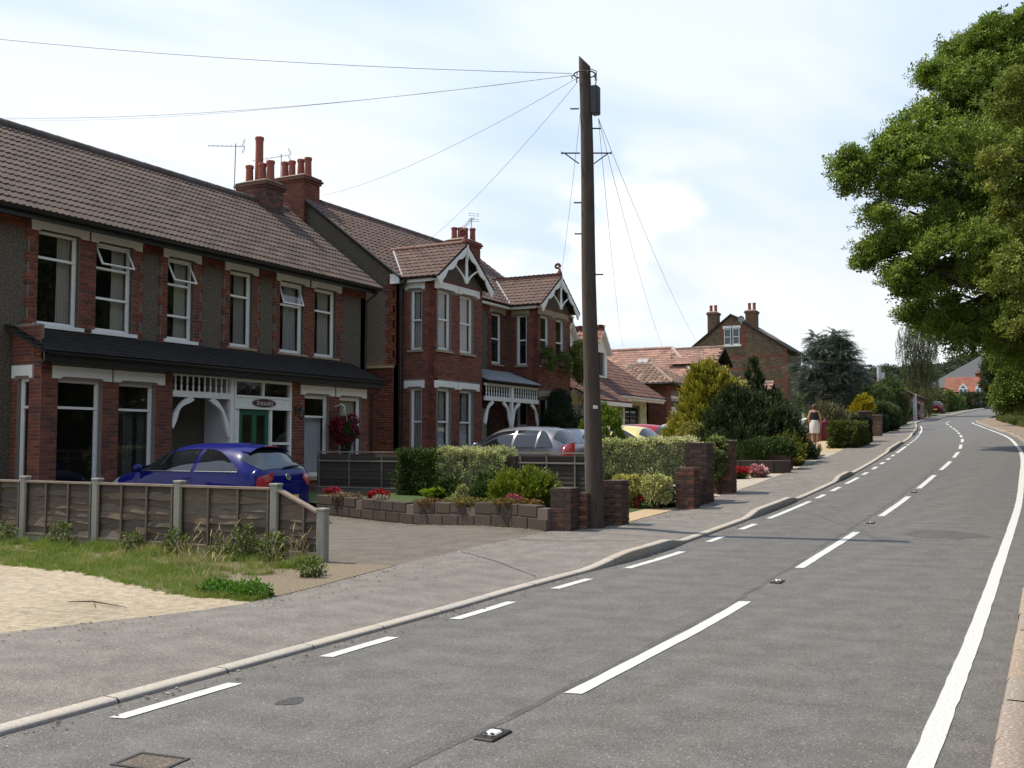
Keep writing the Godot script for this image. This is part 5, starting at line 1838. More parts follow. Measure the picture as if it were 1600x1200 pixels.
func make_pole() -> void:
	var b := G(-6.31, 14.75)
	var t := thing("telegraph_pole", "tall weathered wooden telegraph pole at the pavement edge", "pole", b)
	var m := MB.new()
	var pts := []
	var rad := []
	for i in 16:
		var k := i / 15.0
		pts.append(Vector3(-.16 * k + .012 * sin(k * 9), -.05 + 7.45 * k, .01 * sin(k * 6)))
		rad.append(lerpf(.138, .092, k))
	m.tube(pts, rad, 20)
	var top: Vector3 = pts[15]
	# sloping roof cut at the head
	var ring := []
	for i in 20: ring.append(top + Vector3(.092 * cos(TAU * i / 20), .11 - .1 * cos(TAU * i / 20) - .01, .092 * sin(TAU * i / 20)))
	for i in 20:
		var a0 := top + Vector3(.092 * cos(TAU * i / 20), -.02, .092 * sin(TAU * i / 20))
		var a1 := top + Vector3(.092 * cos(TAU * (i + 1) / 20), -.02, .092 * sin(TAU * (i + 1) / 20))
		m.quad(ring[i], ring[(i + 1) % 20], a1, a0)
		m.tri(top + Vector3(0, .1, 0), ring[(i + 1) % 20], ring[i])
	part(t, "shaft", m, M.pole_wood)
	var at := func(y: float) -> Vector3: return Vector3(-.16 * y / 7.45, y, 0)
	# ring of hooks
	var h := MB.new()
	var c: Vector3 = at.call(7.28)
	var rp := []
	for i in 25: rp.append(c + Vector3(.17 * cos(TAU * i / 24), .0, .17 * sin(TAU * i / 24)))
	h.tube(rp, [.011], 6)
	part(t, "ring_bracket", h, M.iron)
	for i in 7:
		var an := TAU * i / 7.0
		var hk := MB.new()
		var q: Vector3 = c + Vector3(.17 * cos(an), 0, .17 * sin(an))
		hk.tube([q, q + Vector3(.035 * cos(an), -.03, .035 * sin(an)), q + Vector3(.02 * cos(an), -.07, .02 * sin(an))], [.01], 6)
		part(t, "hook", hk, M.iron)
	# junction box on the street side
	var jb := MB.new()
	jb.cbox(at.call(6.85) + Vector3(.15, 0, -.06), Vector3(.12, .46, .16), .012)
	part(t, "junction_box", jb, M.black_paint)
	var cb := MB.new()
	var s: Vector3 = at.call(7.05)
	cb.tube([s + Vector3(.1, .3, .02), s + Vector3(.2, .25, 0), s + Vector3(.2, .1, 0), s + Vector3(.15, 0, -.05)], [.009], 5)
	part(t, "cable_loop", cb, M.wire)
	# steps
	for k in [[6.0, 1, .27], [6.0, -1, .27], [6.72, -1, .12], [5.2, -1, .1], [4.7, -1, .1], [4.05, 1, .1], [6.4, 1, .12]]:
		var sm := MB.new()
		var p: Vector3 = at.call(k[0])
		var d: Vector3 = Vector3(.885, 0, -.466) * k[1]
		sm.line(p + d * .1, p + d * (.12 + k[2]), .012, 6)
		if k[2] > .2:
			sm.line(p + d * .12 + Vector3(0, -.17, 0), p + d * (.08 + k[2]), .01, 6)
			sm.line(p + d * (.12 + k[2]) + Vector3(0, -.015, 0), p + d * (.12 + k[2]) + Vector3(0, .02, 0), .012, 6)
		part(t, "step", sm, M.iron)
	var wr := MB.new()
	wr.line(at.call(2.4) + Vector3(-.112, 0, .04), at.call(.1) + Vector3(-.132, 0, .05), .012, 6)  # pale strip added to stand in for the sunlit edge of the shaft
	part(t, "lit_edge_strip", wr, M.metal_grey)
	var tg := MB.new()
	tg.cbox(at.call(1.95) + Vector3(.1, 0, .12), Vector3(.07, .05, .012), .003, Color(.7, .7, .68), Basis(Vector3.UP, .7))
	part(t, "number_plate", tg, M.plain)
	# overhead wires, each on its own
	var hd := b + c
	for k in [["thickest overhead wire running off to the upper left", W(-22.5, 9.9, 9.5), .25, .0048], ["faint overhead wire, middle of the three to the left", W(-46.5, 17.3, 30.0), .5, .004], ["lowest of the three overhead wires to the left", W(-27, 10.35, 16.2), .35, .0048],
		["overhead wire down to the first chimney stack", W(-21.3, 9.6, 26.3), .3, .004], ["overhead wire down to the second chimney of the gabled house", W(-18.6, 7.95, 28.3), .25, .004], ["steep overhead wire down to the right bay gable", W(-17.3, 7.0, 36.6), .3, .004],
		["overhead wire right of the pole to the bungalow", W(-18.2, 6.2, 46.0), .5, .0042], ["overhead wire right of the pole to the garage roof", W(-18.5, 5.8, 54.0), .6, .004], ["outermost overhead wire right of the pole to the pink roof", W(-18.0, 6.6, 60.0), .7, .0042]]:
		var e: Vector3 = k[1]
		var st: Vector3 = hd + (e - hd).normalized() * .2
		if e.z < -40: st = b + at.call(6.55) + Vector3(.2, 0, -.05)
		var w := thing("overhead_wire", k[0], "wire", st, "telephone wires from the pole")
		var wm := MB.new()
		wm.tube(wirecurve(Vector3.ZERO, e - st, k[2]), [k[3]], 5)
		part(w, "cable", wm, M.wire)

func make_fence() -> void:
	var r := RandomNumberGenerator.new()
	r.seed = 23
	var px := [-7.87, -8.64, -10.38, -12.06, -13.72, -15.4, -17.1]
	var t := thing("lapped_panel_fence", "low weathered lapped timber fence between grey concrete posts", "fence", W(-11.0, 0, 10.1))
	var o := -t.position
	for i in 7:
		var x: float = px[i]
		var s := 10.0 + (x + 7.87) * -.05
		var y1 := .76 if i == 0 else 1.04 + .004 * i
		var pm := MB.new()
		var bs := Basis(Vector3.UP, .05)
		pm.cbox(W(x, y1 * .5 - .12, s) + o, Vector3(.12, y1 + .2, .115), .014, jit(r, 1.0, .1), bs)
		pm.cbox(W(x, y1 - .01, s) + o, Vector3(.135, .035, .13), .008, jit(r, 1.0, .1), bs)
		part(t, "post", pm, M.concrete_post)
	for i in 6:
		var xa: float = px[i + 1]
		var xb: float = px[i]
		var sa := 10.0 + (xa + 7.87) * -.05
		var sb := 10.0 + (xb + 7.87) * -.05
		var A := W(xa + .055, 0, sa) + o
		var B := W(xb - .055, 0, sb) + o
		var u := (B - A).normalized()
		var L := A.distance_to(B)
		var f := Fr.new(A, u, u.cross(Vector3.UP))
		# concrete gravel board
		var gb := MB.new()
		f.box(gb, 0, L, -.1, .2, -.025, .025, jit(r, .95, .1))
		part(t, "gravel_board", gb, M.concrete_post)
		var top := func(x: float) -> float: return .97 if i > 0 else lerpf(.96, .7, x / L)
		# lapped boards, each a wavy edged strip
		var n := 8
		for j in n:
			var y0 := .225 + j * .093
			var hgt := .118
			if i == 0 and y0 > .95: continue
			var bm := MB.new()
			var sd := r.randf() * 100.0
			var k := r.randf_range(.6, 1.4)
			var hue := r.randf_range(.9, 1.1)
			var col := Color(.115 * k * hue, .088 * k, .064 * k / hue) * 1.6
			var th := .014
			var seg := 10
			var wav := func(x: float, q: float) -> float: return .011 * sin(x * 5.0 + sd) + .007 * sin(x * 13.0 + sd * 2.0 + q)
			for e in seg:
				var a := L * e / seg
				var b := L * (e + 1) / seg
				var ya: float = y0 + wav.call(a, 0.0)
				var yb: float = y0 + wav.call(b, 0.0)
				var ta: float = minf(y0 + hgt, top.call(a))
				var tb: float = minf(y0 + hgt, top.call(b))
				if ta <= ya + .01: continue
				tb = maxf(tb, yb + .005)
				var d0: float = 0.021 + .012 * sin(a * 3.1 + sd * 1.7) + .006 * sin(a * 11.0 + sd)
				var d0b: float = 0.021 + .012 * sin(b * 3.1 + sd * 1.7) + .006 * sin(b * 11.0 + sd)
				var d1 := .006
				bm.quad(f.p(a, ta, d1), f.p(b, tb, d1), f.p(b, yb, d0b), f.p(a, ya, d0), col)
				bm.quad(f.p(b, tb, d1 - th), f.p(a, ta, d1 - th), f.p(a, ya, d0 - th), f.p(b, yb, d0b - th), col)
				bm.quad(f.p(a, ya, d0), f.p(b, yb, d0b), f.p(b, yb, d0b - th), f.p(a, ya, d0 - th), col)
				bm.quad(f.p(a, ta, d1 - th), f.p(b, tb, d1 - th), f.p(b, tb, d1), f.p(a, ta, d1), col)
			if bm.v.size(): part(t, "board", bm, M.fence_wood)
		for x in ([.02, .33, .66, .98] if i > 0 else [.03, .68]):
			var bt := MB.new()
			f.box(bt, x * L - .017, x * L + .017, .21, top.call(x * L) - .005, .034, .056, Color(.15, .125, .085) * 1.5)
			part(t, "batten", bt, M.fence_wood)
		var cp := MB.new()
		cp.prism(PackedVector2Array([Vector2(0, top.call(0.0)), Vector2(L, top.call(L)), Vector2(L, top.call(L) + .028), Vector2(0, top.call(0.0) + .028)]), f.p(0, 0, -.035), f.u, f.up, f.n * .095, Color(.3, .24, .19) * 1.6)
		part(t, "cap_rail", cp, M.fence_wood)
		var br := MB.new()
		f.box(br, 0, L, .2, .228, -.01, .05, Color(.26, .21, .16) * 1.5)
		part(t, "base_rail", br, M.fence_wood)

func brick_pier(label: String, called: String, x: float, s: float, wx: float, ws: float, h: float, pal: Array, sd: int, cap := true, group := "brick garden pillars") -> Node3D:
	var r := RandomNumberGenerator.new()
	r.seed = sd
	var t := thing(called, label, "pillar" if wx < .8 and ws < .8 else "wall", G(x, s, .05), group)
	var core := MB.new()
	core.bb(Vector3(-wx / 2 + .012, -.15, -ws / 2 + .012), Vector3(wx / 2 - .012, h - .005, ws / 2 - .012))
	part(t, "core", core, M.mortar_dark)
	var n := int(round(h / .075))
	var ch := h / n
	var meshes := {}
	for j in n:
		for side in 4:
			# each face laid in running bond; corner bricks turn with the course
			var L := wx if side % 2 == 0 else ws
			var other := ws if side % 2 == 0 else wx
			var dir: Vector3 = [Vector3(1, 0, 0), Vector3(0, 0, -1), Vector3(-1, 0, 0), Vector3(0, 0, 1)][side]
			var nn: Vector3 = [Vector3(0, 0, 1), Vector3(1, 0, 0), Vector3(0, 0, -1), Vector3(-1, 0, 0)][side]
			var a := -L / 2
			var e := L / 2
			var long := (j + side) % 2 == 0
			if not long:
				a += .1025
				e -= .1025
			else:
				pass
			var x0 := a + (.0 if long else .0)
			while x0 < e - .03:
				var x1 := minf(x0 + .215, e)
				if e - x1 < .06: x1 = e
				var ln := x1 - x0 - .01
				var key := snappedf(ln, .01)
				var kk := r.randi() % 4
				var id := "%s_%d" % [key, kk]
				if not meshes.has(id):
					var bm := MB.new()
					var q := brick_col(r, pal)
					bm.cbox(Vector3.ZERO, Vector3(key, ch - .01, .1), .005, q)
					meshes[id] = bm.mesh()
				var c: Vector3 = dir * ((x0 + x1) * .5) + nn * (other / 2 - .05 + r.randf_range(-.002, .002)) + Vector3.UP * ((j + .5) * ch)
				inst(t, "brick", meshes[id], M.brick, Transform3D(Basis(dir, Vector3.UP, nn), c))
				x0 = x1
	if cap:
		var cm := MB.new()
		cm.cbox(Vector3(0, h + .022, 0), Vector3(wx + .05, .045, ws + .05), .012, Color(.5, .42, .36))
		part(t, "cap", cm, M.kerb_concrete)
	return t

func make_walls() -> void:
	var r := RandomNumberGenerator.new()
	r.seed = 61
	# long low block wall of the front garden
	var pl := [Vector2(-6.78, 14.16), Vector2(-8.5, 14.93), Vector2(-10.2, 15.68), Vector2(-11.9, 16.44), Vector2(-13.6, 17.19)]
	var t := thing("block_wall", "long low concrete block wall with plants spilling over its top", "wall", G(-10.2, 15.68))
	for j in 2:
		for i in 4:
			var A: Vector2 = pl[i]
			var B: Vector2 = pl[i + 1]
			var L := A.distance_to(B)
			var d := (B - A) / L
			var n := int(round(L / .45))
			var w := L / n
			for k in n:
				var c := A + d * ((k + .5) * w)
				var q := MB.new()
				var sh := r.randf_range(-.006, .006)
				q.cbox(Vector3.ZERO, Vector3(w - .012, .185, .2), .012, jit(r, 1.0, .35))
				var y := H(c.x, c.y) + .06 + .1 + j * .195
				if j == 1: c += d * (w * .5 if k < n - 1 else 0.0)
				inst(t, "block", q.mesh(), M.block, Transform3D(Basis(Vector3(d.x, 0, -d.y), Vector3.UP, Vector3(d.y, 0, d.x)), W(c.x, y, c.y) - t.position + Vector3(sh, 0, sh)))
	var mj := MB.new()
	for i in 4:
		var A: Vector2 = pl[i]
		var B: Vector2 = pl[i + 1]
		var d := (B - A).normalized()
		var c := (A + B) * .5
		mj.box(W(c.x, H(c.x, c.y) + .2, c.y) - t.position, Vector3(A.distance_to(B), .42, .17), Color.WHITE, Basis(Vector3(d.x, 0, -d.y), Vector3.UP, Vector3(d.y, 0, d.x)))
	part(t, "mortar", mj, M.mortar_dark)
	# soil bed behind it
	var _bed := strip(func(_s: float) -> float: return -13.6, func(_s: float) -> float: return -6.9, 14.6, 17.0, .3, 16, func(x: float, s: float, _a: float) -> float:
		var front := 14.2 + .62 * ((-6.78 - x) / 5.4) * 1.5
		return .38 if s > front + .25 else .05)
	# pillars and low walls along the pavement
	brick_pier("short brick pillar at the end of the low block wall", "brick_pillar", -6.62, 14.3, .34, .34, .68, PIER_BRICK, 1, false)
	brick_pier("short brick pillar right behind the telegraph pole", "brick_pillar", -6.22, 15.35, .34, .34, .74, PIER_BRICK, 2, false)
	brick_pier("low brick wall between the two pillars behind the pole", "low_brick_wall", -6.46, 14.83, .215, .62, .58, PIER_BRICK, 3, false, "low brick walls by the pavement")
	brick_pier("red brick pillar in front of the variegated bushes", "brick_pillar", -6.0, 18.35, .36, .36, .78, DARK_BRICK, 4, false)
	brick_pier("low brick wall between the red pillar and the tall one", "low_brick_wall", -6.03, 18.9, .215, .6, .56, PIER_BRICK, 5, false, "low brick walls by the pavement")
	brick_pier("tall dark brick pillar at the end of the variegated hedge", "brick_pillar", -6.12, 19.45, .45, .45, 1.2, PIER_BRICK, 6, false)
	brick_pier("capped brick pillar with ivy climbing over it", "brick_pillar", -6.3, 21.75, .45, .45, 1.12, DARK_BRICK, 7, true)
	brick_pier("dark brick pillar between the hedge and the panel fence", "brick_pillar", -10.75, 20.4, .34, .34, 1.12, PIER_BRICK, 8, false)
	brick_pier("brick pillar half hidden behind the telegraph pole", "brick_pillar", -8.15, 19.95, .34, .34, 1.1, DARK_BRICK, 9, false)
	# timber panel fence in the boundary line
	for k in [[-10.55, -8.35, 20.35, 20.0, "dark timber panel fence in front of the grey car"], [-16.4, -13.4, 20.6, 20.5, "dark panel fence against the house, left of the hedge"]]:
		var A := W(k[0], H(k[0], k[2]) + .05, k[2])
		var B := W(k[1], H(k[1], k[3]) + .05, k[3])
		var ft := thing("panel_fence", k[4], "fence", A)
		var u := (B - A)
		u.y = 0
		var L := u.length()
		u /= L
		var f := Fr.new(Vector3.ZERO, u, u.cross(Vector3.UP))
		var gb := MB.new()
		f.box(gb, 0, L, -.1, .3, -.03, .03, Color(.5, .5, .5))
		part(ft, "gravel_board", gb, M.concrete_post)
		for j in 8:
			var bm := MB.new()
			var q := r.randf_range(.75, 1.2)
			bm.quad(f.p(0, .32 + (j + 1) * .1 + .015, .004), f.p(L, .32 + (j + 1) * .1 + .015, .004), f.p(L, .32 + j * .1, .02), f.p(0, .32 + j * .1, .02), Color(.06, .046, .036) * q * 1.6)
			bm.quad(f.p(0, .32 + j * .1, .02), f.p(L, .32 + j * .1, .02), f.p(L, .32 + j * .1, .006), f.p(0, .32 + j * .1, .006), Color(.06, .046, .036) * q * 1.6)
			bm.quad(f.p(L, .32 + (j + 1) * .1 + .015, -.006), f.p(0, .32 + (j + 1) * .1 + .015, -.006), f.p(0, .32 + j * .1, .006), f.p(L, .32 + j * .1, .006), Color(.06, .046, .036) * q * 1.6)
			part(ft, "board", bm, M.fence_wood)
		for x in [.03, .35, .68, .97]:
			var bt := MB.new()
			f.box(bt, x * L - .02, x * L + .02, .3, 1.2, .024, .05, Color(.2, .17, .14) * 1.5)
			part(ft, "batten", bt, M.fence_wood)
		for y in [.3, .95, 1.17]:
			var rl := MB.new()
			f.box(rl, 0, L, y, y + .035, .026, .056, Color(.3, .26, .22) * 1.5)
			part(ft, "rail", rl, M.fence_wood)
	# planter wall of the next garden, with beds
	brick_pier("low dark wall of the planter below the junipers", "low_brick_wall", -6.75, 28.3, .9, .3, .42, PIER_BRICK, 12, false, "low brick walls by the pavement")
	t = thing("planter_wall", "low grey planter wall behind the red flowers", "wall", G(-7.4, 27.0))
	var pw := MB.new()
	for k in 7:
		var b := MB.new()
		b.cbox(Vector3(-1.4 + k * .42, .2, .25 - k * .06), Vector3(.41, .42, .2), .015, jit(r, .9, .15), Basis(Vector3.UP, .14))
		part(t, "block", b, M.block)
	# curved coped brick walls and gate pillars up the street
	t = thing("coped_wall", "brick garden wall with a dipping stone coping beneath the cedar", "wall", G(-8.6, 49.5))
	var wm := MB.new()
	var cm := MB.new()
	for i in 24:
		var k := i / 23.0
		var x0 := lerpf(-14.0, -8.0, k)
		var x1 := lerpf(-14.0, -8.0, (i + 1) / 23.0)
		var y := .62 + .45 * pow(absf(k * 2.0 - 1.0), 2.0)
		var y2 := .62 + .45 * pow(absf((i + 1) / 23.0 * 2.0 - 1.0), 2.0)
		var g := H(x0, 50)
		var p := func(x: float, yy: float, d: float) -> Vector3: return W(x, g + yy, 50.0 + d) - t.position
		wm.quad(p.call(x0, y, 0), p.call(x1, y2, 0), p.call(x1, -.3, 0), p.call(x0, -.3, 0), Color(.36, .24, .15))
		wm.quad(p.call(x0, y, .2), p.call(x1, y2, .2), p.call(x1, -.3, .2), p.call(x0, -.3, .2), Color(.36, .24, .15))
		cm.quad(p.call(x0, y + .08, -.06), p.call(x1, y2 + .08, -.06), p.call(x1, y2, -.06), p.call(x0, y, -.06), Color(.5, .5, .5))
		cm.quad(p.call(x0, y + .08, .26), p.call(x1, y2 + .08, .26), p.call(x1, y2 + .08, -.06), p.call(x0, y + .08, -.06), Color(.5, .5, .5))
	part(t, "wall", wm, M.brick)
	part(t, "coping", cm, M.kerb_concrete)
	brick_pier("buff brick gate pillar beyond the clipped hedge", "brick_pillar", -7.55, 51.8, .6, .6, 1.0, [Color(.2, .14, .09), Color(.17, .11, .075), Color(.23, .16, .1)], 15, true)
	brick_pier("dark gate pillar next to the clipped hedge", "brick_pillar", -7.0, 45.4, .5, .5, 1.25, PIER_BRICK, 16, true)

func make_road_details() -> void:
	# reflective road studs between the centre dashes
	var i := 0
	for s in [4.85, 11.2, 17.6, 23.55]:
		var x := cx(s)
		var t := thing("road_stud", "reflective road stud in the centre of the road, %s from the front" % ["first", "second", "third", "fourth"][i], "road stud", G(x, s), "cat's eye studs along the centre line")
		var m := MB.new()
		m.cbox(Vector3(0, .004, 0), Vector3(.12, .018, .22), .006, Color(.5, .48, .46))
		part(t, "casting", m, M.iron)
		var p := MB.new()
		p.cbox(Vector3(0, .016, 0), Vector3(.075, .018, .09), .007, Color(.75, .74, .66))
		part(t, "pad", p, M.plain)
		for k in [-1, 1]:
			var g := MB.new()
			for e in [-1, 1]: g.lathe(Vector3(.022 * e, .02, .048 * k), [[.0, .0], [.012, .004], [.012, .01]], 8, Color(.7, .75, .8))
			part(t, "reflector", g, M.metal_grey)
		i += 1
	# iron drain cover near the kerb and a round tarred patch
	var t := thing("drain_cover", "rectangular iron utility cover in the road at the bottom edge", "drain cover", G(-3.93, 3.68))
	t.rotation.y = .12
	var m := MB.new()
	for k in [[-.14, 0, .02, .3], [.14, 0, .02, .3]]: m.bb(Vector3(k[0] - k[2] / 2, -.02, -.11), Vector3(k[0] + k[2] / 2, .006, .11), Color(1.6, 1.5, 1.4))
	for k in [-.1, .1]: m.bb(Vector3(-.13, -.02, k - .01), Vector3(.13, .006, k + .01), Color(1.6, 1.5, 1.4))
	part(t, "frame", m, M.iron)
	var l := MB.new()
	l.bb(Vector3(-.13, -.03, -.09), Vector3(.13, .002, .09), Color(.9, .88, .85))
	part(t, "lid", l, M.drive_asphalt)
	for k in [[-4.1, 4.92, .07, .1, "small round dark patch of tar near the left lane edge"], [-1.45, 16.4, .55, .5, "rough dark repair patch in the right lane"]]:
		var p := thing("tar_patch", k[4], "patch", G(k[0], k[1], .0025))
		var pm := MB.new()
		var n := 26
		for q in n:
			var a0 := TAU * q / n
			var a1 := TAU * (q + 1) / n
			var r0 := 1.0 + .12 * sin(a0 * 3.0 + 1.0) + .07 * sin(a0 * 7.0)
			var r1 := 1.0 + .12 * sin(a1 * 3.0 + 1.0) + .07 * sin(a1 * 7.0)
			var A := Vector3(cos(a0) * k[2] * r0, 0, sin(a0) * k[3] * r0)
			var B := Vector3(cos(a1) * k[2] * r1, 0, sin(a1) * k[3] * r1)
			A.y = H(k[0] + A.x, k[1] - A.z) - H(k[0], k[1])
			B.y = H(k[0] + B.x, k[1] - B.z) - H(k[0], k[1])
			pm.tri(Vector3.ZERO, A, B, Color(.4, .4, .43) if k[2] < .3 else Color(.72, .7, .69))
		part(p, "surface", pm, M.asphalt)
	# grey lamp column standing in the gardens
	t = thing("lamp_column", "pale grey lamp column with a bracket among the far shrubs", "lamp post", G(-10.6, 75.0))
	var cm := MB.new()
	cm.tube([Vector3(0, -.1, 0), Vector3(0, 1.6, 0), Vector3(0, 4.3, 0)], [.19, .16, .14], 10, Color(.5, .5, .5))
	part(t, "column", cm, M.plain)
	var am := MB.new()
	am.tube([Vector3(0, 4.2, 0), Vector3(-.35, 4.35, 0), Vector3(-.6, 4.35, 0)], [.07], 8, Color(.4, .4, .4))
	part(t, "arm", am, M.plain)
	var lm := MB.new()
	lm.cbox(Vector3(-.75, 4.38, 0), Vector3(.6, .16, .3), .04, Color(.04, .04, .035))
	part(t, "lamp_head", lm, M.plain)
	var sg := MB.new()
	sg.cbox(Vector3(.25, 3.3, .1), Vector3(.3, 1.1, .06), .01, Color(.35, .4, .42))
	part(t, "sign_plate", sg, M.plain)

# ---------------------------------------------------------------- cars
class CarShape:
	var L := 4.0
	var wd := 1.7
	var top := []
	var belt := 0.95
	var n := 3.4
	var tum := 0.2
	var host
	func ytop(a: float) -> float:
		return host.interp(top, a)
	func wid(a: float) -> float:
		var k := clampf(absf(2.0 * a / L), 0.0, 1.0)
		return 0.5 * wd * pow(maxf(0.0, 1.0 - pow(k, 11.0)), 0.3)
	func z(a: float, y: float) -> float:
		var yt := maxf(ytop(a), 0.45)
		var w := wid(a)
		var ym := 0.5
		if y <= ym:
			return w * (1.0 - 0.1 * pow((ym - y) / 0.35, 2.0))
		var q := clampf((y - ym) / maxf(0.01, yt - ym), 0.0, 1.0)
		var e := n if yt > belt + 0.15 else 5.0
		var sh := pow(maxf(0.0, 1.0 - pow(q, e)), 1.0 / e)
		return w * sh * (1.0 - tum * maxf(0.0, y - belt) / 0.5) * (1.0 - 0.02 * absf(y - 0.7))
	func y_at(a: float, zz: float) -> float:
		var lo := 0.5
		var hi := ytop(a)
		for i in 24:
			var m := (lo + hi) * 0.5
			if z(a, m) > zz: lo = m
			else: hi = m
		return lo

func car(called: String, label: String, at: Vector3, turn: float, paint: Material, o := {}) -> Node3D:
	var c := CarShape.new()
	c.host = self
	c.L = o.get("L", 4.0)
	c.wd = o.get("wd", 1.72)
	c.belt = o.get("belt", .95)
	c.tum = o.get("tum", .2)
	c.n = o.get("n", 3.4)
	c.top = o.get("top", [[-2.0, .5], [-1.985, .72], [-1.95, .88], [-1.87, 1.0], [-1.66, 1.2], [-1.44, 1.385], [-1.25, 1.44], [-.7, 1.485], [-.1, 1.48], [.3, 1.44], [.6, 1.35], [1.0, 1.1], [1.22, .98], [1.5, .92], [1.8, .8], [1.93, .68], [2.0, .5]])
	var t := thing(called, label, "car", at, o.get("group", ""), turn)
	var mb := MB.new()
	var na := 84
	var ny := 30
	for sd in [-1.0, 1.0]:
		mb.grid(func(i: float, j: float) -> Vector3:
			var k := i * 2.0 - 1.0
			var a := (0.5 * c.L) * signf(k) * (1.0 - pow(1.0 - absf(k), 1.7))
			var yt := maxf(c.ytop(a), .46)
			var y := lerpf(.2, yt, 1.0 - pow(1.0 - j, 1.8))
			return Vector3(a, y, sd * (c.z(a, y) if j < 1.0 else 0.0)), na, ny)
	part(t, "body", mb, paint)
	var fl := MB.new()
	fl.bb(Vector3(-c.L * .47, .17, -c.wd * .42), Vector3(c.L * .47, .22, c.wd * .42))
	part(t, "underside", fl, M.rubber)
	var gl: Material = M.car_pane
	# side glass: each patch follows the body just proud of it
	for sd in [-1.0, 1.0]:
		for w in o.get("side", [[-.38, 1.12, .02, 0.0], [-1.5, -.47, .02, .5]]):
			var g := MB.new()
			var a0: float = w[0]
			var a1: float = w[1]
			g.grid(func(i: float, j: float) -> Vector3:
				var a := lerpf(a0, a1, i)
				var hi: float = c.ytop(a) - .115
				if w[3] > 0.0: hi = lerpf(hi, c.belt + .04, w[3] * pow(1.0 - i, 2.2) * 1.9)
				var lo: float = c.belt + w[2]
				hi = maxf(hi, lo + .004)
				var y := lerpf(lo, hi, j)
				return Vector3(a, y, sd * (c.z(a, y) + .006)), 26, 8)
			part(t, "side_window", g, gl)
			var tr := MB.new()
			var pts := []
			for i in 15:
				var a := lerpf(a0, a1, i / 14.0)
				pts.append(Vector3(a, c.belt + w[2] - .008, sd * (c.z(a, c.belt) + .008)))
			tr.tube(pts, [.009], 5)
			part(t, "window_trim", tr, M.metal_grey if o.get("detail", false) else M.rubber)
	var scr := func(a0: float, a1: float, wf: float) -> MB:
		var g := MB.new()
		g.grid(func(i: float, j: float) -> Vector3:
			var a := lerpf(a0, a1, j)
			var k := (i * 2.0 - 1.0)
			var half: float = minf(c.z(a, lerpf(c.belt, c.ytop(a), .35)) * wf, c.wid(a) * .86)
			var zz := k * half
			var y: float = c.y_at(a, absf(zz))
			var d := Vector3(signf(a1) * .5, .8, 0).normalized() * .007
			return Vector3(a, y, zz) + d, 18, 10)
		return g
	var rw: Array = o.get("rear", [-1.86, -1.43])
	part(t, "rear_window", scr.call(rw[0], rw[1], .93), gl)
	var fw: Array = o.get("front", [1.18, .5])
	part(t, "windscreen", scr.call(fw[0], fw[1], .93), gl)
	# lights wrapping round the corners
	for sd in [-1.0, 1.0]:
		var tl := MB.new()
		var tq: Array = o.get("tail", [-1.965, -1.86, .7, .96])
		tl.grid(func(i: float, j: float) -> Vector3:
			var a := lerpf(tq[0], tq[1], i)
			var y := lerpf(tq[2], lerpf(tq[3], tq[3] - .1, i), j)
			return Vector3(a, y, sd * c.z(a, minf(y, c.ytop(a) - .02))) + Vector3(-.006, 0, sd * .007), 10, 8)
		part(t, "tail_light", tl, M.red_lens)
		var hl := MB.new()
		hl.grid(func(i: float, j: float) -> Vector3:
			var a := lerpf(1.55, 1.95, i) * c.L / 4.0
			var y: float = lerpf(.62, minf(.84, c.ytop(a) - .03), j)
			return Vector3(a, y, sd * c.z(a, y)) + Vector3(.006, 0, sd * .007), 8, 6)
		part(t, "headlight", hl, M.clear_lens)
		var mr := MB.new()
		mr.lathe(Vector3(.92, c.belt + .06, sd * (c.wd * .5 + .06)), [[.0, -.1], [.06, -.085], [.085, -.03], [.085, .04], [.05, .09], [0, .1]], 10, Color.WHITE, Basis(Vector3(0, 0, 1), Vector3(1, 0, 0) * .8, Vector3(0, 1, 0)))
		part(t, "mirror", mr, paint)
		for a in [-.64 * c.L * .5, .64 * c.L * .5]:
			var ar := MB.new()
			var rim := MB.new()
			var ty := MB.new()
			var bz := Basis(Vector3(1, 0, 0), Vector3(0, 0, sd), Vector3(0, -sd, 0))
			ar.lathe(Vector3(a, .31, sd * (c.wd * .5 - .012)), [[.0, -.02], [.36, .0], [.36, -.12]], 22, Color(.02, .02, .02), bz)
			ty.lathe(Vector3(a, .31, sd * (c.wd * .5 - .17)), [[.2, 0], [.29, 0], [.31, .03], [.31, .14], [.29, .175], [.2, .18]], 24, Color.WHITE, bz)
			rim.lathe(Vector3(a, .31, sd * (c.wd * .5 - .02)), [[.2, .02], [.19, .0], [.06, -.01], [.05, .02], [0, .02]], 20, Color(.6, .6, .62), bz)
			part(t, "wheel_arch", ar, M.rubber)
			var wh := part(t, "wheel", ty, M.rubber)
			part(wh, "rim", rim, M.metal_grey)
	# number plate, wiper, roof aerial, badge
	var ra := func(y: float) -> float:
		var a := -c.L * .5
		while c.ytop(a) < y and a < 0.0: a += .004
		return a
	var np := MB.new()
	np.cbox(Vector3(-c.L * .5 - .004, .48, 0), Vector3(.02, .11, .5), .004, Color(.62, .5, .08))
	part(t, "number_plate", np, M.plain)
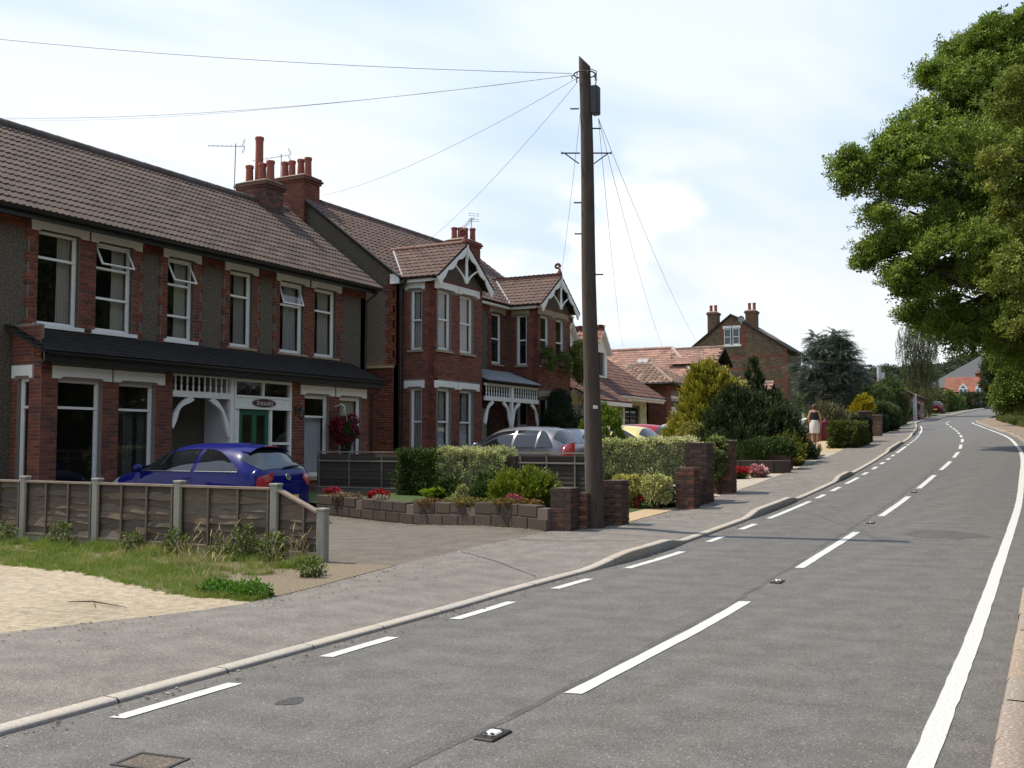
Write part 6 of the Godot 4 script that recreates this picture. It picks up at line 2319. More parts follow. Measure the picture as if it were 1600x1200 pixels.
	if o.get("detail", false):
		for sd in [-1.0, 1.0]:
			for q in [[-.45, .3, -.42, .93], [1.02, .34, 1.1, .9], [-1.9, .62, -1.8, .98]]:
				var sm := MB.new()
				var sp0 := []
				for i in 9:
					var a := lerpf(q[0], q[2], i / 8.0)
					var y := lerpf(q[1], q[3], i / 8.0)
					sp0.append(Vector3(a, y, sd * (c.z(a, y) + .0005)))
				sm.tube(sp0, [.004], 4)
				part(t, "panel_gap", sm, M.rubber)
			var hm := MB.new()
			hm.cbox(Vector3(-.28, .84, sd * (c.z(-.28, .84) + .012)), Vector3(.16, .03, .03), .008)
			part(t, "door_handle", hm, paint)
		var bd := MB.new()
		var by := .86
		var bx: float = ra.call(by)
		var bz2 := Basis(Vector3(0, .92, -.38).normalized(), Vector3(-.92, .38, 0).normalized(), Vector3(0, 0, 1))
		var tl2 := Vector3(-.95, .3, 0).normalized()
		var bb2 := Basis(tl2.cross(Vector3(0, 0, 1)), tl2, Vector3(0, 0, 1))
		bd.lathe(Vector3(bx - .012, by, 0), [[.062, 0], [.062, .012], [.052, .014], [.05, .006], [.0, .006]], 22, Color(.8, .8, .82), bb2)
		bd.box(Vector3(bx - .02, by + .004, 0), Vector3(.07, .008, .02), Color(.75, .75, .78), Basis(bb2.x.rotated(tl2, .6), bb2.y, bb2.z.rotated(tl2, .6)))
		bd.box(Vector3(bx - .02, by + .004, .01), Vector3(.03, .008, .05), Color(.75, .75, .78), bb2)
		part(t, "badge", bd, M.metal_grey)
		var wp := MB.new()
		wp.tube([Vector3(ra.call(1.02) - .02, 1.03, .0), Vector3(ra.call(1.04) - .03, 1.05, .15), Vector3(ra.call(1.06) - .025, 1.07, .48)], [.02, .016, .01], 6)
		part(t, "wiper", wp, M.rubber)
		var sp := MB.new()
		sp.grid(func(i: float, j: float) -> Vector3:
			var zz := (i * 2.0 - 1.0) * .52
			var a := lerpf(-1.3, -1.56 + .1 * zz * zz, j)
			return Vector3(a, c.y_at(-1.3, absf(zz)) + .012 - .03 * j, zz), 14, 4)
		part(t, "spoiler", sp, paint)
		var bl := MB.new()
		bl.cbox(Vector3(-1.555, c.y_at(-1.3, 0.0) - .015, 0), Vector3(.02, .02, .3), .004)
		part(t, "brake_light", bl, M.red_lens)
		var an := MB.new()
		an.tube([Vector3(-1.05, c.ytop(-1.05) - .01, 0), Vector3(-1.1, c.ytop(-1.05) + .05, 0), Vector3(-1.13, c.ytop(-1.05) + .1, 0)], [.02, .01, .006], 6)
		part(t, "roof_aerial", an, M.rubber)
	return t

func paintmat(called: String, r: float, g: float, b: float, metal := .35) -> StandardMaterial3D:
	var m := mat(called, lin(r, g, b), .32, metal)
	m.clearcoat_enabled = true
	m.metallic_specular = .15
	m.clearcoat = .5
	m.clearcoat_roughness = .04
	return m

func make_cars() -> void:
	var g := mat("car_pane", lin(.012, .014, .016), .03)
	g.metallic_specular = .7
	var rl := mat("red_lens", lin(.35, .008, .012), .12)
	rl.clearcoat_enabled = true
	var cl := mat("clear_lens", lin(.55, .57, .6), .1, .4)
	cl.clearcoat_enabled = true
	var blue := paintmat("blue_paint", .004, .006, .12, .0)
	var grey := paintmat("grey_paint", .16, .16, .18, .5)
	var silver := paintmat("silver_paint", .3, .31, .34, .6)
	var yellow := paintmat("yellow_paint", .62, .55, .26, .1)
	var red := paintmat("red_paint", .3, .012, .03, .2)
	var pale := paintmat("pale_paint", .45, .47, .48, .4)
	var maroon := paintmat("maroon_paint", .09, .008, .018, .2)
	car("blue_hatchback", "blue hatchback parked behind the low fence, nose to the house", W(-14.35, H(-14, 14.7) + .055, 14.75), PI - .02, blue, {"detail": true})
	var mpv := [[-2.1, .5], [-2.08, .8], [-2.02, 1.0], [-1.9, 1.15], [-1.65, 1.42], [-1.45, 1.57], [-1.1, 1.64], [-.3, 1.66], [.25, 1.62], [.7, 1.46], [1.2, 1.16], [1.45, 1.04], [1.75, .95], [1.98, .75], [2.1, .5]]
	car("grey_car", "grey people carrier parked nose in before the gabled house", W(-13.85, H(-13.2, 27.0) - .03, 26.7), PI - .05, grey, {"L": 4.2, "top": mpv, "belt": 1.05, "rear": [-1.88, -1.5], "side": [[-.2, 1.3, .02, 0.0], [-.98, -.28, .02, 0.0], [-1.55, -1.04, .02, .5]], "front": [1.35, .6], "tail": [-2.05, -1.8, .8, 1.2]})
	car("silver_car", "silver car half hidden behind the telegraph pole", W(-14.1, H(-14.1, 29.2) + .05, 29.4), PI - .05, silver)
	car("yellow_car", "pale yellow hatchback behind the variegated hedge", W(-13.4, H(-13.4, 32.4) + .07, 32.4), PI - .04, yellow, {"L": 4.0})
	car("red_car", "red hatchback behind the hedge, right of the yellow car", W(-13.7, H(-13.7, 34.7) + .1, 34.8), PI - .04, red)
	car("pale_car", "pale silver car in front of the white garage door", W(-14.4, H(-14.4, 45) + .07, 45.0), .25, pale)
	car("pink_white_car", "white car glimpsed behind the dark conifers", W(-11.3, H(-11.3, 41) + .07, 41.0), PI, paintmat("white_car_paint", .6, .55, .55, .1), {"detail": false})
	car("silver_hatchback", "silver car parked beyond the wall, behind the cedar trunk", W(-11.4, H(-11.4, 62) + .05, 62.0), PI - .3, pale)
	car("maroon_car", "dark red car parked on the far drive beside the road", W(-12.1, prof(131.0) + .02, 131.0), PI / 2, maroon)

# ---------------------------------------------------------------- plants
var leafmeshes := {}

func leaf(mb: MB, o: Vector3, d: Vector3, side: Vector3, l: float, w: float, fold := .25, k := 1.0) -> void:
	var n := d.cross(side).normalized()
	var m := o + d * l * .5 - n * fold * w
	var tip := o + d * l - n * fold * w * 1.4
	var c := Color(k, k, k)
	mb.quad(o, o + d * l * .45 + side * w * .5, tip, m, c)
	mb.quad(o, m, tip, o + d * l * .45 - side * w * .5, c)

func rdir(r: RandomNumberGenerator) -> Vector3:
	var z := r.randf_range(-1, 1)
	var a := r.randf() * TAU
	var q := sqrt(1.0 - z * z)
	return Vector3(q * cos(a), z, q * sin(a))

func cluster(kind: String) -> Mesh:
	if leafmeshes.has(kind): return leafmeshes[kind]
	var r := RandomNumberGenerator.new()
	r.seed = hash(kind)
	var mb := MB.new()
	match kind:
		"broad":
			for i in 15:
				var d := (rdir(r) + Vector3(0, .15, 0)).normalized()
				leaf(mb, d * r.randf_range(.0, .14), (d + rdir(r) * .5).normalized(), d.cross(rdir(r)).normalized(), r.randf_range(.06, .15), r.randf_range(.04, .09), .25, r.randf_range(.7, 1.25))
		"small":
			for i in 12:
				var d := (rdir(r) + Vector3(0, .3, 0)).normalized()
				leaf(mb, d * r.randf_range(.0, .06), (d + rdir(r) * .4).normalized(), d.cross(rdir(r)).normalized(), r.randf_range(.05, .08), r.randf_range(.028, .045), .2, r.randf_range(.75, 1.25))
		"flecked":
			for i in 12:
				var d := (rdir(r) + Vector3(0, .3, 0)).normalized()
				leaf(mb, d * r.randf_range(.0, .06), (d + rdir(r) * .4).normalized(), d.cross(rdir(r)).normalized(), r.randf_range(.05, .08), r.randf_range(.03, .05), .2, [.16, .3, .7, 1.0, 1.0, .22, .9, 1.0][r.randi() % 8])
		"feather":   # conifer spray pointing along +y
			for i in 16:
				var k := i / 15.0
				var an := r.randf() * TAU
				var d := Vector3(cos(an) * .7, 1.0, sin(an) * .7).normalized()
				leaf(mb, Vector3(0, k * .2, 0), d, d.cross(rdir(r)).normalized(), r.randf_range(.06, .1) * (1.2 - k * .6), .022, .1, r.randf_range(.7, 1.2))
		"needle":   # flat spray of dense needles along +x, drooping at the tip
			for i in 30:
				var k := i / 29.0
				var p := Vector3(k * .5, -.14 * k * k, 0)
				for sd in [-1.0, 1.0]:
					var d := Vector3(.8, r.randf_range(-.25, .25), sd * r.randf_range(.5, 1.0)).normalized()
					leaf(mb, p, d, d.cross(Vector3.UP).normalized(), r.randf_range(.09, .15) * (1.1 - k * .5), .028, .1, r.randf_range(.7, 1.25))
		"strand":   # hanging string of little leaves
			for i in 22:
				var k := i / 21.0
				var d := (rdir(r) + Vector3(0, -.9, 0)).normalized()
				leaf(mb, Vector3(.06 * sin(k * 5.0), -k * 1.1, .06 * cos(k * 4.0)), d, d.cross(rdir(r)).normalized(), r.randf_range(.09, .15), .07, .2, r.randf_range(.75, 1.2))
		"petals":
			for i in 9:
				var d := (rdir(r) + Vector3(0, .5, 0)).normalized()
				for e in 3:
					var q := (d + rdir(r) * .8).normalized()
					leaf(mb, d * r.randf_range(.02, .06), q, q.cross(rdir(r)).normalized(), .035, .03, .1, r.randf_range(.8, 1.2))
		"grass":
			for i in 16:
				var an := r.randf() * TAU
				var h := r.randf_range(.12, .34)
				var bend := r.randf_range(.1, .55) * h
				var o := Vector3(r.randf_range(-.07, .07), 0, r.randf_range(-.07, .07))
				var dd := Vector3(cos(an), 0, sin(an))
				var sd := Vector3(-sin(an), 0, cos(an)) * .004
				var p1 := o + Vector3.UP * h * .5 + dd * bend * .25
				var p2 := o + Vector3.UP * h * .9 + dd * bend
				var k := r.randf_range(.7, 1.25)
				mb.quad(o - sd, o + sd, p1 + sd, p1 - sd, Color(k, k, k))
				mb.tri(p1 - sd, p1 + sd, p2, Color(k, k, k))
		"stalk":
			for i in 6:
				var an := r.randf() * TAU
				var h := r.randf_range(.4, .75)
				var dd := Vector3(cos(an), 0, sin(an))
				var o := dd * .05
				var p := o + Vector3.UP * h * .8 + dd * h * .18
				var e := o + Vector3.UP * h + dd * h * .34
				mb.tube([o, o + Vector3.UP * h * .4 + dd * .02, p], [.003, .0025, .002], 3)
				mb.tube([p, p.lerp(e, .4), e], [.004, .009, .002], 4)
		"strap":
			for i in 14:
				var an := TAU * i / 14.0 + r.randf() * .3
				var dd := Vector3(cos(an), 0, sin(an))
				var sd := Vector3(-sin(an), 0, cos(an)) * .03
				var h := r.randf_range(.16, .26)
				var a := Vector3.ZERO
				var b := dd * .1 + Vector3.UP * h
				var e := dd * .24 + Vector3.UP * h * .75
				mb.quad(a, b - sd, e, b + sd, Color(1, 1, 1))
	leafmeshes[kind] = mb.mesh()
	return leafmeshes[kind]

# scatters leaf clumps through lumps [[centre, radii], ...] given relative to the parent
# density: clumps per square metre of lump surface
func foliage(parent: Node, called: String, lumps: Array, density: float, kind: String, m: String, size: Array, ca: Color, cb: Color, sd: int, o := {}) -> MultiMeshInstance3D:
	var r := RandomNumberGenerator.new()
	r.seed = sd
	var nz := FastNoiseLite.new()
	nz.seed = sd
	nz.frequency = o.get("hole_freq", .9)
	var holes: float = o.get("holes", -.32)
	var rough: float = o.get("rough", .16)
	var tr := []
	var cols := []
	var inner: float = o.get("inner", .55)
	var mode: String = o.get("mode", "")
	var box: bool = o.get("box", false)
	for lu in lumps:
		var c: Vector3 = lu[0]
		var q: Vector3 = lu[1]
		var ar := 4.0 * PI * pow((pow(q.x * q.y, 1.6) + pow(q.x * q.z, 1.6) + pow(q.y * q.z, 1.6)) / 3.0, 1.0 / 1.6)
		if box: ar = 8.0 * (q.x * q.y + q.x * q.z + q.y * q.z)
		var n := int(ar * density)
		for i in n:
			var d := rdir(r)
			if box:
				var e := Vector3(r.randf_range(-1, 1), r.randf_range(-1, 1), r.randf_range(-1, 1))
				var f := r.randf() * (q.x * q.y + q.x * q.z + q.y * q.z)
				if f < q.x * q.y: e.z = signf(e.z)
				elif f < q.x * q.y + q.x * q.z: e.y = signf(e.y)
				else: e.x = signf(e.x)
				d = e
			var bump := 1.0 + rough * 1.8 * nz.get_noise_3dv((c + d * q) * 1.3 / maxf(.25, q.length() * .25))
			var p := c + d * q * bump * (lerpf(inner, 1.0, sqrt(r.randf())) if not box else lerpf(.86, 1.02, r.randf()))
			if nz.get_noise_3dv(p * 1.7 + Vector3(31, 7, 3)) < holes: continue
			if o.has("floor") and p.y < o.floor: continue
			var sc := r.randf_range(size[0], size[1])
			var b: Basis
			var outw := (p - c).normalized()
			match mode:
				"up":
					var ax := (Vector3.UP * 1.2 + outw * .9 + rdir(r) * .35).normalized()
					var s := ax.cross(rdir(r)).normalized()
					b = Basis(s, ax, s.cross(ax))
				"out":
					var fl := Vector3(outw.x, outw.y * .35, outw.z) + rdir(r) * .4
					fl = fl.normalized()
					var s := fl.cross(Vector3.UP + rdir(r) * .25).normalized()
					b = Basis(fl, s.cross(fl).normalized(), s)
				"hang":
					b = Basis(Vector3.UP, r.randf() * TAU)
				_:
					b = Basis(rdir(r), r.randf() * TAU)
			tr.append(Transform3D(b.scaled(Vector3.ONE * sc), p))
			var k := r.randf()
			var pat := clampf(.5 + .9 * nz.get_noise_3dv(p * .8 + Vector3(0, 90, 0)), 0, 1)
			cols.append(ca.lerp(cb, clampf(k * .6 + pat * .5 - .05, 0, 1)))
	return scatter(parent, called, cluster(kind), M[m], tr, cols)

func scatter(parent: Node, called: String, mesh: Mesh, m: Material, tr: Array, cols: Array) -> MultiMeshInstance3D:
	var mm := MultiMesh.new()
	mm.transform_format = MultiMesh.TRANSFORM_3D
	mm.use_colors = true
	mm.mesh = mesh
	mm.instance_count = tr.size()
	for i in tr.size():
		mm.set_instance_transform(i, tr[i])
		mm.set_instance_color(i, cols[i])
	var o := MultiMeshInstance3D.new()
	o.name = called if parent != self else numbered(called)
	o.multimesh = mm
	o.material_override = m
	parent.add_child(o, true)
	o.set_meta("kind", "stuff")
	return o

func limb(mb: MB, a: Vector3, b: Vector3, r0: float, r1: float, r: RandomNumberGenerator, wob := .12) -> void:
	var pts := []
	var rad := []
	var L := a.distance_to(b)
	for i in 7:
		var k := i / 6.0
		var p := a.lerp(b, k) + Vector3(0, L * .1 * sin(k * PI), 0)
		if i > 0 and i < 6: p += rdir(r) * L * wob * .4
		pts.append(p)
		rad.append(lerpf(r0, r1, pow(k, .7)))
	mb.tube(pts, rad, 8)

# breaks each lump of a crown into a cloud of smaller ones
func clumps(lumps: Array, n: int, k: float, r: RandomNumberGenerator) -> Array:
	var out := []
	for l in lumps:
		var q: Vector3 = l[1]
		for i in n:
			var s := k * r.randf_range(.6, 1.25)
			out.append([(l[0] as Vector3) + rdir(r) * q * r.randf_range(.45, .98), Vector3(q.x * s, q.y * s * .75, q.z * s)])
	return out

# tree with trunk, limbs and crown; lumps in world coordinates
func tree(called: String, label: String, base: Vector3, lumps: Array, trunk_r: float, fork: float, dens: float, size: Array, ca: Color, cb: Color, sd: int, group := "", kind := "broad", o := {}) -> Node3D:
	var t := thing(called, label, "tree", base, group)
	var r := RandomNumberGenerator.new()
	r.seed = sd
	var mb := MB.new()
	var f := Vector3(0, fork, 0)
	mb.tube([Vector3(0, -.2, 0), Vector3(0, .3, 0), Vector3(.05, fork * .5, .03), f, f + Vector3(.1, fork * .35, 0)], [trunk_r * 1.5, trunk_r * 1.1, trunk_r * .9, trunk_r * .8, trunk_r * .4], 12)
	part(t, "trunk", mb, M.bark)
	var rel := []
	var lm := MB.new()
	for l in lumps:
		var c: Vector3 = l[0] - base
		rel.append([c, l[1]])
		limb(lm, f * r.randf_range(.75, 1.25), c, trunk_r * .45, trunk_r * .1, r)
		for k in 4:
			var e: Vector3 = c + rdir(r) * (l[1] as Vector3) * .8
			limb(lm, f.lerp(c, .75), e, trunk_r * .14, .012, r)
	part(t, "limbs", lm, M.bark)
	if o.has("sub"): rel = clumps(rel, o.sub, o.get("subr", .42), r)
	foliage(t, "crown", rel, dens, kind, o.get("mat", "leaf"), size, ca, cb, sd, o)
	if o.has("sub"):
		foliage(t, "outer_sprays", clumps(rel, 2, .9, r), dens * .35, kind, o.get("mat", "leaf"), [size[0] * .45, size[1] * .65], ca, cb, sd + 50, o)
	return t

func bush(called: String, label: String, category: String, base: Vector3, lumps: Array, dens: float, kind: String, m: String, size: Array, ca: Color, cb: Color, sd: int, o := {}, group := "") -> Node3D:
	var t := thing(called, label, category, base, group)
	var st := MB.new()
	var r := RandomNumberGenerator.new()
	r.seed = sd
	for l in lumps:
		for k in 3: limb(st, Vector3(r.randf_range(-.05, .05), -.05, r.randf_range(-.05, .05)), (l[0] as Vector3) + rdir(r) * (l[1] as Vector3) * .6, .02, .006, r)
	part(t, "stems", st, M.bark)
	foliage(t, "leaves", lumps, dens, kind, m, size, ca, cb, sd, o)
	return t

# lumps from [x, y, s, r] lists (world) 
func L4(a: Array) -> Array:
	var out := []
	for k in a: out.append([W(k[0], k[1], k[2]), Vector3(k[3], k[3] * (k[4] if k.size() > 4 else .85), k[3])])
	return out

func make_near_plants() -> void:
	var r := RandomNumberGenerator.new()
	r.seed = 404
	# rough grass and weeds below the fence
	var edge := [[-17.5, 8.4], [-11.34, 8.19], [-10.15, 8.15], [-8.6, 7.7], [-7.37, 7.38], [-6.6, 7.4]]
	var tr := []
	var cols := []
	var st := []
	var stc := []
	var nz := FastNoiseLite.new()
	nz.seed = 6
	nz.frequency = .8
	for i in 22000:
		var x := r.randf_range(-17.0, -6.62)
		var lo := interp(edge, x) + .1 * nz.get_noise_1d(x * 5.0)
		var hi := 10.02 + (x + 7.87) * -.05 - .03
		if x > -7.8: hi = lerpf(9.9, 8.0, (x + 7.8) / 1.2)
		var s := r.randf_range(lo, hi)
		if s > hi or s < lo: continue
		var k := (s - lo) / maxf(.1, hi - lo)
		# bare gravel shows towards the road end and by the fence
		if x > -8.3 and nz.get_noise_2d(x * 2.0, s * 2.0) + (x + 8.3) * .9 > .25 and k > .35: continue
		if k > .42 and nz.get_noise_2d(x * 1.5, s * 2.0) > -.22 and r.randf() < .86: continue
		var dry := clampf(nz.get_noise_2d(x * .9 + 30, s * 1.5) * 1.6 + .35 * k, 0, 1)
		var c := Color(.21, .28, .05).lerp(Color(.48, .4, .2), dry * r.randf_range(.3, 1.0))
		tr.append(Transform3D(Basis(Vector3.UP, r.randf() * TAU).scaled(Vector3.ONE * r.randf_range(.4, .8) * (.45 + .45 * k)), G(x, s, .05)))
		cols.append(c)
		if r.randf() < .022 * k and x > -9.6:
			st.append(Transform3D(Basis(Vector3.UP, r.randf() * TAU).scaled(Vector3.ONE * r.randf_range(.4, .8)), G(x, s, .05)))
			stc.append(Color(.42, .34, .17))
	var gr := scatter(self, "rough_grass", cluster("grass"), M.leaf, tr, cols)
	tag(gr, "rough grass growing along the foot of the fence", "grass", "", "stuff")
	var sk := scatter(self, "seeding_grass", cluster("stalk"), M.leaf_dull, st, stc)
	tag(sk, "dry seed heads of tall grass before the fence", "grass", "", "stuff")
	# bare stony soil under the grass
	var so := strip(func(_s: float) -> float: return -17.0, func(s: float) -> float: return interp(PIN, s) - .01, 7.35, 10.1, .2, 40, func(x: float, s: float, _a: float) -> float: return .09 if s > interp(edge, x) + .05 else .02)
	struct("soil_strip", so, M.soil_pale)
	var w := 0
	for k in [[-9.2, 9.75, .3], [-8.95, 9.8, .42], [-10.1, 9.8, .32], [-11.0, 9.9, .28], [-12.4, 9.9, .33], [-13.6, 9.85, .3], [-7.2, 9.0, .2], [-8.3, 9.6, .38], [-14.6, 9.7, .35]]:
		bush("weed", "straggly leafy weed at the foot of the fence, %s from the road end" % ["fourth", "third", "fifth", "sixth", "seventh", "eighth", "first", "second", "ninth"][w], "weed", G(k[0], k[1], .04), [[Vector3(0, k[2] * .6, 0), Vector3(.16, k[2] * .6, .16)]], 130, "small", "leaf", [.5, .9], Color(.07, .13, .03), Color(.2, .22, .07), 500 + w, {}, "weeds below the fence")
		w += 1
	bush("clover_clump", "bright green clump of low weeds at the corner of the grass", "weed", G(-6.85, 7.62, .05), [[Vector3(0, .05, 0), Vector3(.22, .12, .16)], [Vector3(-.4, .04, -.02), Vector3(.3, .09, .15)]], 420, "small", "leaf", [.5, .8], Color(.07, .2, .02), Color(.16, .3, .04), 520)
	var tw := thing("twig", "forked dry twig lying on the pale concrete", "twig", G(-7.75, 6.6, .09))
	var tm := MB.new()
	tm.tube([Vector3(-.35, 0, .05), Vector3(-.1, .01, -.03), Vector3(.4, 0, .03)], [.004, .008, .003], 5)
	tm.tube([Vector3(-.1, .01, -.03), Vector3(.1, .0, .12)], [.006, .003], 5)
	part(tw, "stem", tm, M.bark)
	# dry leaves and grit gathered at the wall foot, the kerb and the edge of the pavement
	var lt := []
	var lc := []
	for i in 2600:
		var p := Vector3.ZERO
		var m := i % 4
		if m == 0:
			var x := r.randf_range(-13.4, -6.8)
			p = G(x, 14.16 + (-6.78 - x) * .4436 - .13 - pow(r.randf(), 3.0) * .5, .09)
			p.y = H(x, -p.z) + .09 - .03 * smoothstep(-8.0, -12.0, x)
		elif m == 1:
			var s := r.randf_range(2.5, 30.0)
			p = G(kl(s) + .02 + pow(r.randf(), 2.0) * .22, s, .006)
		elif m == 2:
			var s := r.randf_range(3.0, 30.0)
			var k := pow(r.randf(), 2.5) * .5
			p = G(interp(PIN, s) + .03 + k, s, .092)
		else:
			var s := r.randf_range(3.0, 20.0)
			p = G(lerpf(interp(PIN, s), kl(s) - .15, r.randf() * .6), s, .092)
			if r.randf() < .75: continue
		lt.append(Transform3D(Basis(Vector3.UP, r.randf() * TAU).scaled(Vector3.ONE * r.randf_range(.5, 1.5)), p))
		lc.append(Color(.3, .22, .12).lerp(Color(.12, .08, .05), r.randf()) if r.randf() < .8 else Color(.5, .46, .4))
	var lm := MB.new()
	leaf(lm, Vector3(-.012, .002, 0), Vector3(1, .15, 0).normalized(), Vector3(0, 0, 1), .028, .014, -.3)
	var li := scatter(self, "leaf_litter", lm.mesh(), M.leaf_dull, lt, lc)
	tag(li, "dry leaves and grit along the wall foot, kerb and pavement edge", "litter", "", "stuff")
	# plants of the front garden
	var gb := .3
	bush("ball_bush", "round clipped dark green bush in the front garden", "bush", G(-9.1, 16.4, .2), [[Vector3(0, .36, 0), Vector3(.3, .34, .3)]], 900, "small", "leaf", [.5, .75], Color(.035, .075, .015), Color(.09, .15, .03), 601, {"inner": .85, "holes": -.6})
	bush("golden_conifer", "low spreading golden green conifer in the front garden", "bush", G(-8.15, 15.95, .2), [[Vector3(-.22, .27, 0), Vector3(.36, .3, .34)], [Vector3(.22, .26, .05), Vector3(.36, .3, .32)], [Vector3(.0, .33, -.1), Vector3(.35, .3, .3)]], 520, "feather", "leaf", [.7, 1.1], Color(.09, .15, .012), Color(.3, .33, .04), 602, {"mode": "up"})
	bush("variegated_sprig", "small cream variegated shrub left of the ball bush", "bush", G(-9.5, 16.0, .25), [[Vector3(0, .17, 0), Vector3(.17, .2, .17)], [Vector3(.05, .34, 0), Vector3(.07, .16, .07)]], 420, "small", "leaf", [.5, .8], Color(.18, .22, .06), Color(.6, .56, .3), 603)
	bush("hosta", "bright yellow green strap leaved plant behind the block wall", "plant", G(-10.0, 16.0, .42), [[Vector3(0, .05, 0), Vector3(.14, .06, .14)]], 60, "strap", "leaf", [.6, .9], Color(.2, .34, .03), Color(.36, .46, .05), 604, {"mode": "hang"})
	var vk := 0
	for k in [[-7.1, 18.1, .62, "larger golden variegated bush beside the gravel path", Color(.74, .64, .2)], [-6.5, 18.05, .5, "silvery variegated bush against the red brick pillar", Color(.74, .72, .45)]]:
		bush("variegated_bush", k[3], "bush", G(k[0], k[1], .1), [[Vector3(0, .3, 0), Vector3(k[2] * .5, .27, k[2] * .5)], [Vector3(.12, .42, .05), Vector3(.16, .16, .16)], [Vector3(-.14, .4, 0), Vector3(.15, .17, .15)]], 560, "flecked", "leaf", [.55, .9], Color(.46, .46, .14), k[4] * 1.1, 610 + vk, {"rough": .3})
		vk += 1
	# hedges in the boundary line: variegated
	bush("variegated_hedge", "clipped cream and green variegated hedge left of the tall pillar", "hedge", G(-7.35, 19.7, .1), [[Vector3(-.1, .8, 0), Vector3(.85, .34, .28)], [Vector3(.6, .8, .02), Vector3(.42, .36, .28)]], 560, "flecked", "leaf", [.6, 1.0], Color(.42, .46, .18), Color(.84, .8, .56), 620, {"box": true, "holes": -.5, "rough": .22})
	bush("hedge_underside", "leafy lower growth under the variegated hedge", "hedge", G(-7.35, 19.75, .05), [[Vector3(0, .25, 0), Vector3(.9, .25, .2)]], 200, "small", "leaf_dull", [.7, 1.0], Color(.06, .1, .03), Color(.15, .2, .07), 621, {"box": true, "holes": -.2})
	bush("variegated_hedge", "clipped hedge with a cream variegated right half before the bay window", "hedge", G(-11.9, 20.4, .1), [[Vector3(.25, .72, 0), Vector3(.8, .45, .35)]], 520, "flecked", "leaf", [.6, 1.0], Color(.4, .44, .18), Color(.8, .76, .52), 622, {"box": true, "rough": .22})
	bush("privet_hedge", "dark green privet hedge joined to the variegated one", "hedge", G(-13.1, 20.4, .1), [[Vector3(.05, .66, 0), Vector3(.55, .5, .38)], [Vector3(.7, .3, .1), Vector3(.5, .3, .35)]], 420, "small", "leaf", [.6, 1.0], Color(.03, .06, .015), Color(.1, .15, .03), 623, {"box": true, "rough": .2})
	bush("ivy", "variegated ivy climbing over the capped pillar", "climber", G(-6.35, 21.5, .1), [[Vector3(-.02, .85, .02), Vector3(.27, .34, .22)], [Vector3(-.05, .5, .05), Vector3(.2, .25, .18)]], 480, "small", "leaf", [.6, .95], Color(.07, .13, .03), Color(.4, .42, .18), 624)
	# trailing rock plants and flowers along the block wall
	var tx := [[-12.6, 16.8, "silver and rust trailing plant at the left end of the block wall", Color(.32, .27, .2), Color(.24, .13, .05)], [-11.4, 16.28, "silver leaved plant on the block wall", Color(.5, .47, .42), Color(.3, .2, .12)], [-8.7, 15.08, "orange green stonecrop trailing over the block wall", Color(.3, .2, .05), Color(.16, .17, .03)], [-7.6, 14.58, "rusty stonecrop hanging near the short pillar", Color(.3, .15, .06), Color(.2, .17, .04)], [-9.7, 15.5, "thin fringe of stonecrop on the middle of the wall", Color(.28, .14, .06), Color(.14, .13, .03)]]
	var q := 0
	for k in tx:
		var g := G(k[0], k[1], .42)
		bush("trailing_plant", k[2], "plant", g, [[Vector3(0, .03, .03), Vector3(.45 if q != 1 else .2, .07, .13)], [Vector3(.15, -.08, .12), Vector3(.14, .13, .05)]], 420, "small", "leaf_dull", [.35, .6], k[3], k[4], 640 + q, {}, "plants trailing over the block wall")
		q += 1
	q = 0
	for k in [[-12.2, 17.3, .17, "red flowers behind the left end of the block wall", Color(.5, .01, .012), Color(.35, .02, .02)], [-13.7, 17.7, .18, "red flowers under the right hand bay window", Color(.4, .02, .03), Color(.3, .02, .05)], [-7.9, 15.1, .11, "pink flowers near the short pillar", Color(.5, .1, .16), Color(.35, .08, .12)], [-6.75, 17.9, .1, "low red flowers beneath the variegated bushes", Color(.4, .03, .02), Color(.2, .04, .02)]]:
		var t := bush("flower_clump", k[3], "flowers", G(k[0], k[1], .3 if q < 3 else .06), [[Vector3(0, .05, 0), Vector3(k[2] * 1.3, .12, k[2])]], 300, "small", "leaf", [.5, .8], Color(.05, .1, .02), Color(.1, .16, .03), 660 + q, {}, "flower clumps in the front garden")
		foliage(t, "flowers", [[Vector3(0, .14, 0), Vector3(k[2] * 1.2, .1, k[2])]], 260, "petals", "petal", [.8, 1.2], k[4], k[5], 680 + q)
		q += 1
	for k in [[Vector3(-7.3, 0, 25.4), .55, "bed of bright red flowers before the planter wall", Color(.62, .012, .012), Color(.5, .02, .03)], [Vector3(-6.6, 0, 25.9), .18, "clump of pale pink flowers at the end of the red bed", Color(.8, .6, .58), Color(.55, .06, .08)]]:
		var p: Vector3 = k[0]
		var t := bush("flower_bed", k[2], "flowers", G(p.x, p.z, .07), [[Vector3(0, .07, 0), Vector3(k[1], .12, .25)]], 320, "small", "leaf", [.5, .8], Color(.04, .09, .02), Color(.09, .14, .03), 690 + int(k[1] * 10))
		foliage(t, "flowers", [[Vector3(0, .15, 0), Vector3(k[1], .14, .26)]], 520, "petals", "petal", [.9, 1.5], k[3], k[4], 695 + int(k[1] * 10))
	# hanging basket by the right hand ground floor windows
	var hb := thing("flower_basket", "hanging basket of dark red flowers between two ground floor windows", "basket", W(-16.95, 2.0, 22.42))
	var bm := MB.new()
	bm.lathe(Vector3(0, -.25, 0), [[.02, -.16], [.14, -.1], [.2, .04], [.19, .05]], 14, Color(.05, .035, .02))
	bm.tube([Vector3(-.33, .55, 0), Vector3(-.1, .62, 0), Vector3(0, .55, 0)], [.012], 6)
	for i in 3: bm.line(Vector3(0, .55, 0), Vector3(.19 * cos(i * 2.1), -.2, .19 * sin(i * 2.1)), .004, 4)
	part(hb, "bowl", bm, M.plain)
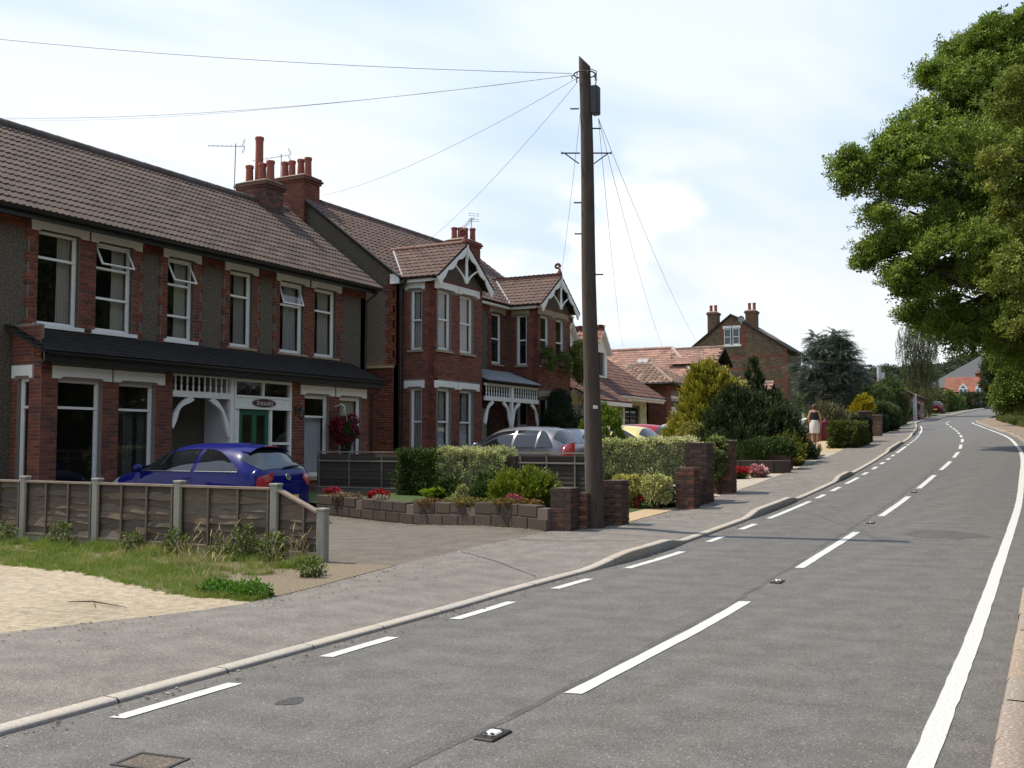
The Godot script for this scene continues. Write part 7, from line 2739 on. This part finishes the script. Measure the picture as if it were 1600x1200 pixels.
	foliage(hb, "leaves", [[Vector3(0, -.1, 0), Vector3(.32, .34, .34)], [Vector3(.05, -.5, 0), Vector3(.14, .3, .14)]], 240, "small", "leaf", [.7, 1.0], Color(.03, .06, .02), Color(.08, .1, .03), 701)
	foliage(hb, "flowers", [[Vector3(.03, -.06, 0), Vector3(.28, .26, .32)], [Vector3(.0, .06, .3), Vector3(.17, .16, .2)], [Vector3(.0, .12, -.26), Vector3(.2, .18, .2)], [Vector3(.05, -.3, .14), Vector3(.16, .2, .18)], [Vector3(.05, -.22, -.28), Vector3(.14, .16, .16)]], 170, "petals", "petal", [.9, 1.6], Color(.3, .012, .045), Color(.15, .008, .03), 702, {"rough": .5})
	# window boxes on the right bay and dark climbers
	for k in [[-16.35, 4.75, 34.1, "leafy window box under the left window of the right bay"], [-16.35, 4.75, 35.45, "leafy window box under the right window of the right bay"]]:
		var t := thing("window_box", k[3], "window box", W(k[0] - .1, 4.45, k[2]))
		var xm := MB.new()
		xm.cbox(Vector3(0, .1, 0), Vector3(.25, .2, .9), .02, Color(.1, .06, .04))
		part(t, "box", xm, M.plain)
		foliage(t, "plants", [[Vector3(.05, .25, -.2), Vector3(.2, .22, .28)], [Vector3(.05, .35, .2), Vector3(.18, .3, .22)], [Vector3(.15, .02, .05), Vector3(.14, .26, .35)], [Vector3(.05, .5, -.1), Vector3(.08, .22, .1)], [Vector3(.1, .4, .38), Vector3(.12, .15, .14)]], 150, "small", "leaf", [.6, 1.0], Color(.05, .1, .02), Color(.2, .24, .06), 705 + int(k[2]))
	bush("climber", "loose yellow green climber on the right corner of the gabled house", "climber", W(-16.4, 1.0, 36.7), [[Vector3(.1, 4.0, 0), Vector3(.4, .6, .4)], [Vector3(.1, 3.4, -.1), Vector3(.35, .5, .35)]], 110, "small", "leaf", [1.0, 1.6], Color(.13, .18, .04), Color(.36, .38, .1), 712)
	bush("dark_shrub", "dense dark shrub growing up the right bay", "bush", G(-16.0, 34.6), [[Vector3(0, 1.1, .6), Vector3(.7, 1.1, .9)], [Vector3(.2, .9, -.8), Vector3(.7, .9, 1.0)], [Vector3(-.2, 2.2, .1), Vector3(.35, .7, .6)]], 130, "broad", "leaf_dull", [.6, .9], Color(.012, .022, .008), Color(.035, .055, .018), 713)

func make_street_plants() -> void:
	bush("round_topiary", "rounded bright green clipped conifer behind the telegraph pole", "bush", G(-13.0, 30.9), [[Vector3(0, .95, 0), Vector3(.68, 1.15, .68)]], 330, "feather", "leaf", [.7, 1.0], Color(.12, .2, .01), Color(.24, .33, .03), 801, {"mode": "up", "inner": .88, "holes": -.7})
	bush("yellow_conifer", "tall feathery golden yellow conifer", "tree", G(-10.1, 33.0), [[Vector3(0, 1.2, 0), Vector3(.95, 1.1, .9)], [Vector3(.1, 2.2, 0), Vector3(.75, .9, .7)], [Vector3(-.1, 2.75, 0), Vector3(.4, .5, .4)], [Vector3(.75, 2.2, .1), Vector3(.5, .4, .4)], [Vector3(-.4, .8, .4), Vector3(.8, .7, .7)]], 260, "feather", "leaf", [1.0, 1.7], Color(.2, .21, .02), Color(.54, .46, .07), 802, {"mode": "up", "rough": .35})
	bush("golden_shrub", "low golden variegated shrub at the foot of the yellow conifer", "bush", G(-9.7, 31.0), [[Vector3(-.2, .75, 0), Vector3(.6, .65, .5)], [Vector3(.35, .9, 0), Vector3(.4, .5, .4)]], 240, "small", "leaf", [.9, 1.4], Color(.16, .17, .03), Color(.46, .4, .12), 803)
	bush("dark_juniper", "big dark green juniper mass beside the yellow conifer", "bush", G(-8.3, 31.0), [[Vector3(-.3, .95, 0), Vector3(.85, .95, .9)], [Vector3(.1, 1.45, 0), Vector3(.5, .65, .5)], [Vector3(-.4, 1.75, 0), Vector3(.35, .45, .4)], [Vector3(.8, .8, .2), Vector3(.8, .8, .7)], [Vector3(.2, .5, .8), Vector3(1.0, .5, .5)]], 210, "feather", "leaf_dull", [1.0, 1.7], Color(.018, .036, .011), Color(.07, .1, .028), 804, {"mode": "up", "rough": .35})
	bush("spiky_juniper", "dark juniper with one tall leaning spike", "bush", G(-8.5, 34.0), [[Vector3(-.3, 2.7, 0), Vector3(.16, .75, .16)], [Vector3(-.15, 2.0, 0), Vector3(.26, .55, .26)], [Vector3(.1, 1.3, 0), Vector3(.5, .7, .5)], [Vector3(.3, 1.8, 0), Vector3(.3, .3, .3)], [Vector3(0, .5, 0), Vector3(.7, .6, .6)]], 220, "feather", "leaf_dull", [.8, 1.4], Color(.02, .04, .013), Color(.075, .11, .03), 805, {"mode": "up", "rough": .4})
	bush("dark_juniper", "low dark juniper spreading towards the pavement", "bush", G(-7.2, 33.2), [[Vector3(-.55, .75, 0), Vector3(.6, .75, .7)], [Vector3(.1, .2, .3), Vector3(.4, .22, .5)], [Vector3(-.45, 1.25, 0), Vector3(.28, .4, .3)], [Vector3(.45, .15, .8), Vector3(.3, .2, .35)]], 220, "feather", "leaf_dull", [.9, 1.5], Color(.016, .03, .01), Color(.055, .08, .024), 806, {"mode": "up", "rough": .4})
	bush("golden_bush", "golden tipped bush low by the pavement", "bush", G(-6.75, 30.0), [[Vector3(0, .42, 0), Vector3(.38, .4, .38)], [Vector3(.12, .2, .3), Vector3(.3, .25, .3)]], 320, "feather", "leaf", [.8, 1.2], Color(.08, .12, .015), Color(.32, .3, .04), 807, {"mode": "up"})
	bush("golden_conifer", "yellow conifer top between the dark junipers", "bush", G(-8.7, 35.2), [[Vector3(0, 1.3, 0), Vector3(.6, .45, .5)], [Vector3(-.5, 1.7, 0), Vector3(.4, .5, .4)], [Vector3(0, .6, 0), Vector3(.5, .6, .5)]], 240, "feather", "leaf", [.9, 1.4], Color(.14, .15, .02), Color(.36, .32, .05), 808, {"mode": "up"})
	bush("low_shrub", "low mid green shrub over the planter wall", "bush", G(-6.95, 28.3, .2), [[Vector3(-.2, .3, 0), Vector3(.6, .26, .35)], [Vector3(.35, .32, 0), Vector3(.35, .26, .3)]], 300, "feather", "leaf_dull", [.8, 1.2], Color(.025, .06, .012), Color(.08, .13, .03), 809, {"mode": "up"})
	bush("broadleaf_shrub", "glossy light green shrubs behind the junipers", "bush", G(-9.4, 38.0), [[Vector3(-.6, 1.5, 0), Vector3(.7, .8, .7)], [Vector3(.0, 1.3, 0), Vector3(.7, .7, .7)], [Vector3(.5, .9, 0), Vector3(.4, .5, .5)], [Vector3(-.5, .8, 0), Vector3(.8, .8, .8)]], 130, "broad", "leaf", [.6, .9], Color(.08, .15, .025), Color(.32, .4, .12), 810)
	bush("lavender", "pale grey feathery shrub behind the woman", "bush", G(-9.3, 49.0), [[Vector3(0, 1.0, 0), Vector3(.8, .7, .6)], [Vector3(.9, .7, 0), Vector3(.6, .5, .5)]], 170, "feather", "leaf_dull", [.9, 1.5], Color(.12, .13, .06), Color(.26, .25, .14), 811, {"mode": "up"})
	bush("box_hedge", "clipped block of box hedge with a sunlit yellow green top", "hedge", G(-6.85, 40.4), [[Vector3(0, .5, 0), Vector3(.48, .46, 1.5)]], 260, "small", "leaf", [.7, 1.1], Color(.035, .06, .01), Color(.15, .17, .03), 812, {"box": true, "holes": -.6, "rough": .12})
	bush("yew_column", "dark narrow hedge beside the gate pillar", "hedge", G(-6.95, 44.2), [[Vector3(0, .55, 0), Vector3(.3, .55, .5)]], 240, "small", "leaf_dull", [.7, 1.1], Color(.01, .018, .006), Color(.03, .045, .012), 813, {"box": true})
	bush("yellow_shrub", "bright yellow conifer beyond the gate pillars", "bush", G(-8.8, 56.0), [[Vector3(-.15, .8, 0), Vector3(.55, .8, .5)], [Vector3(.1, 1.4, 0), Vector3(.4, .6, .4)], [Vector3(-.45, .5, 0), Vector3(.4, .5, .4)]], 200, "feather", "leaf", [1.0, 1.6], Color(.3, .26, .01), Color(.6, .46, .02), 814, {"mode": "up"})
	bush("laurel", "dark glossy laurel bush beyond the yellow conifer", "bush", G(-8.75, 62.0), [[Vector3(0, .9, 0), Vector3(.8, .9, .8)], [Vector3(.5, .8, 0), Vector3(.6, .8, .6)]], 120, "broad", "leaf", [.7, 1.0], Color(.02, .045, .012), Color(.16, .2, .07), 815)
	bush("grey_shrub", "rounded grey green shrub at the pavement", "bush", G(-8.1, 57.6), [[Vector3(0, .55, 0), Vector3(.35, .4, .35)]], 220, "feather", "leaf_dull", [.8, 1.2], Color(.06, .1, .06), Color(.12, .17, .1), 816, {"mode": "up"})
	# blue cedar: layered drooping sprays
	var cl := []
	var r := RandomNumberGenerator.new()
	r.seed = 88
	for i in 46:
		var k := i / 45.0
		var y := lerpf(1.5, 5.5, k)
		var an := i * 2.4
		var rad := 1.75 * sin(PI * clampf(.22 + .72 * (1.0 - k), 0, 1)) * (1.0 if k < .75 else .85)
		var d := rad * r.randf_range(.45, .95)
		cl.append([G(-10.75, 58.0) + Vector3(cos(an) * d, y - .12 * d, sin(an) * d), Vector3(.6, .17, .6) * r.randf_range(.7, 1.15)])
	for k in [[-.9, 5.6], [.55, 5.7], [.0, 5.4], [-.4, 4.9], [.7, 5.0]]: cl.append([G(-10.75, 58.0) + Vector3(k[0] * .9, k[1], k[0] * .3), Vector3(.38, .3, .38)])
	tree("blue_cedar", "spreading blue grey cedar with layered drooping branches", G(-10.4, 58.0), cl, .24, 1.7, 60, [.7, 1.2], Color(.2, .265, .23), Color(.52, .6, .55), 820, "", "needle", {"mode": "out", "mat": "leaf_dull", "holes": -.6, "inner": .3})
	# weeping birch
	var bl := []
	for i in 26:
		var k := i / 25.0
		var an := i * 2.4
		var rad := 2.6 * (.2 + .75 * sin(PI * (.15 + .8 * (1.0 - k))))
		var d := rad * r.randf_range(.3, .9)
		bl.append([G(-12.7, 120.0) + Vector3(cos(an) * d, lerpf(2.6, 10.6, k), sin(an) * d), Vector3(.9, 1.2, .9)])
	tree("weeping_birch", "tall weeping birch with hanging strands beside the far road", G(-12.5, 120.0), bl, .2, 2.4, 5, [.8, 1.3], Color(.07, .095, .03), Color(.19, .2, .08), 830, "", "strand", {"mode": "hang", "holes": -.3, "mat": "leaf_dull"})
	bush("weeping_shrub", "broad olive weeping shrub under the birch", "bush", G(-13.6, 116.0), [[Vector3(-.7, 2.3, 0), Vector3(1.6, 1.9, 1.4)], [Vector3(1.2, 1.9, 0), Vector3(1.5, 1.5, 1.3)]], 22, "strand", "leaf_dull", [.7, 1.0], Color(.08, .1, .025), Color(.2, .2, .06), 831, {"mode": "hang"})
	# far hedges and shrubs along the road
	var fh := [[-10.9, 79.0, 1.1, 1.2, 5.0, "long clipped hedge beyond the second bend", Color(.03, .05, .016), Color(.11, .13, .04)], [-12.8, 101.0, 1.2, 1.4, 6.0, "dark hedge left of the dark red car", Color(.02, .035, .012), Color(.07, .09, .03)], [-11.9, 150.0, 1.2, 1.5, 5.5, "bright green hedge before the far red house", Color(.05, .09, .02), Color(.16, .22, .05)], [-9.6, 163.0, 1.4, 1.6, 6.0, "dark hedge running up to the far bend", Color(.02, .035, .012), Color(.07, .09, .03)]]
	var q := 0
	for k in fh:
		bush("far_hedge", k[5], "hedge", G(k[0], k[1]), [[Vector3(0, k[3] * .55, 0), Vector3(k[2], k[3] * .6, k[4])]], 46, "broad", "leaf_dull", [.7, 1.1], k[6], k[7], 840 + q, {"box": true, "rough": .25}, "hedges up the road")
		q += 1
	bush("flowering_shrub", "shrub with pale yellow flower heads beside the dark red car", "bush", G(-12.7, 138.0), [[Vector3(0, 1.5, 0), Vector3(1.1, 1.6, 1.1)], [Vector3(.5, .9, 0), Vector3(.7, .9, .7)]], 60, "broad", "leaf", [.7, 1.1], Color(.03, .05, .015), Color(.4, .38, .16), 850)
	bush("round_tree", "small rounded bright green tree before the far red house", "tree", G(-11.8, 144.0), [[Vector3(0, 1.5, 0), Vector3(.85, 1.4, .85)]], 80, "broad", "leaf", [.6, .9], Color(.06, .11, .02), Color(.18, .25, .05), 851)
	bush("mid_tree", "green broadleaf tree behind the cedar", "tree", G(-11.5, 68.0), [[Vector3(0, 2.0, 0), Vector3(1.6, 1.6, 1.4)], [Vector3(1.6, 1.5, 0), Vector3(1.3, 1.5, 1.2)], [Vector3(-1.8, 2.2, 0), Vector3(1.4, 1.6, 1.3)], [Vector3(2.3, 1.8, -2), Vector3(1.0, 1.6, 1.0)]], 46, "broad", "leaf", [.8, 1.2], Color(.035, .07, .018), Color(.12, .17, .04), 852)

# [u, v, radius in pixels] of the photo turned beforehand into metres at each tree's own distance
func make_big_trees() -> void:
	tree("oak_tree", "big oak on the right overhanging the road", G(4.2, 40.0), L4([[-6.11, 11.54, 39, 0.98], [-4.77, 11.85, 39, 1.26], [-5.72, 8.52, 39, 0.81], [-4.37, 9.92, 39, 1.71], [-4.08, 13.24, 41, 1.43], [-4.53, 7.37, 39, 1.1], [-3, 14.85, 42, 1.49], [-2.64, 11.11, 39, 2.01], [-2.92, 8.39, 39, 1.9], [-1.9, 16.5, 43, 1.58], [-1.27, 13.35, 42, 2.36], [-1.14, 10.18, 42, 2.36], [-1.59, 7.44, 41, 1.97], [-3.56, 6.38, 41, 1.14], [-2.27, 5.6, 41, 1.17], [-1.06, 5.73, 43, 1.69], [-0.71, 16.92, 42, 1.17], [-1.62, 16.9, 42, 0.85], [-1.17, 15.54, 42, 1.41], [-2, 14.94, 42, 1.31], [2.5, 14, 44, 3.5], [6, 12, 40, 4.5], [5, 16, 42, 4], [8, 10, 44, 4.5], [4, 9, 36, 3.2], [7, 14, 36, 4]]), .5, 4.6, 30, [.45, 1.35], Color(.085, .15, .018), Color(.33, .42, .07), 901, "trees along the far side", "broad", {"holes": -.12, "hole_freq": 1.3, "rough": .5, "inner": .2, "sub": 15, "subr": .45})
	tree("hawthorn_tree", "rusty tinged tree at the right edge, nearest the camera", G(2.6, 24.0), L4([[-0.47, 7.57, 24, 0.7], [-0.43, 6.32, 24, 0.67], [-0.58, 6.89, 24, 0.46], [-0.38, 5.09, 24, 0.78], [-0.51, 4.15, 24, 0.56], [-0.22, 8.91, 24, 0.8], [2.5, 6, 25, 2.2], [2.8, 9, 24, 2.4], [2, 4.5, 22, 1.8], [4.2, 7.5, 26, 2.6]]), .3, 2.6, 34, [.35, .9], Color(.12, .19, .025), Color(.35, .35, .08), 902, "trees along the far side", "broad", {"holes": -.25, "rough": .3, "inner": .4, "sub": 13, "subr": .47})
	tree("roadside_tree", "bright green tree over the far bend", G(2.0, 78.0), L4([[-1.92, 7.22, 76, 1.7], [-1.4, 5.5, 76, 1.91], [-2.43, 5.31, 76, 1.11], [-1.51, 8.49, 76, 1.7], [-2.92, 4.25, 76, 0.77], [3, 8, 80, 4], [4, 11, 82, 4]]), .35, 3.5, 17, [1.3, 2.0], Color(.08, .14, .02), Color(.28, .34, .07), 903, "trees along the far side", "broad", {"holes": -.3})
	tree("roadside_tree", "darker trees rising behind the far bend", G(0.5, 132.0), L4([[-5.57, 10.23, 130, 1.62], [-4.61, 11.3, 130, 2.2], [-6.15, 8.4, 130, 1.18], [-3.68, 9.07, 130, 2.19]]), .35, 4.0, 12, [1.6, 2.4], Color(.025, .045, .015), Color(.1, .12, .04), 904, "trees along the far side", "broad", {"holes": -.4})
	# the wood goes on along the right side, out of the frame; the windows mirror it
	var oi := 0
	for k in [[8.0, 58.0], [7.5, 30.0], [9.5, 15.0], [8.5, 2.0]]:
		tree("roadside_tree", "roadside tree outside the picture, %s along the far side" % ["fourth", "third", "second", "first"][oi], G(k[0], k[1]), L4([[k[0], 7.0, k[1], 4.2], [k[0] + 1.0, 10.5, k[1] + 1.5, 3.8], [k[0] - 1.2, 9.0, k[1] - 2.6, 3.4], [k[0] + .5, 5.0, k[1] + 3.4, 3.2], [k[0] - .8, 4.0, k[1] - 4.0, 3.0], [k[0] + 3, 8, k[1], 4]]), .4, 3.0, 12, [1.6, 2.6], Color(.04, .07, .012), Color(.13, .17, .035), 910 + oi, "trees along the far side", "broad", {"holes": -.4, "inner": .8})
		oi += 1
	bush("roadside_hedge", "tall hedgerow outside the picture, along the far side of the road", "hedge", G(5.0, 25.0), [[Vector3(0, 1.8, 20), Vector3(1.5, 2.4, 9)], [Vector3(.3, 2.0, 4), Vector3(1.5, 2.6, 9)], [Vector3(.3, 1.9, -12), Vector3(1.4, 2.5, 9)], [Vector3(-.2, 2.0, -26), Vector3(1.3, 2.6, 7)]], 16, "broad", "leaf", [1.4, 2.2], Color(.03, .055, .01), Color(.11, .14, .03), 918)
	# grass bank at the far right
	var r := RandomNumberGenerator.new()
	r.seed = 919
	var tr := []
	var cols := []
	for i in 9000:
		var s := r.randf_range(40.0, 118.0)
		var x := er(s) + r.randf_range(2.0, 5.5)
		tr.append(Transform3D(Basis(Vector3.UP, r.randf() * TAU).scaled(Vector3.ONE * r.randf_range(1.2, 2.4)), G(x, s, .02)))
		cols.append(Color(.09, .14, .03).lerp(Color(.25, .22, .09), r.randf() * .7))
	var gr := scatter(self, "verge_grass", cluster("grass"), M.leaf, tr, cols)
	tag(gr, "grass on the far side bank of the road", "grass", "", "stuff")
	var hd := bush("roadside_hedge", "overgrown green hedgerow along the far side of the road", "hedge", G(2.8, 66.0), [[Vector3(0.8, 1.5, 14), Vector3(2.0, 2.2, 10)], [Vector3(-.7, 1.6, -2), Vector3(1.9, 2.4, 9)], [Vector3(-2.6, 1.7, -16), Vector3(1.9, 2.6, 8)], [Vector3(-4.2, 2.2, -32), Vector3(2.2, 3.2, 12)]], 22, "broad", "leaf", [.9, 1.4], Color(.05, .09, .018), Color(.19, .22, .05), 920)

func make_hills() -> void:
	var i := 0
	for k in [[-30, 255.0, 30, 6.5, "wooded hillside behind the houses, left of the birch"], [-6, 262.0, 42, 9.0, "wooded hill behind the far red house"]]:
		var mb := MB.new()
		var cxk: float = k[0]
		var sk: float = k[1]
		var wk: float = k[2]
		var hk: float = k[3]
		mb.grid(func(a: float, b: float) -> Vector3:
			var x := lerpf(-1, 1, a)
			var y := lerpf(-1, 1, b)
			var h := hk * pow(maxf(0, cos(x * PI / 2)), .7) * pow(maxf(0, cos(y * PI / 2)), .8)
			return W(cxk + x * wk, prof(sk) - 3.0 + h, sk + y * 45), 40, 20)
		struct("hill", mb, M.grassland)
		var lumps := []
		var r := RandomNumberGenerator.new()
		r.seed = 30 + i
		for n in 90:
			var x := r.randf_range(-.9, .9)
			var y := r.randf_range(-.9, .2)
			var h: float = hk * pow(maxf(0, cos(x * PI / 2)), .7) * pow(maxf(0, cos(y * PI / 2)), .8)
			lumps.append([W(k[0] + x * k[2], prof(k[1]) - 1.0 + h, k[1] + y * 45), Vector3(3.2, 3.4, 3.2) * r.randf_range(.7, 1.4)])
		var t := thing("woodland", k[4], "woodland", W(k[0], prof(k[1]), k[1]))
		t.set_meta("kind", "stuff")
		var rel := []
		for l in lumps: rel.append([l[0] - t.position, l[1]])
		foliage(t, "canopy", rel, 2.2, "broad", "leaf_dull", [3.0, 5.0], Color(.03, .05, .03), Color(.085, .11, .055), 930 + i, {"inner": .8, "holes": -.8})
		i += 1

# ---------------------------------------------------------------- the woman on the path: one surface blended from tapered bones
func smin(a: float, b: float, k: float) -> float:
	var h := clampf(.5 + .5 * (b - a) / k, 0, 1)
	return lerpf(b, a, h) - k * h * (1.0 - h)

func body_field(p: Vector3, bones: Array) -> float:
	var d := 9.0
	for b in bones:
		var a: Vector3 = b[0]
		var ab: Vector3 = b[1] - a
		var t := clampf((p - a).dot(ab) / ab.length_squared(), 0, 1)
		var q := p - a - ab * t
		var e := Vector3(q.x, q.y, q.z * (b[4] if b.size() > 4 else 1.0)).length() - lerpf(b[2], b[3], t)
		d = smin(d, e, .035)
	return d

func surface_net(mb: MB, bones: Array, lo: Vector3, hi: Vector3, h: float, col: Callable) -> void:
	var n := Vector3i(((hi - lo) / h).ceil())
	var f := PackedFloat32Array()
	f.resize((n.x + 1) * (n.y + 1) * (n.z + 1))
	var id := func(i: int, j: int, k: int) -> int: return (k * (n.y + 1) + j) * (n.x + 1) + i
	for k in n.z + 1:
		for j in n.y + 1:
			for i in n.x + 1: f[(k * (n.y + 1) + j) * (n.x + 1) + i] = body_field(lo + Vector3(i, j, k) * h, bones)
	var vi := {}
	var base := mb.v.size()
	for k in n.z:
		for j in n.y:
			for i in n.x:
				var s := Vector3.ZERO
				var c := 0
				var neg := 0
				for e in 8:
					if f[id.call(i + (e & 1), j + ((e >> 1) & 1), k + (e >> 2))] < 0: neg += 1
				if neg == 0 or neg == 8: continue
				for e in [[0, 1], [2, 3], [4, 5], [6, 7], [0, 2], [1, 3], [4, 6], [5, 7], [0, 4], [1, 5], [2, 6], [3, 7]]:
					var a: int = e[0]
					var b: int = e[1]
					var pa := Vector3(i + (a & 1), j + ((a >> 1) & 1), k + (a >> 2))
					var pb := Vector3(i + (b & 1), j + ((b >> 1) & 1), k + (b >> 2))
					var fa := f[id.call(int(pa.x), int(pa.y), int(pa.z))]
					var fb := f[id.call(int(pb.x), int(pb.y), int(pb.z))]
					if (fa < 0) != (fb < 0):
						s += pa.lerp(pb, fa / (fa - fb))
						c += 1
				var p := lo + s / c * h
				var g := Vector3(body_field(p + Vector3(.004, 0, 0), bones) - body_field(p - Vector3(.004, 0, 0), bones), body_field(p + Vector3(0, .004, 0), bones) - body_field(p - Vector3(0, .004, 0), bones), body_field(p + Vector3(0, 0, .004), bones) - body_field(p - Vector3(0, 0, .004), bones))
				vi[id.call(i, j, k)] = mb.v.size()
				mb.v.append(p); mb.n.append(g.normalized()); mb.c.append(col.call(p)); mb.u.append(Vector2.ZERO)
	for k in range(1, n.z):
		for j in range(1, n.y):
			for i in range(1, n.x):
				var f0 := f[id.call(i, j, k)] < 0
				for ax in 3:
					var q := Vector3i(i, j, k)
					q[ax] += 1
					var f1 := f[id.call(q.x, q.y, q.z)] < 0
					if f0 == f1: continue
					var u := Vector3i.ZERO
					var w := Vector3i.ZERO
					u[(ax + 1) % 3] = 1
					w[(ax + 2) % 3] = 1
					var o := Vector3i(i, j, k)
					var cs := [o - u - w, o - w, o, o - u]
					var vs := []
					for e in cs: vs.append(vi.get(id.call(e.x, e.y, e.z), -1))
					if vs.has(-1): continue
					if f0: vs.reverse()
					for t in [0, 1, 2, 0, 2, 3]: mb.ix.append(vs[t])

func make_person() -> void:
	var at := G(-9.35, 46.6, .06)
	var t := thing("person", "woman in a black top and white skirt seen from behind on the path", "person", at)
	t.rotation.y = .25
	# x to her right as seen from behind, y up, z towards the camera (her back)
	var B := [
		[Vector3(0, .92, 0), Vector3(0, 1.1, 0), .165, .13, 1.25], [Vector3(0, 1.1, 0), Vector3(0, 1.3, .0), .13, .15, 1.3], [Vector3(-.14, 1.36, 0), Vector3(.14, 1.36, 0), .075, .075],
		[Vector3(0, 1.38, 0), Vector3(.0, 1.47, -.02), .055, .052], [Vector3(-.01, 1.53, -.03), Vector3(-.015, 1.6, -.035), .078, .085],
		[Vector3(-.17, 1.35, 0), Vector3(-.27, 1.1, .02), .05, .042], [Vector3(-.27, 1.1, .02), Vector3(-.22, .9, -.14), .04, .03], [Vector3(-.22, .9, -.14), Vector3(-.2, .86, -.2), .032, .028],
		[Vector3(.17, 1.35, 0), Vector3(.25, 1.1, .03), .05, .042], [Vector3(.25, 1.1, .03), Vector3(.26, .87, -.06), .04, .03], [Vector3(.26, .87, -.06), Vector3(.265, .8, -.08), .033, .028],
		[Vector3(-.09, .9, 0), Vector3(-.1, .5, 0), .12, .065], [Vector3(-.1, .5, 0), Vector3(-.1, .1, .03), .06, .04], [Vector3(-.1, .06, .03), Vector3(-.11, .04, -.14), .04, .032],
		[Vector3(.09, .9, 0), Vector3(.1, .5, 0), .12, .065], [Vector3(.1, .5, 0), Vector3(.1, .1, .03), .06, .04], [Vector3(.1, .06, .03), Vector3(.11, .04, -.14), .04, .032]]
	for sd in [-1.0, 1.0]:
		var hx := -.2 if sd < 0 else .265
		var hy := .86 if sd < 0 else .8
		var hz := -.2 if sd < 0 else -.08
		for k in 4: B.append([Vector3(hx + .016 * (k - 1.5), hy, hz), Vector3(hx + .02 * (k - 1.5), hy - .07 + .008 * absf(k - 1.5), hz - .025), .009, .008])
		B.append([Vector3(hx - sd * .02, hy + .01, hz), Vector3(hx - sd * .04, hy - .04, hz - .03), .009, .008])
	var skin := Color(.5, .27, .19)
	var mb := MB.new()
	surface_net(mb, B, Vector3(-.4, -.02, -.3), Vector3(.4, 1.72, .22), .026, func(_p: Vector3) -> Color: return skin)
	# face: nose, on the far side of the head
	mb.lathe(Vector3(-.015, 1.56, -.12), [[.016, -.02], [.012, .0], [.004, .03]], 6, skin)
	part(t, "body", mb, M.plain)
	var hair := MB.new()
	surface_net(hair, [[Vector3(-.01, 1.56, -.012), Vector3(-.015, 1.62, -.025), .09, .09], [Vector3(.0, 1.5, .03), Vector3(0, 1.56, .02), .06, .075], [Vector3(0, 1.63, .07), Vector3(0, 1.64, .08), .045, .04]], Vector3(-.16, 1.4, -.085), Vector3(.16, 1.76, .16), .02, func(_p: Vector3) -> Color: return Color(.07, .035, .025))
	part(t, "hair", hair, M.plain)
	var top := MB.new()
	top.grid(func(a: float, b: float) -> Vector3:
		var an := a * TAU
		var y := lerpf(.98, 1.31, b)
		var w: float = lerpf(.155, .185, smoothstep(.2, 1.0, b)) + .02 * (1.0 - b)
		return Vector3(cos(an) * w, y + .03 * sin(an) * b, sin(an) * w * .74), 28, 8, func(_a: float, _b: float) -> Color: return Color(.014, .013, .016), true)
	for sx in [-.09, .09]: top.tube([Vector3(sx, 1.28, .13), Vector3(sx * .9, 1.43, .05), Vector3(sx, 1.3, -.12)], [.014], 6, Color(.014, .013, .016))
	part(t, "top", top, M.plain)
	var sk := MB.new()
	sk.grid(func(a: float, b: float) -> Vector3:
		var an := a * TAU
		var y := lerpf(.42, 1.0, b)
		var w := lerpf(.205, .165, pow(b, 2.5)) + .012 * sin(an * 7.0 + b * 3.0) * (1.0 - b) + .03 * sin(PI * b)
		return Vector3(cos(an) * w, y, sin(an) * w * .82), 44, 10, func(_a: float, b: float) -> Color: return Color(.66, .64, .66), true)
	part(t, "skirt", sk, M.plain)
	var s := thing("sack", "dark red sack standing beside the woman", "sack", G(-8.95, 46.9, .06))
	var sm := MB.new()
	sm.lathe(Vector3.ZERO, [[.0, 0], [.17, .01], [.2, .12], [.19, .5], [.17, .8], [.1, .9], [.05, .93], [.07, 1.0], [.0, .98]], 16, Color(.13, .008, .025))
	part(s, "bag", sm, M.plain)

func _ready() -> void:
	rng.seed = 7
	make_sky()
	make_materials()
	make_ground()
	make_house_pair()
	make_gabled_house()
	make_bungalow()
	make_garage()
	make_chalet()
	make_brick_house()
	make_distant_houses()
	make_hills()
	make_big_trees()
	make_walls()
	make_fence()
	make_pole()
	make_street_plants()
	make_near_plants()
	make_cars()
	make_person()
	make_road_details()
